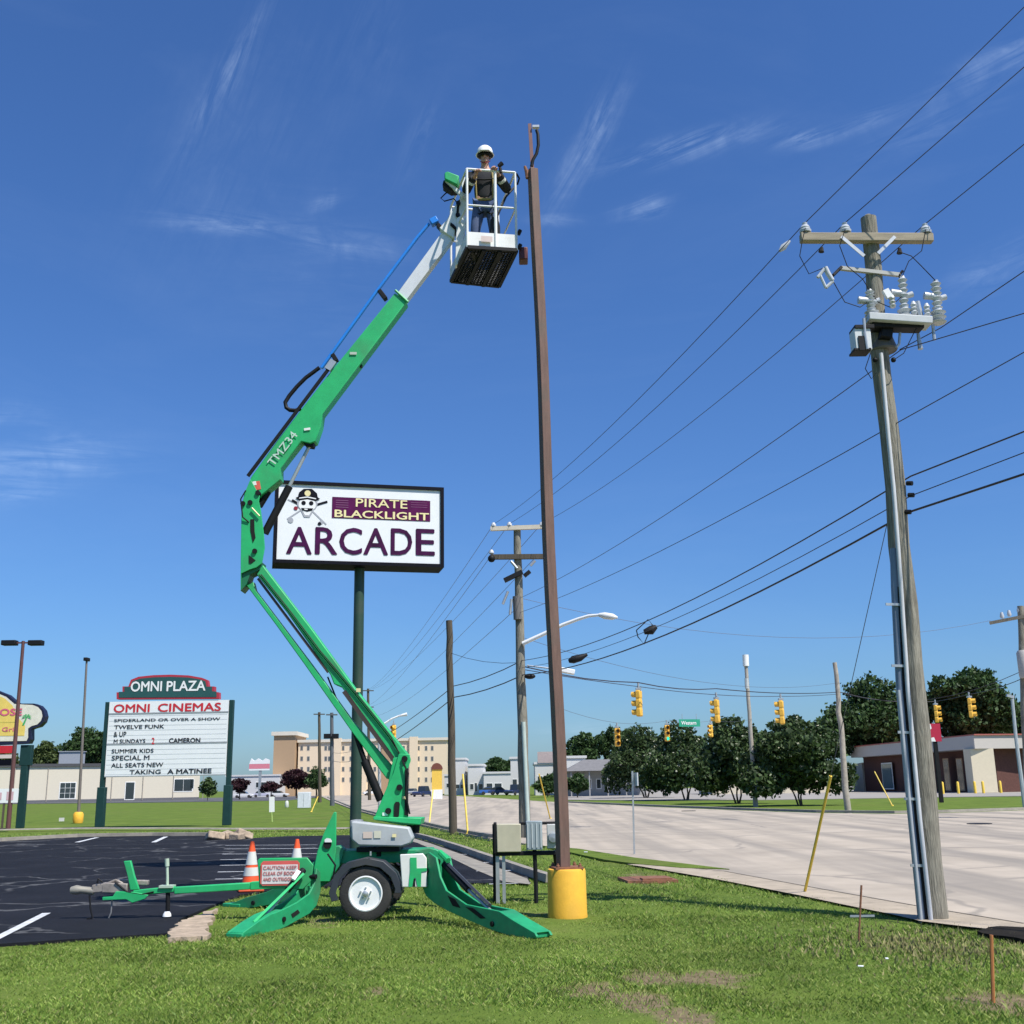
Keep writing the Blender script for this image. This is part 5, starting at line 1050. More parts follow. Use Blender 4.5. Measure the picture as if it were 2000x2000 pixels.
pbox('cabinet_edge', 963.5, 1607, 970, 1668, black, .30, .01)
pbox('mounting_rail', 968, 1664, 1088, 1670, black, .18, .05); pbox('mounting_rail', 1014, 1606, 1088, 1610, black, .12, .12)
pbox('meter_box', 1027, 1604, 1060, 1660, mat('grey_meter', (.26, .31, .33), .45), .18)
mb = MB(); a = P(1033, 1632, yM-.0); 
for k in range(4): mb.box((P(1031+k*8.5, 1632, yM).x, yM-.004, P(1031, 1632, yM).z), (.018, .012, .33))
mb.build('box_ribs', mat('light_grey_rib', (.48, .52, .52), .4), mt_)
pbox('meter_box', 1068, 1610, 1088, 1657, mat('light_meter', (.50, .50, .47), .45), .16)
mb = MB(); c = P(1080, 1636, yM); mb.lathe(c, [(.075, 0), (.075, .05), (.06, .09), (0, .10)], axis=(0, -1, 0), n=18); mb.build('meter_glass', mat('meter_glass', (.25, .28, .30), .1, spec=.8), mt_)
mb = MB(); mb.tube([P(1044, 1660, yM+.1), V(P(1046, 1700, yM+.1).x, yM+.1, .3), V(P(1046, 1700, yM+.1).x, yM+.1, -.02)], .03, 8); mb.build('conduit', black, mt_)
mb = MB(); mb.tube([P(1086, 1667, yM+.1), P(1089, 1690, yM+.3)], .05, 8); mb.build('conduit', black, mt_)
# ================================================================== ARCADE SIGN
DA = 22.5
TL = P(545, 945, DA-.5); TR = G(860, 959, TL.z); BL = V(TL.x, TL.y, P(543, 1093, TL.y).z)
uu = (TR-TL); uu.z = 0; wS = uu.length; hS = TL.z-BL.z; fA = Frame(BL, uu, (0, 0, 1))
cA = fA.at(wS*.5, 0, -.35)
arc_ = thing('arcade_sign', V(cA.x, cA.y, 0), 'white and black-framed pirate arcade sign on a tall green pole behind the boom', 'sign')
mb = MB(); b = .07
mb.prism([fA.at(-b, -b, 0), fA.at(wS+b, -b, 0), fA.at(wS+b, hS+b, 0), fA.at(-b, hS+b, 0)], fA.n*-.62)
for (x0, y0, x1, y1) in ((-b, -b, wS+b, 0), (-b, hS, wS+b, hS+b), (-b, 0, 0, hS), (wS, 0, wS+b, hS)): fA.rect(mb, x0, y0, x1, y1, .05, th=.049)
mb.build('cabinet', blackp, arc_, smooth=False)
facem = mat('sign_acrylic', (.80, .81, .80), .25, var=.03)
mb = MB(); fA.rect(mb, 0, 0, wS, hS, .012, th=.01); fc = mb.build('face_panel', facem, arc_, smooth=False)
def qx(px, py): return fx(fA, px, py)
mb = MB()
for x0, y0, x1, y1 in ((650, 968, 839, 1021),):
    a = qx(649, 968); b_ = qx(840, 1020); fA.rect(mb, a[0], b_[1]+.01, b_[0], a[1]-.03, .02)
pn = mb.build('purple_panel', purple, arc_, smooth=False)
mb = MB(); a = qx(695, 974); b_ = qx(795, 994); fA.text(mb, 'PIRATE', a[0], b_[1], b_[0], a[1], .028, .008); a = qx(654, 996); b_ = qx(837, 1017); fA.text(mb, 'BLACKLIGHT', a[0], b_[1], b_[0], a[1], .028, .02)
mb.build('gold_lettering', cream_t, arc_, smooth=False)
mb = MB()
for i in range(4):
    for x0, x1 in ((.03, .16), (.80, .97)):
        a = qx(650+190*x0, 977+i*4.4); c = qx(650+190*x1, 979+i*4.4); fA.rect(mb, a[0], c[1], c[0], a[1], .024)
mb.build('small_print', mat('purple_faded', (.26, .09, .20), .5), arc_, smooth=False)
mb = MB(); 
for ch_, xa_, xb_ in (('A', 561, 608), ('R', 617, 658), ('C', 664, 706), ('A', 711, 757), ('D', 764, 804), ('E', 813, 848)):
    a = qx(xa_, 1029.5+(xa_-561)*.017); b_ = qx(xb_, 1082.5+(xa_-561)*.010); fA.text(mb, ch_, a[0], b_[1], b_[0], a[1], .022, .012)
mb.build('lettering', mat('dark_purple_vinyl', (.050, .002, .045), .5, var=.6, vs=4, spec=.2), arc_, smooth=False)
# pirate emblem: skull, hat, crossed swords
mbK = MB(); mbW = MB(); mbG = MB(); mbR = MB(); mbY = MB(); cx, cy = qx(600, 987); s = (qx(640, 987)[0]-cx)
def E(pts): return [(cx+x*s, cy+y*s) for x, y in pts]
def bar(mb, x0, y0, x1, y1, w, d):
    dx, dy = x1-x0, y1-y0; L_ = math.hypot(dx, dy); nx, ny = -dy/L_*w/2, dx/L_*w/2; fA.poly(mb, E([(x0-nx, y0-ny), (x1-nx, y1-ny), (x1+nx, y1+ny), (x0+nx, y0+ny)]), d)
for (x0, y0, x1, y1) in ((-.95, -.75, .2, .1), (.95, -.95, -.1, .05), (-.95, .25, -.3, -.05), (.95, .2, .3, -.05)): bar(mbG, x0, y0, x1, y1, .07, .018)
bar(mbK, -.75, .22, -.3, -.02, .13, .02); bar(mbK, .98, .22, .35, .0, .11, .021)
fA.poly(mbG, E(circ(0, .08, .50, 22, .80)), .0225)
fA.poly(mbG, E([(-.32, -.25), (.32, -.25), (.14, -.62), (-.14, -.62)]), .0215)
fA.poly(mbW, E(circ(0, .02, .42, 22, .82)), .0245); fA.poly(mbW, E([(-.24, -.25), (.24, -.25), (.10, -.52), (-.10, -.52)]), .0238)
fA.poly(mbK, E([(-.58, .34), (-.45, .42), (-.42, .62), (-.20, .82), (.20, .84), (.46, .62), (.50, .42), (.62, .34), (.40, .22), (0, .30), (-.40, .22)]), .028)
fA.poly(mbW, E([(-.40, .36), (0, .44), (.42, .36), (.42, .31), (0, .38), (-.40, .31)]), .031)
fA.poly(mbY, E(circ(.0, .60, .15, 14)), .032)
for sx in (-.18, .19): fA.poly(mbK, E(circ(sx, .10, .11, 12)), .030)
fA.poly(mbK, E([(-.3, -.16), (.3, -.16), (.22, -.28), (0, -.34), (-.22, -.28)]), .030); fA.poly(mbW, E([(-.15, -.19), (.02, -.19), (.02, -.25), (-.12, -.25)]), .033)
fA.poly(mbR, E(circ(-.55, -.18, .10, 10)), .024); fA.poly(mbK, E(circ(.62, -.92, .09, 8)), .023); fA.poly(mbG, E(circ(-.78, -.80, .14, 8)), .022); fA.poly(mbG, E(circ(.70, -.85, .1, 8)), .022)
mbG.build('emblem_swords', mat('emblem_grey', (.36, .37, .40), .5), arc_, smooth=False); mbW.build('emblem_skull', bright, arc_, smooth=False); mbK.build('emblem_hat', blackp, arc_, smooth=False); mbR.build('emblem_knot', mat('deep_red', (.25, .005, .02), .5), arc_, smooth=False); mbY.build('emblem_badge', cream_t, arc_, smooth=False)
pt = P(702, 1121, cA.y); pt.z = fA.at(0, -.07).z+.05; wP = (P(712, 1200, cA.y).x-P(692, 1200, cA.y).x)/2
pb = V(P(693, 1690, cA.y).x, cA.y, -.1); mb = MB(); mb.tube([pb, pb.lerp(pt, .5), pt], [wP*1.08, wP*1.04, wP], 20); mb.build('pole', polegreen, arc_)
# ================================================================== CINEMA SIGN (left)
gO = G(205, 1616); yO = gO.y; gR = G(432, 1616)
yO2 = yO
A = P(213, 1371, yO); B = P(443, 1367, yO2)
fO = Frame(V(P(206, 1600, yO).x, yO, 0), V(P(432, 1600, yO2).x, yO2, 0)-V(P(206, 1600, yO).x, yO, 0), (0, 0, 1))
om = thing('cinema_sign', fO.o, 'tall cinema and plaza changeable-letter sign between two dark green posts', 'sign')
def ox(px, py): return fx(fO, px, py)
def opanel(mb, x0, y0, x1, y1, d, th): a = ox(x0, y0); b = ox(x1, y1); fO.rect(mb, a[0], b[1], b[0], a[1], d, th=th)
a0 = ox(217, 1371); a1 = ox(438, 1514)
px0 = a0[0]-.05; px1 = a1[0]+.08; ptop = a0[1]; pbot = a1[1]
for nm, x_ in (('post', px0-.12), ('post', px1+.12)):
    mb = MB(); q = fO.at(x_, 0, -.1); mb.box((q.x, q.y, ptop/2), (.22, .24, ptop), math.atan2(fO.u.y, fO.u.x)); q = fO.at(x_, 0, -.1); mb.box((q.x, q.y, pbot*.40), (.38, .36, pbot*.8), math.atan2(fO.u.y, fO.u.x)); mb.build(nm, dkpost, om, bevel=.02)
mb = MB(); fO.rect(mb, px0, pbot, px1, ptop, .06, th=.35); mb.build('panel', facem, om, smooth=False)
y_a = ox(300, 1393)[1]; y_b = ox(300, 1452)[1]
mb = MB(); g_ = mat('grey_divider', (.30, .32, .33), .5)
for yy in (y_a, y_b): fO.rect(mb, px0, yy-.035, px1, yy+.035, .075, th=.014)
fO.rect(mb, px0, pbot, px1, pbot+.05, .075, th=.014)
mb.build('dividers', g_, om, smooth=False)
mb = MB(); n_ = 13
for k in range(n_):
    yy = pbot+(y_a-pbot)*(k+.5)/n_; fO.rect(mb, px0+.05, yy-.008, px1-.05, yy+.008, .066)
mb.build('letter_tracks', mat('track_grey', (.60, .62, .63), .5), om, smooth=False)
mb = MB(); a = ox(224, 1377); b_ = ox(432, 1389); 
x_a, x_m, x_n, x_b = ox(224, 1380)[0], ox(293, 1380)[0], ox(310, 1380)[0], ox(432, 1380)[0]; yl = ox(330, 1390)[1]; yh = ox(330, 1374.5)[1]
fO.text(mb, 'OMNI', x_a, yl, x_m, yh, .075, .022); fO.text(mb, 'CINEMAS', x_n, yl, x_b, yh, .075, .022); mb.build('red_lettering', redp, om, smooth=False)
mb = MB(); blk = mat('black_letters', (.03, .03, .035), .5)
def row(st, xa, xb, y0_, y1_, bold=.01, m=None):
    a = ox(xa, y1_+1.3); b = ox(xb, y0_-.8); bold = bold*.9+.008; q_ = MB(); fO.text(q_, st, a[0], a[1], b[0], b[1], .075, bold); q_.build('text_line', m or blk, om, smooth=False)
row('SPIDERLAND OR OVER A SHOW', 224, 431, 1402, 1409); row('TWELVE FUNK', 224, 322, 1416, 1423); row('& UP', 223, 248, 1430, 1438); row('M SUNDAYS', 223, 285, 1444, 1451)
row('CAMERON', 331, 392, 1442, 1450, .03); row('SUMMER KIDS', 219, 301, 1463, 1470); row('SPECIAL M', 219, 293, 1476, 1484); row('ALL SEATS NEW', 218, 320, 1490, 1498); row('TAKING', 254, 315, 1504, 1511); row('A MATINEE', 328, 414, 1502, 1510, .025)
row('2', 297, 303, 1442, 1452, .02, redp)
crown = [(229, 1366), (229, 1352.5), (240.5, 1352.5), (240.5, 1341), (252, 1341), (257, 1328), (272, 1322), (300, 1319), (335, 1318), (370, 1319.5), (395, 1324), (406, 1328.5), (408, 1341), (419.5, 1341), (419.5, 1351.5), (428.5, 1352.5), (428.5, 1365)]
cc = [ox(*p) for p in crown]
mx_ = sum(p[0] for p in cc)/len(cc); my_ = ox(330, 1345)[1]
mb = MB(); fO.poly(mb, cc, .10, th=.4); mb.build('crown', mat('dark_red_trim', (.42, .03, .05), .5), om, smooth=False)
mb = MB(); fO.poly(mb, [(mx_+(x-mx_)*.955, my_+(y-my_)*.84) for x, y in cc], .115); mb.build('crown_panel', mat('crown_green', (.02, .085, .08), .5), om, smooth=False)
mb = MB(); a = ox(257, 1351); b_ = ox(318, 1331); fO.text(mb, 'OMNI', a[0], a[1], b_[0], b_[1], .13, .022); a = ox(327, 1350); b_ = ox(403, 1330); fO.text(mb, 'PLAZA', a[0], a[1], b_[0], b_[1], .13, .02); mb.build('white_lettering', bright, om, smooth=False)
# ================================================================== YELLOW SIGN at left edge
yS = G(35, 1618).y; fY = Frame(V(P(-70, 1600, yS).x, yS, 0), (1, 0, 0), (0, 0, 1)); ys = thing('restaurant_sign', V(P(35, 1600, yS).x, yS, 0), 'yellow and white rounded sign with a palm tree at the left edge', 'sign')
def yx(px, py): return fx(fY, px, py)
outl = [(-120, 1460)]+[(-120, 1400), (-90, 1365), (-50, 1348), (-10, 1347), (15, 1357), (30, 1370), (36, 1374), (66, 1374), (77, 1378), (85, 1387), (88, 1399), (85, 1410), (76, 1419), (65, 1422), (60, 1424), (60, 1444), (56, 1452), (40, 1453)]
mb = MB(); fY.poly(mb, [yx(*p) for p in outl], .0, th=.45); mb.build('cabinet', mat('navy_edge', (.01, .012, .04), .5), ys, smooth=False)
mb = MB(); inn = [(-116, 1450), (-116, 1402), (-88, 1370), (-50, 1353), (-10, 1352), (12, 1361), (28, 1375), (64, 1377), (74, 1381), (81, 1389), (83, 1399), (80, 1408), (73, 1415), (62, 1418), (55, 1423), (55, 1441), (52, 1447)]; fY.poly(mb, [yx(*p) for p in inn], .02, th=.019); mb.build('white_face', mat('ivory_face', (.74, .70, .58), .4), ys, smooth=False)
mb = MB(); inn2 = [(-112, 1438), (-112, 1404), (-86, 1374), (-50, 1357), (-10, 1356), (10, 1364), (25, 1378), (30, 1390), (38, 1404), (50, 1418), (48, 1437)]; fY.poly(mb, [yx(*p) for p in inn2], .032); mb.build('yellow_face', mat('yellow_face', (.82, .60, .14), .4), ys, smooth=False)
mb = MB(); pk = mat('pink_letters', (.68, .12, .22), .5)
a = yx(-70, 1399); b_ = yx(44, 1384); fY.text(mb, 'ROCCOSE', a[0], a[1], b_[0], b_[1], .045, .03); a = yx(-60, 1430); b_ = yx(36, 1420); fY.text(mb, 'Seafood Grill', a[0], a[1], b_[0], b_[1], .045, .01); mb.build('lettering', pk, ys, smooth=False)
mb = MB(); a = yx(-110, 1413); b_ = yx(30, 1410); fY.rect(mb, a[0], a[1], b_[0], b_[1], .045); mb.build('green_line', mat('olive_line', (.35, .42, .10), .5), ys, smooth=False)
mb = MB(); c = yx(53, 1400); sc_ = abs(yx(60, 1400)[0]-c[0])
for an in (20, 60, 110, 150, -20, 190): fY.poly(mb, [(c[0], c[1]), (c[0]+math.cos(R(an-14))*sc_*.9, c[1]+math.sin(R(an-14))*sc_*.7), (c[0]+math.cos(R(an))*sc_*1.5, c[1]+math.sin(R(an))*sc_*1.1-.05), (c[0]+math.cos(R(an+14))*sc_*.9, c[1]+math.sin(R(an+14))*sc_*.7)], .045+an*.00001)
fY.poly(mb, [(c[0]-.03, c[1]), (c[0]+.04, c[1]), (c[0]-.1, c[1]-.42), (c[0]-.2, c[1]-.42)], .044)
mb.build('palm_emblem', mat('palm_green', (.04, .42, .12), .5), ys, smooth=False)
mb = MB(); a = yx(-100, 1473); b_ = yx(26, 1456); fY.rect(mb, a[0], a[1], b_[0], b_[1], .0, th=.3); mb.build('red_panel', redp, ys, smooth=False)
mb = MB(); a = yx(-100, 1483); b_ = yx(26, 1473.5); fY.rect(mb, a[0], a[1], b_[0], b_[1]-.0, .0, th=.3); mb.build('pale_panel', mat('pale_panel', (.66, .55, .5), .5), ys, smooth=False)
mb = MB(); a = yx(-100, 1497); b_ = yx(26, 1483.5); fY.rect(mb, a[0], a[1], b_[0], b_[1], -.02, th=.3); mb.build('black_panel', blackp, ys, smooth=False)
q = V(P(36, 1600, yS).x, yS+.25, 0); mb = MB(); mb.box(q+V(0, 0, P(40, 1455, yS).z/2), (.34, .3, P(40, 1455, yS).z)); mb.box(q+V(.02, 0, P(40, 1475, yS).z), (.55, .32, 1.0)); mb.build('post', dkpost, ys, bevel=.02)
q2 = V(P(-90, 1600, yS).x, yS+.25, 0); mb = MB(); mb.box(q2+V(0, 0, P(40, 1455, yS).z/2), (.34, .3, P(40, 1455, yS).z)); mb.build('post', dkpost, ys, bevel=.02)
# small white leasing board
yL_ = yS-3; l0 = V(P(16, 1600, yL_).x, yL_, 0); lb = thing('yard_sign', l0, 'small white board with pink panel on thin posts below the yellow sign', 'sign')
fL = Frame(V(P(-40, 1600, yL_).x, yL_, 0), (1, 0, 0), (0, 0, 1)); mb = MB(); a = fx(fL, -40, 1569); b_ = fx(fL, 36, 1540); fL.rect(mb, a[0], a[1], b_[0], b_[1], .0, th=.06); mb.build('board', bright, lb, smooth=False)
mb = MB(); a = fx(fL, 12, 1563); b_ = fx(fL, 27, 1546); fL.rect(mb, a[0], a[1], b_[0], b_[1], .008); a = fx(fL, -30, 1563); b_ = fx(fL, 4, 1548); fL.rect(mb, a[0], a[1], b_[0], b_[1], .008); mb.build('pink_panel', mat('pink_panel', (.62, .40, .42), .5), lb, smooth=False)
for xx in (8, -36):
    q = P(xx, 1569, yL_+.05); mb = MB(); mb.box((q.x, q.y, q.z/2), (.09, .05, q.z)); mb.build('leg', dwood, lb)
# ================================================================== PARKING LOT LAMPS
g0 = G(15.5, 1622); yA = g0.y
lp = thing('lot_lamp', V(g0.x, yA, 0), 'thin brown twin-head parking lot lamp overlapping the yellow sign', 'street lamp'); top = P(45.5, 1252, yA)
mb = MB(); mb.tube([V(g0.x, yA, 0), top], [.11, .075], 10); mb.build('pole', mat('dark_red_brown', (.12, .05, .045), .5), lp)
mb = MB(); mb.beam(P(6, 1256, yA), P(83, 1255, yA), .06, .07); mb.build('arm', mat('dark_red_brown', (.12, .05, .045), .5), lp)
for xa, xb in ((5, 33), (57, 84)):
    mb = MB(); a = P(xa, 1256, yA); b_ = P(xb, 1256, yA); mb.box(((a.x+b_.x)/2, yA, a.z), (b_.x-a.x, .4, .24)); mb.build('lamp_head', black, lp, bevel=.03)
g0 = G(152, 1606); yA = g0.y; lp = thing('lot_lamp', V(g0.x, yA, 0), 'slim grey parking lot lamp on a round yellow base left of the cinema sign', 'street lamp'); top = P(169.5, 1288, yA)
mb = MB(); mb.tube([V(g0.x, yA, .5), top], [.09, .06], 10); mb.build('pole', mat('greyish_brown', (.17, .145, .13), .5), lp)
mb = MB(); mb.box(top, (.24, .5, .2)); mb.build('lamp_head', black, lp, bevel=.03)
mb = MB(); mb.lathe(V(g0.x, yA, 0), [(.26, -.05), (.29, .08), (.29, .45), (.22, .56), (.1, .58)], n=20); mb.build('base', yellow, lp)
for k, (pxa, pya, pxb, pyb, Yd) in enumerate([(7, 0, 0, 0, 0)][:0]): pass
# ================================================================== CONES
def cone(px, py, ptop, label):
    g0 = G(px, py); t = thing('traffic_cone', g0, label, 'traffic cone', 'orange cones behind the tow bar'); H = P(px, ptop, g0.y).z; r0 = .17
    mb = MB(); mb.box(g0+V(0, 0, .055), (.40, .40, .04), .3); mb.build('base', mat('cone_base', (.55, .07, .02), .6), t, bevel=.015)
    def rad(h): return r0-(r0-.03)*(h/H)
    for nm, ha, hb_, m in (('sleeve', .06, H*.34, orange), ('reflective_collar', H*.34, H*.50, reflm), ('sleeve', H*.50, H*.55, orange), ('reflective_collar', H*.55, H*.80, reflm), ('sleeve', H*.80, H, orange)):
        mb = MB(); e = .004 if 'coll' in nm else 0; mb.lathe(g0+V(0, 0, 0), [(rad(ha)+e, ha), (rad(hb_)+e, hb_)], n=24); mb.build(nm, m, t)
cone(489, 1745, 1643, 'orange and white cone at the left end of the red and white notice panel'); cone(578, 1728, 1639, 'orange and white cone behind the notice panel, nearer the tall green fin')
# ================================================================== UTILITY POLES
def wpole(pb, pt, Y, r0, r1, m, parent, name='pole', wob=.02):
    a = P(*pb, Y); b = P(*pt, Y); a.z = -.1; mb = MB(); n = 12; pts = [a.lerp(b, i/n)+V(random.uniform(-wob, wob), 0, 0)*(0 if i in (0, n) else 1) for i in range(n+1)]
    mb.tube(pts, [r0+(r1-r0)*i/n for i in range(n+1)], 18); mb.build(name, m, parent); return a, b
Y1 = G(1826, 1801).y+.1
up1 = thing('utility_pole', V(P(1826, 1801, Y1).x, Y1, 0), 'large weathered wooden utility pole with switchgear and grey conduits on the right', 'utility pole')
rb = (P(1853, 1790, Y1).x-P(1800, 1790, Y1).x)/2
wpole((1827, 1800), (1696, 426), Y1, rb, rb*.66, wood, up1)
mb = MB(); mb.tube([P(1696, 427, Y1), P(1695, 420, Y1)], [rb*.6, rb*.25], 14); mb.build('pole_tip', wood, up1)
def along(py):   # x of the pole axis at photo row py
    t = (py-426)/(1800-426); return 1696+(1827-1696)*t
def cond(xs, m, r, name, dy=0):
    mb = MB(); mb.tube([V(P(x, y, Y1).x, Y1-dy, max(P(x, y, Y1).z, -.05)) for x, y in xs], r, 10); mb.build(name, m, up1)
cond([(1808, 1801), (1785, 1590), (1763, 1350), (1750, 1150), (1745, 1080), (1736, 960), (1726, 860), (1717, 760), (1712, 700)], mat('pale_pvc', (.55, .56, .57), .5), .026, 'pvc_conduit', .18)
cond([(1796, 1801), (1775, 1590), (1753, 1350), (1743, 1150), (1741, 1075)], mat('blue_grey_conduit', (.17, .21, .28), .45), .05, 'steel_conduit', .10)
cond([(1790, 1800), (1768, 1580), (1746, 1350)], mat('grey_conduit', (.36, .39, .42), .45), .022, 'thin_conduit', .16)
cond([(1802, 1801), (1780, 1590), (1758, 1350), (1748, 1150)], black, .018, 'ground_wire', .14)
for yy in (1180, 1300, 1430, 1560, 1690):
    x = along(yy); mb = MB(); mb.beam(P(x-38, yy, Y1-.16), P(x-6, yy+1, Y1-.16), .02, .03); mb.build('conduit_strap', galv, up1)
# crossarm
ca = P(1563, 465, Y1-.12); cb_ = P(1821, 467, Y1-.12); cb_.z = ca.z+.0
cb_ = P(1821, 466, Y1-.12)
mb = MB(); mb.beam(ca, cb_, .11, .12); mb.build('crossarm', armwood, up1, bevel=.01)
def insul(px, py, nm='insulator'):
    c = P(px, py, Y1-.12); mb = MB(); mb.lathe(c+V(0, 0, -.02), [(.02, -.1), (.02, 0), (.075, .0), (.08, .03), (.06, .05), (.065, .07), (.05, .10), (.03, .11), (.035, .14), (.02, .15)], n=18); mb.build(nm, porc, up1); return c+V(0, 0, .12)
I1 = insul(1573, 452); I2 = insul(1651, 452); I3 = insul(1808, 454)
for a, b_ in (((1643, 462), (1688, 500)), ((1748, 462), (1715, 495))):
    mb = MB(); mb.beam(P(*a, Y1-.19), P(*b_, Y1-.19), .012, .045); mb.build('crossarm_brace', galv, up1)
mb = MB(); mb.tube([P(1605, 483, Y1-.12), P(1604, 492, Y1-.12)], [.02, .04], 8); mb.tube([P(1757, 485, Y1-.12), P(1757, 495, Y1-.12)], [.02, .04], 8); mb.build('hanging_insulator', black, up1)
# second thin arm with fuse cutout
mb = MB(); mb.beam(P(1642, 524, Y1-.1), P(1756, 537, Y1-.1), .05, .05); mb.build('fibreglass_arm', mat('pale_grey_arm', (.45, .44, .40), .6), up1)
mb = MB(); c0 = P(1603, 545, Y1-.3); mb.tube([P(1612, 522, Y1-.3), P(1617, 534, Y1-.3), P(1626, 548, Y1-.3)], [.03, .035, .03], 10); mb.tube([P(1597, 542, Y1-.3), P(1611, 524, Y1-.3)], .022, 8); mb.tube([P(1602, 538, Y1-.3), P(1613, 562, Y1-.3)], .02, 8); mb.tube([P(1613, 562, Y1-.3), P(1627, 549, Y1-.3)], .022, 8); mb.build('fuse_cutout', porc, up1)
mb = MB(); mb.tube([P(1627, 538, Y1-.3), P(1643, 522, Y1-.15)], .022, 8); mb.build('cutout_bracket', black, up1)
# recloser frame: three tall bushings, tray and control box
def bushing(x0, y0, yb, nm='bushing', w=1.0):
    c = P(x0, yb, Y1-.25); t = P(x0-6, y0, Y1-.25); d = (t-c); L_ = d.length; mb = MB(); pr = []; n = 9
    for i in range(n):
        h = L_*(i/n); rr_ = .075*w if i < 3 else .05*w; pr += [(rr_, h), (rr_*1.25, h+L_*.03), (rr_*.7, h+L_*.07)]
    pr += [(.03*w, L_)]; mb.lathe(c, pr, axis=d, n=14)
    q = c.lerp(t, .62); mb.tube([q, q+V(-.16, 0, .02)], [.045, .05], 10); q = c.lerp(t, .55); mb.tube([q, q+V(.12, 0, .04)], [.035, .04], 10); mb.build(nm, porc, up1)
bushing(1704, 566, 625); bushing(1768, 540, 630); bushing(1833, 548, 632, w=1.1)
mb = MB(); mb.box(P(1733, 574, Y1-.3), (.08, .06, .12), M=Matrix.Rotation(R(-25), 3, 'Y')); mb.build('small_fuse', bright, up1); 
mb = MB(); mb.tube([P(1762, 556, Y1-.25), P(1757, 535, Y1-.1)], .02, 8); mb.tube([P(1756, 538, Y1-.1), P(1763, 529, Y1-.1)], .02, 6); mb.build('jumper', black, up1)
mb = MB(); mb.beam(P(1692, 624, Y1-.25), P(1815, 632, Y1-.25), .26, .10); mb.build('switch_tray', mat('light_grey_metal', (.52, .54, .54), .5), up1, bevel=.01)
mb = MB(); mb.beam(P(1700, 639, Y1-.2), P(1800, 641, Y1-.2), .20, .07); mb.beam(P(1718, 648, Y1-.15), P(1740, 652, Y1-.15), .2, .2); mb.build('switch_frame', black, up1, bevel=.01)
mb = MB(); mb.box(P(1681, 668, Y1-.25), (.21, .22, .30)); mb.build('control_box', mat('pale_box', (.60, .62, .62), .5), up1, bevel=.01)
mb = MB(); mb.box(P(1683, 645, Y1-.25), (.25, .26, .05)); mb.box(P(1680, 688, Y1-.25), (.22, .23, .03)); mb.box(P(1683, 670, Y1-.37), (.08, .01, .2)); mb.build('box_cap', black, up1, bevel=.005)
mb = MB(); mb.tube([P(1687, 622, Y1-.37), P(1689, 650, Y1-.37), P(1694, 682, Y1-.37)], .02, 8); mb.build('lead', galv, up1)
mb = MB(); mb.tube([P(1822, 634, Y1-.25), P(1825, 664, Y1-.25)], .022, 8); mb.build('lead', galv, up1)
mb = MB(); mb.tube([P(1793, 652, Y1-.2), P(1798, 682, Y1-.2)], [.02, .035], 8); mb.build('lead', galv, up1)
mb = MB(); mb.tube([P(1758, 650, Y1-.2), P(1756, 672, Y1-.2), P(1750, 678, Y1-.2)], .018, 8); mb.build('lead', galv, up1)
mb = MB(); mb.tube([P(1790, 590, Y1-.25), P(1797, 618, Y1-.25)], .045, 8); mb.build('lead', galv, up1)

mb = MB(); mb.lathe(P(1725, 680, Y1-.0)+V(0, 0, -.05), [(rb*1.05, 0), (rb*1.15, .02), (rb*.85, .18), (rb*.8, .25)], n=16); mb.build('pole_collar', mat('dark_collar', (.13, .12, .11), .6), up1)
mb = MB(); mb.ball(P(1745, 703, Y1-.15), .035, 8); mb.ball(P(1709, 703, Y1-.15), .035, 8); mb.build('bolts', black, up1)
for a in ((1779, 944), (1782, 967), (1776, 1000)): 
    mb = MB(); mb.tube([P(a[0]-8, a[1], Y1-.1), P(a[0]+3, a[1], Y1-.15)], .03, 8); mb.build('cable_clamp', black, up1)
for pts in ([(1573, 445), (1567, 470), (1562, 500), (1580, 535), (1612, 522)], [(1651, 447), (1640, 480), (1655, 520), (1685, 545), (1698, 566)], [(1808, 448), (1800, 490), (1775, 510), (1762, 540)], [(1827, 548), (1800, 520), (1780, 500), (1757, 492)], [(1627, 549), (1650, 590), (1680, 600), (1694, 590)], [(1700, 570), (1715, 590), (1738, 600), (1760, 580)], [(1700, 690), (1690, 720), (1702, 740), (1712, 728)], [(1750, 700), (1765, 690), (1780, 660), (1790, 640)]):
    mb = MB(); mb.tube([P(x, y, Y1-.28) for x, y in pts], .006, 6); mb.build('jumper_wire', black, up1)
for k, (x, y) in enumerate(((1744, 575), (1786, 588), (1812, 592))):
    mb = MB(); mb.lathe(P(x, y+26, Y1-.3), [(.03, 0), (.045, .03), (.028, .05), (.045, .08), (.028, .10), (.042, .13), (.02, .18)], n=12); mb.build('arrester', porc if k else galv, up1)
mb = MB(); q_ = P(1530, 483, Y1+1.2); mb.tube([q_-V(.06, 0, .06), q_, q_+V(.10, 0, .10)], [.02, .05, .02], 10); mb.build('strain_insulator', porc, up1)
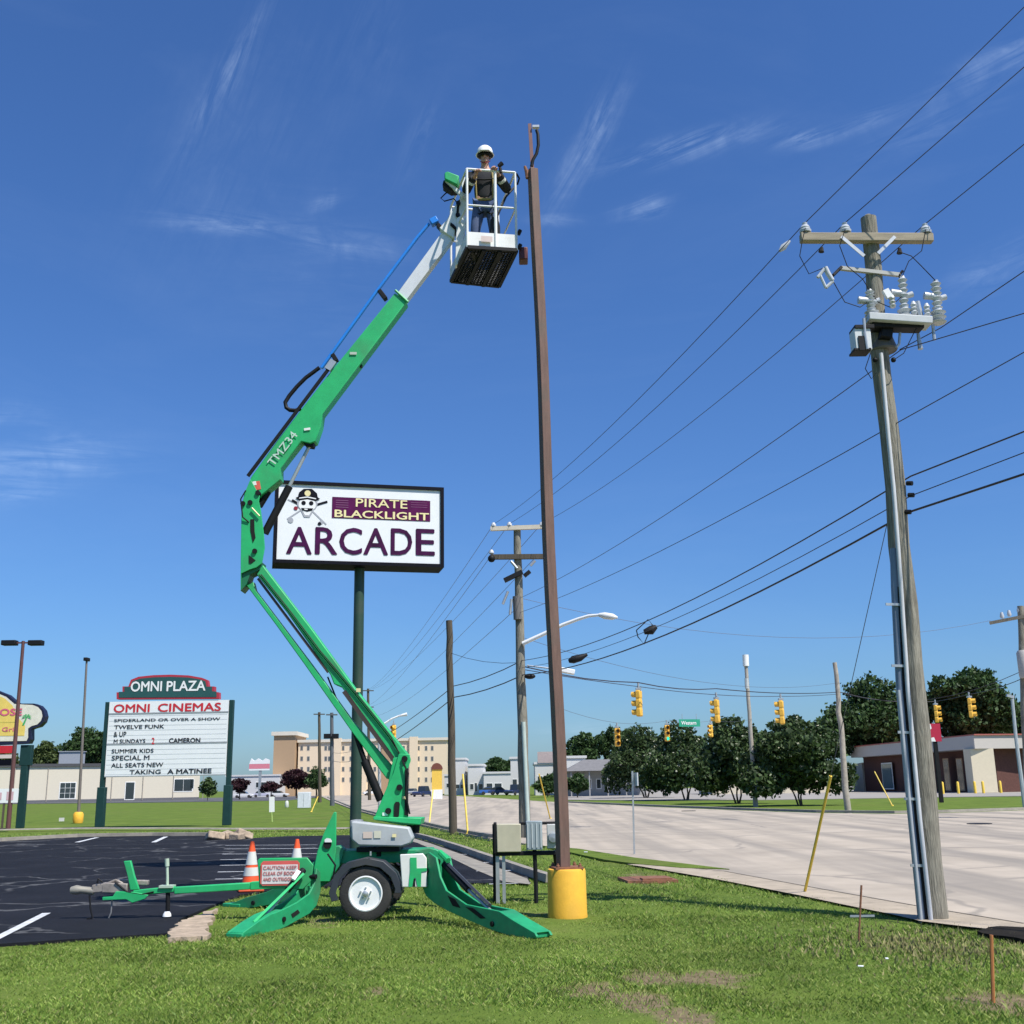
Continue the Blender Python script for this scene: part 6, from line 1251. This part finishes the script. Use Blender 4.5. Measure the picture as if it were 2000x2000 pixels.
# second pole
Y2 = 36.0
up2 = thing('utility_pole', V(P(1024, 1625, Y2).x, Y2, 0), 'wooden utility pole with two crossarms and a curved street light arm', 'utility pole')
wpole((1026, 1628), (1010, 1027), Y2, .19, .12, wood, up2)
mb = MB(); mb.beam(P(958, 1033, Y2-.15), P(1060, 1029, Y2-.15), .12, .14); mb.build('crossarm', mat('pale_arm', (.55, .50, .40), .8), up2)
mb = MB(); mb.beam(P(958, 1088, Y2-.15), P(1064, 1087, Y2-.15), .14, .16); mb.build('crossarm', dwood, up2)
for x, y in ((964, 1027), (995, 1026), (1058, 1026), (960, 1080)):
    mb = MB(); mb.lathe(P(x, y, Y2-.15)-V(0, 0, .05), [(.04, 0), (.09, .04), (.08, .10), (.04, .16)], n=12); mb.build('insulator', porc, up2)
mb = MB(); mb.beam(P(985, 1134, Y2-.2), P(1020, 1117, Y2-.2), .2, .14); mb.beam(P(1024, 1125, Y2-.2), P(1035, 1116, Y2-.2), .15, .12); mb.ball(P(960, 1091, Y2-.2), .13, 8); mb.build('fuse_units', black, up2)
for a, b_ in (((998, 1096), (1010, 1110)), ((1045, 1095), (1036, 1105)), ((992, 1155), (982, 1180)), ((999, 1170), (996, 1200))):
    mb = MB(); mb.tube([P(*a, Y2-.2), P(*b_, Y2-.2)], .045, 8); mb.build('bracket', galv, up2)
mb = MB(); mb.tube([P(1009, 1165, Y2-.15), P(1011, 1210, Y2-.15)], .14, 10); mb.build('pole_equipment', mat('dark_collar', (.13, .12, .11), .6), up2)
mb = MB(); pts = [(1021, 1257), (1060, 1239), (1100, 1220), (1130, 1209), (1150, 1203), (1172, 1201)]; mb.tube([P(x, y, Y2-.2-.9*i/5) for i, (x, y) in enumerate(pts)], [.07, .065, .06, .055, .05, .045], 10); mb.build('light_arm', bright, up2)
mb = MB(); a = P(1170, 1201, Y2-1.1); b_ = P(1206, 1206, Y2-1.3); mb.tube([a, a.lerp(b_, .3), a.lerp(b_, .75), b_], [.06, .11, .10, .03], 12); mb.build('lamp_head', mat('lamp_white', (.7, .7, .68), .4), up2)
mb = MB(); mb.tube([P(1022, 1410, Y2-.22), P(1026, 1500, Y2-.22), P(1031, 1604, Y2-.22), V(P(1032, 1625, Y2).x, Y2-.22, 0)], .07, 10); mb.build('conduit', mat('pale_green_conduit', (.42, .50, .45), .5), up2)
mb = MB(); mb.ball(P(1035, 1321, Y2-.3), .13, 10, sc=(1.4, 1, .7)); mb.build('splice_case', black, up2)
a = P(1095, 1312, Y2-2); mb = MB(); mb.box(P(1105, 1310, Y2-2), (.55, .3, .14), M=Matrix.Rotation(R(12), 3, 'Y')); mb.tube([P(1030, 1300, Y2-.1), P(1096, 1308, Y2-2)], .03, 6); mb.build('flood_light', bright, up2, bevel=.03)
def splain(label, pb, pt, Y, r0, r1, m, **k):
    t = thing('utility_pole', V(P(*pb, Y).x, Y, 0), label, 'utility pole'); wpole(pb, pt, Y, r0, r1, m, t, **k); return t
t3 = splain('short bare dark wooden pole left of the second utility pole', (885, 1627), (877, 1212), G(885, 1627).y, .15, .12, dwood)
yW1 = G(1476, 1574).y; t4 = thing('utility_pole', V(P(1476, 1574, yW1).x, yW1, 0), 'slim grey pole topped by a white cylinder among the crape myrtles', 'utility pole'); wpole((1476, 1574), (1457, 1300), yW1, .17, .12, mat('grey_pole', (.38, .34, .29), .8, var=.2), t4)
mb = MB(); mb.tube([P(1457, 1301, yW1), P(1456, 1279, yW1)], .22, 14); mb.build('antenna', bright, t4)
mb = MB(); mb.tube([P(1458, 1325, yW1-.3), P(1459, 1345, yW1-.3)], .14, 8); mb.tube([P(1474, 1515, yW1-.3), P(1477, 1545, yW1-.3)], .2, 8); mb.build('pole_box', mat('pale_pole_box', (.5, .52, .52), .6), t4)
yW2 = G(1657, 1587).y; t5 = splain('leaning bare wooden pole in front of the big rounded tree across the road', (1657, 1587), (1630, 1294), yW2, .17, .11, mat('bleached_pole_wood', (.36, .32, .26), .9, var=.3, vs=5), wob=.05)
yR_ = 45.0; t6 = thing('utility_pole', V(P(2012, 1600, yR_).x, yR_, 0), 'wooden utility pole with a crossarm and transformer cut by the right edge', 'utility pole'); wpole((2012, 1600), (1993, 1184), yR_, .2, .13, wood, t6)
mb = MB(); mb.beam(P(1933, 1217, yR_+.6), P(2040, 1196, yR_-.6), .12, .13); mb.build('crossarm', armwood, t6)
mb = MB(); mb.lathe(P(2000, 1280, yR_-.35)-V(0, 0, .9), [(.26, 0), (.28, .1), (.28, 1.0), (.22, 1.1)], n=16); mb.build('transformer', mat('transformer_grey', (.45, .42, .38), .6), t6)
for x, y in ((1957, 1203), (1971, 1199), (1990, 1192)): mb = MB(); mb.lathe(P(x, y, yR_)-V(0, 0, .1), [(.06, 0), (.09, .08), (.05, .25)], n=10); mb.build('insulator', porc, t6)
yR2 = 62; t7 = thing('street_pole', V(P(1998, 1545, yR2).x, yR2, 0), 'thin grey metal pole at the right edge before the brick building', 'pole'); mb = MB(); mb.tube([V(P(1998, 1545, yR2).x, yR2, 0), P(1984, 1440, yR2), P(1977, 1365, yR2)], [.12, .10, .09], 8); mb.build('shaft', mat('pale_grey_shaft', (.38, .42, .44), .5), t7); mb = MB(); mb.beam(P(1966, 1358, yR2), P(1980, 1362, yR2), .15, .15); mb.build('top_fitting', galv, t7)
# distant poles by the hotel
for lab, pb, pt, Y, m, arm in [('distant wooden pole in front of the hotel, left of two', (625, 1556), (623.5, 1391), 150, dwood, 1), ('distant pole with two dark boxes in front of the hotel, right of two', (649, 1570), (648, 1392), 118, mat('dark_grey_pole', (.10, .11, .12), .7), 1), ('distant wooden pole with crossarms just right of the arcade pole', (722, 1556), (719, 1345), 160, dwood, 2)]:
    t = thing('utility_pole', V(P(*pb, Y).x, Y, 0), lab, 'utility pole', 'distant poles by the hotel'); wpole(pb, pt, Y, .24, .17, m, t)
    for k in range(arm): mb = MB(); y_ = pt[1]+4+k*32; mb.beam(P(pt[0]-11, y_, Y-.2), P(pt[0]+11, y_, Y-.2), .13, .14); mb.build('crossarm', m, t)
    if 'boxes' in lab:
        for dx in (-8, 8): mb = MB(); mb.box(P(647+dx, 1438, Y-.3), (.65, .5, .5)); mb.build('pole_box', black, t)
# street lamp near the boom with the signal
Yq = 60; t8 = thing('street_lamp', V(P(752, 1590, Yq).x, Yq, 0), 'white street light arm seen above the lower boom', 'street lamp')
mb = MB(); mb.tube([V(P(742, 1590, Yq).x, Yq, 0), P(740, 1420, Yq)], [.10, .07], 8); mb.build('pole', mat('lamp_grey', (.4, .4, .4), .5), t8); mb = MB(); mb.tube([P(740, 1420, Yq), P(765, 1404, Yq), P(780, 1398, Yq), P(795, 1395, Yq)], [.05, .05, .05, .10], 8); mb.build('light_arm', bright, t8)
# ================================================================== TRAFFIC SIGNALS
def signal(px, ytop, ybot, Y, rot, label, lit=None, wire=True, dog=False):
    T = P(px, ytop, Y); Bz = P(px, ybot, Y).z; H = T.z-Bz; s = H/3; c0 = V(T.x, Y, Bz)
    t = thing('traffic_light', c0, label, 'traffic light', 'traffic lights hung over the road'); Rm = Matrix.Rotation(rot, 3, 'Z')
    mb = MB(); mb.box(c0+V(0, 0, H/2), (s*.86, s*.50, H*.985), rot)
    for k in range(3): mb.box(c0+V(0, 0, s*(k+.5)), (s*.92, s*.56, s*.86), rot)
    mb.build('housing', sigy, t, bevel=.03)
    for k, cn in enumerate(('green', 'amber', 'red')):
        c = c0+V(0, 0, s*(k+.5)); ax = Rm @ V(0, -1, 0)
        mb = MB(); n = 14; r = s*.36; vs = []; a_ = Rm @ V(1, 0, 0)
        for j in range(n+1):
            th = R(-50+280*j/n); d = a_*math.cos(th)+V(0, 0, 1)*math.sin(th)
            vs += [c+ax*s*.28+d*r, c+ax*(s*.28+s*(.55 if 20 < j*20 < 260 else .5))+d*r*.98]
        mb.add(vs, [(2*j, 2*j+1, 2*j+3, 2*j+2) for j in range(n)]); mb.build('visor', sigy, t)
        mb = MB(); mb.lathe(c+ax*s*.27, [(r*.9, 0), (r*.7, s*.06), (0, s*.09)], axis=ax, n=16)
        m = mat('signal_lens_dark', (.02, .02, .02), .2) if lit != cn else mat('signal_green_lit', (.02, .75, .45), .3, emit=1.2)
        mb.build('lens', m, t)
    mb = MB(); mb.tube([c0+V(0, 0, H), c0+V(0, 0, H+.28)], .04, 8); mb.box(c0+V(0, 0, H+.05), (.2, .2, .08)); mb.build('hanger', galv, t)
    return t
signal(1247, 1348, 1400, 42, R(-115), 'yellow traffic light hanging alone left of centre on the near span wire')
signal(1399, 1366, 1412, 46, R(-115), 'yellow traffic light in the middle of the near span wire, over the crape myrtles')
signal(1525, 1368, 1415, 48, R(-110), 'yellow traffic light right of the white-topped pole on the near span wire')
signal(1205, 1422, 1458, 60, R(10), 'small traffic light facing the viewer at the left end of the crape myrtles')
signal(1302, 1416, 1448, 66, R(10), 'small traffic light with its green lamp lit between two crape myrtles', lit='green')
signal(1388, 1415, 1440, 66, R(-60), 'small traffic light just below the middle yellow one')
signal(1827, 1377, 1412, 60, R(60), 'traffic light right beside the big wooden pole before the dark tree')
signal(1893, 1363, 1402, 55, R(60), 'yellow traffic light farther right before the tall dark tree')
signal(769, 1416, 1446, 75, R(-30), 'small yellow traffic light peeking out behind the lower boom')
# green street name sign on the far span
c = P(1347, 1412, 62); t = thing('street_sign', c, 'green street name sign hanging among the far traffic lights', 'sign'); fr = Frame(c, (1, .25, 0), (0, 0, 1)); mb = MB(); fr.rect(mb, -.62, -.20, .62, .20, 0, th=.03); mb.build('panel', mat('street_sign_green', (.02, .30, .18), .5), t, smooth=False); mb = MB(); fr.text(mb, 'Western', -.5, -.09, .38, .10, .01, .02); mb.build('lettering', bright, t, smooth=False); 
for dx_, dy_ in ((-.4, 0), (.4, .1)): mb = MB(); mb.tube([c+V(dx_, dy_, .2), c+V(dx_, dy_, .5)], .015, 6); mb.build('hanger', galv, t)
# red sign seen beside the wooden pole
Yg = 78; c = P(1826, 1431, Yg); t = thing('bank_sign', V(c.x, Yg, 0), 'red and white sign on a post seen just right of the big wooden pole', 'sign'); fr = Frame(c, (1, 0, 0), (0, 0, 1)); mb = MB(); fr.rect(mb, -.42, -.6, .42, .62, 0, th=.3); mb.build('cabinet', mat('crimson', (.45, .015, .05), .5), t, smooth=False); mb = MB(); fr.poly(mb, [(-.42, -.6), (.0, -.6), (-.1, -.3), (-.3, -.35)], .01); fr.poly(mb, [(-.42, .1), (-.2, .3), (-.25, .6), (-.42, .5)], .01); mb.build('white_mark', bright, t, smooth=False); mb = MB(); mb.box((c.x, Yg+.15, (c.z-.6)/2), (.25, .2, c.z-.6)); mb.build('post', black, t)
# ================================================================== WIRES
wirem = mat('wire_black', (.035, .03, .04), .5, var=.1); wiregrey = mat('wire_grey', (.11, .11, .13), .5, var=.1)
def wire(label, pts, r, m=wirem, sag=0.0, grp='overhead wires', name='overhead_wire'):
    out = []
    for i in range(len(pts)-1):
        a, b_ = pts[i], pts[i+1]; L_ = (b_-a).length; n = max(4, min(28, int(L_/1.5)))
        sg = sag[i] if isinstance(sag, (list, tuple)) else sag
        for j in range(n): t = j/n; out.append(a.lerp(b_, t)-V(0, 0, 4*sg*t*(1-t)))
    out.append(pts[-1]); mb = MB(); mb.tube(out, r*.72, 6); return mb.build(name, m, origin=pts[0], label=label, cat='wire', group=grp)
def edgeP(py, x=2000, Yr=11.7): return P(x, py, Yr*Y1/13.0)
def ext(a, b_, k): return b_+(b_-a)*k
Y3 = 125
T2 = [P(964, 1024, Y2-.15), P(995, 1023, Y2-.15), P(1058, 1023, Y2-.15)]
for i, (Ia, pe, lab) in enumerate([(I1, 14, 'topmost wire from the left insulator of the big pole to the upper right corner'), (I2, 131, 'wire from the middle insulator of the big pole to the right edge'), (I3, 282, 'wire from the right insulator of the big pole to the right edge')]):
    e = edgeP(pe); wire(lab, [ext(Ia, e, 3.0), e, Ia, T2[i]], .0085, sag=[0, 0, .35])
def far_end(px, py, Y=Y3): return P(px, py, Y)
for i, (a, b_) in enumerate([(T2[0], (718, 1347)), (T2[1], (722, 1347)), (T2[2], (728, 1346)), (P(960, 1084, Y2-.15), (716, 1379)), (P(1050, 1084, Y2-.15), (728, 1379)), (P(1018, 1180, Y2-.15), (722, 1400))]):
    wire(['high wire running back from the left insulator of the second pole', 'high wire running back from the inner insulator of the second pole', 'high wire running back from the right insulator of the second pole', 'wire running back from the left end of the lower crossarm', 'wire running back from the right end of the lower crossarm', 'neutral wire running back below the crossarms of the second pole'][i], [a, far_end(*b_, 158)], .013, wiregrey, sag=.9)
def w4(lab, pe, pa, pb, Yb, r=.009, sag=.2, m=wirem):
    e = edgeP(pe); a = P(*pa, Y1-.12); wire(lab, [ext(a, e, 3.0), e, a, P(*pb, Yb)], r, m, sag=[0, 0, sag])
w4('thin wire leaving the switchgear upward to the right edge', 530, (1838, 640), (1757, 683), Y1, sag=0)
w4('thin wire attached just below the switchgear, running back behind the brown pole', 612, (1760, 683), (1016, 1168), Y2-.2, sag=.25)
w4('thin wire crossing the big pole mid-height and running back to the second pole', 688, (1752, 826), (1016, 1196), Y2-.2, sag=.2)
w4('black cable clamped to the big pole, upper of three', 843, (1779, 930), (1021, 1290), Y2-.2, .014, sag=.42)
w4('thin cable clamped to the big pole, middle of three', 884, (1780, 968), (1019, 1304), Y2-.2, .009, sag=.40)
w4('thick black telephone cable clamped to the big pole, lowest of three', 926, (1776, 1000), (1022, 1318), Y2-.2, .020, sag=.42)
wire('low telephone cable running back from the second pole, upper', [P(1020, 1290, Y2-.2), P(886, 1340, G(885, 1627).y), P(650, 1470, 118)], .022, wirem, sag=[.1, .8])
wire('low telephone cable running back from the second pole, lower', [P(1022, 1318, Y2-.2), P(886, 1362, G(885, 1627).y), P(650, 1486, 118)], .026, wirem, sag=[.1, .9])
wire('thin wire from the bare dark pole to the second pole', [P(879, 1275, G(885, 1627).y), P(1020, 1294, Y2)], .012, wirem, sag=.15)
# spans over the road carrying the signals
S0 = P(1024, 1302, Y2); S1 = P(1634, 1352, yW2)
wire('upper span cable over the road from the second pole to the leaning pole', [S0, P(1246, 1333, 41), P(1399, 1345, 45.5), S1], .028, wirem, sag=.12)
wire('lower span wire the near traffic lights hang from', [S0-V(0, 0, .1), P(1247, 1341, 42), P(1399, 1357, 46), P(1525, 1360, 48), S1-V(0, 0, .1)], .018, wirem, sag=.03)
wire('thin upper wire crossing the sky over the traffic lights', [P(1020, 1245, Y2), P(1640, 1333, yW2)], .010, wiregrey, sag=.8)
wire('faint wire crossing the sky right of the brown pole', [P(1016, 1168, Y2), P(1935, 1212, yR_)], .010, wiregrey, sag=1.0)
wire('far span wire the small traffic lights hang from', [P(1085, 1380, 55), P(1205, 1412, 60), P(1302, 1408, 66), P(1388, 1408, 66), P(1468, 1405, yW1)], .012, wiregrey, sag=.1)
wire('span wire right of the leaning pole carrying two traffic lights', [P(1634, 1350, yW2), P(1827, 1370, 60), P(1893, 1356, 55), P(2004, 1322, yR_)], .022, wirem, sag=[.25, .03, .1])
wire('second cable reaching the right edge pole above the traffic lights', [P(1640, 1352, yW2), P(1998, 1310, yR_)], .018, wirem, sag=.8)
# guy wire and guards
yg0 = G(1571, 1746)
gw = thing('guy_wire', yg0, 'guy wire with yellow guard running from the verge up to the big wooden pole', 'guy wire')
gtop = P(1741, 985, Y1); mb = MB(); g1 = V(yg0.x, yg0.y, 0); mb.tube([g1, gtop], .0055, 6); mb.build('cable', wiregrey, gw)
dg = (gtop-g1); L_ = dg.length; kk = (P(1627, 1516, yg0.y).z)/gtop.z
mb = MB(); mb.tube([g1+dg*.0, g1+dg*kk], .021, 10); mb.build('guard', guyy, gw)
def guard(label, pa, pb, Ya=None, Yb=None):
    g0 = G(*pa) if Ya is None else V(P(*pa, Ya).x, Ya, 0); Yb = Yb or g0.y+.5; b_ = P(*pb, Yb); mb = MB(); mb.tube([g0, b_], .034, 8); mb.lathe(g0, [(.09, 0), (.07, .06)], n=8)
    return mb.build('guy_guard', guyy, origin=g0, label=label, cat='guy guard', group='yellow guy wire guards')
guard('yellow guy guard slanting on the verge right of the bare dark pole', (914, 1630), (904, 1512), None, 40.5)
guard('yellow guy guard slanting behind the brown pole', (1075, 1600), (1053, 1512), None, G(1075, 1600).y-2)
guard('yellow guy guard before the brick wall, left of the big pole', (1743, 1574), (1708, 1507), None, G(1743, 1574).y+1)
guard('yellow guy guard standing in the grass field left of the arcade pole', (608, 1586), (621, 1556), None, G(608, 1586).y+1)
guard('yellow guy guard on the verge behind the lift turret', (838, 1612), (846, 1542), None, G(838, 1612).y+1)
# span splice case and snowshoe on telephone cables
c1 = P(1126, 1287, 30.5); mb = MB(); mb.tube([c1-V(.22, 0, .06), c1-V(.1, 0, .02), c1+V(.1, 0, .03), c1+V(.3, 0, .12)], [.05, .11, .10, .04], 10); mb.build('splice_case', black, origin=c1, label='black splice case on the telephone cables just right of the brown pole', cat='splice case')
c1 = P(1262, 1231, 25.5); mb = MB(); mb.tube([c1+V(-.05, 0, -.04), c1+V(.12, 0, .0), c1+V(.24, 0, .08)], [.06, .11, .05], 10)
lp_ = [P(x, y, 25.5) for x, y in ((1243, 1231), (1266, 1210), (1274, 1220), (1258, 1258), (1246, 1244), (1243, 1231))]; mb.tube(lp_, .014, 6); mb.build('cable_loop', black, origin=c1, label='diamond-shaped cable slack loop with black case on the telephone cable', cat='cable loop')
# ================================================================== SMALL THINGS
g0 = G(1239, 1671); t = thing('sign_post', g0, 'thin grey metal post with the small edge-on sign on the near verge', 'sign'); mb = MB(); top = P(1235, 1506, g0.y); mb.beam(g0, top, .05, .035); mb.build('post', galv, t); mb = MB(); c = P(1240, 1522, g0.y); mb.box(c, (.03, .3, .3), .35); mb.build('panel', mat('sign_back', (.6, .62, .62), .4, .4), t)
def stake(label, pb, pt, m, r=.014):
    g0 = G(*pb); a = P(*pt, g0.y); mb = MB(); mb.tube([g0, g0.lerp(a, .5), a], r, 8); return mb.build('stake', m, origin=g0, label=label, cat='stake')
stake('rusty orange stake at the lower right by the bare dirt', (1940, 1958), (1936, 1826), mat('orange_rust', (.42, .16, .05), .75, var=.3, vs=12), .015)
stake('thin rusty rod in the grass between the guy wire and the big pole', (1677, 1840), (1682.5, 1729), rust, .011)
g1 = G(1677, 1840); c = P(1685, 1789, g1.y); mb = MB(); mb.beam(c-V(.13, 0, 0), c+V(.12, 0, .0), .012, .02); mb.build('cross_piece', galv, origin=c, label='pale thin cross piece resting on the rusty rod', cat='bar')
g0 = G(532, 1605); t = thing('marker_post', g0, 'white-topped green marker post in the grass field left of the lift', 'marker post'); a = P(531, 1586, g0.y); b_ = P(531, 1556, g0.y); mb = MB(); mb.beam(g0, a, .12, .04); mb.build('post', mat('pale_green_marker', (.40, .52, .16), .6), t); mb = MB(); mb.beam(a, b_, .27, .06, side=(1, 0, 0)); mb.build('white_panel', bright, t)
g0 = G(594, 1578); t = thing('utility_cabinet', g0, 'white utility cabinet in the grass field left of the arcade pole', 'cabinet'); w_ = P(606, 1560, g0.y).x-P(582, 1560, g0.y).x; h_ = P(594, 1547, g0.y).z; mb = MB(); mb.box(g0+V(0, 0, h_/2), (w_, w_*.6, h_)); mb.build('cabinet', mat('cabinet_white', (.66, .68, .70), .5), t, bevel=.03); mb = MB(); mb.box(g0+V(0, -w_*.302, h_*.5), (.03, .02, h_*.8)); mb.build('door_seam', galv, t)
g0 = G(560, 1577); mb = MB(); mb.lathe(g0, [(.16, 0), (.2, .1), (.16, .5), (.08, .62)], n=10); mb.build('marker', mat('pale_marker', (.55, .57, .50), .6), origin=g0, label='small pale stub marker between the marker post and the white cabinet', cat='marker')
g0 = G(120, 1604); mb = MB(); mb.box(g0+V(0, 0, .1), (.3, .2, .2), .4); mb.build('stone', mat('pale_stone', (.5, .5, .48), .8), origin=g0, label='small pale stone left of the round yellow lamp base', cat='stone')
# rubble island
g0 = G(444, 1640); t = thing('rubble_pile', g0, 'heap of broken pale concrete at the far lot corner below the cinema sign', 'rubble')
for k in range(9):
    mb = MB(); s = random.uniform(.18, .42); mb.box(g0+V(random.uniform(-.6, .6), random.uniform(-.5, .5), s*.3), (s*1.4, s, s*.6), M=Matrix.Rotation(random.uniform(-.6, .6), 3, 'X') @ Matrix.Rotation(random.uniform(0, 3), 3, 'Z')); mb.build('chunk', pinkcon, t, bevel=.04)
# yellow arched tower (drive-up pylon) and pink-topped sign far away
Ya = 160; c = V(P(853, 1550, Ya).x, Ya, 0); t = thing('pylon', c, 'yellow arched pylon with a brown top right of the boom turret', 'pylon'); xw = (P(863, 1500, Ya).x-P(844, 1500, Ya).x)/2; zt_ = P(853, 1500, Ya).z; fr = Frame(c, (1, 0, 0), (0, 0, 1))
mb = MB(); fr.rect(mb, -xw, 0, xw, zt_-.2, 0, th=1.0); mb.build('shaft', mat('pylon_yellow', (.80, .52, .08), .6), t, smooth=False); mb = MB(); fr.poly(mb, [(-xw*1.15, zt_-.2)]+[(math.cos(R(a))*-xw*1.15, zt_-.2+math.sin(R(a))*xw*1.3) for a in range(15, 180, 15)]+[(xw*1.15, zt_-.2)], .1, th=1.2); mb.build('arch', mat('pylon_brown', (.16, .05, .03), .7), t, smooth=False); mb = MB(); fr.rect(mb, -xw*1.1, 0, xw*1.1, 1.3, .1, th=1.2); mb.build('base', bright, t, smooth=False)
Ya = 230; c = V(P(506, 1550, Ya).x, Ya, 0); t = thing('store_sign', c, 'far pink and white shop sign on top of a post left of the hotel', 'sign'); fr = Frame(P(506, 1496, Ya), (1, 0, 0), (0, 0, 1)); xw = (P(526, 1490, Ya).x-P(487, 1490, Ya).x)/2
mb = MB(); fr.rect(mb, -xw, -.55, xw, .4, 0, th=.6); mb.build('panel', mat('pink_sign', (.68, .22, .27), .5), t, smooth=False); mb = MB(); fr.poly(mb, [(-xw, .42), (xw, .42), (xw, 1.2), (xw*.6, 1.5), (xw*.3, 1.0), (-.2, 1.5), (-xw*.5, 1.0), (-xw*.8, 1.5)], 0, th=.6); fr.rect(mb, -xw, -.9, xw, -.57, 0, th=.6); mb.build('white_crest', bright, t, smooth=False); mb = MB(); mb.box((c.x, Ya+.3, fr.o.z/2), (.5, .4, fr.o.z-.9)); mb.build('post', galv, t)
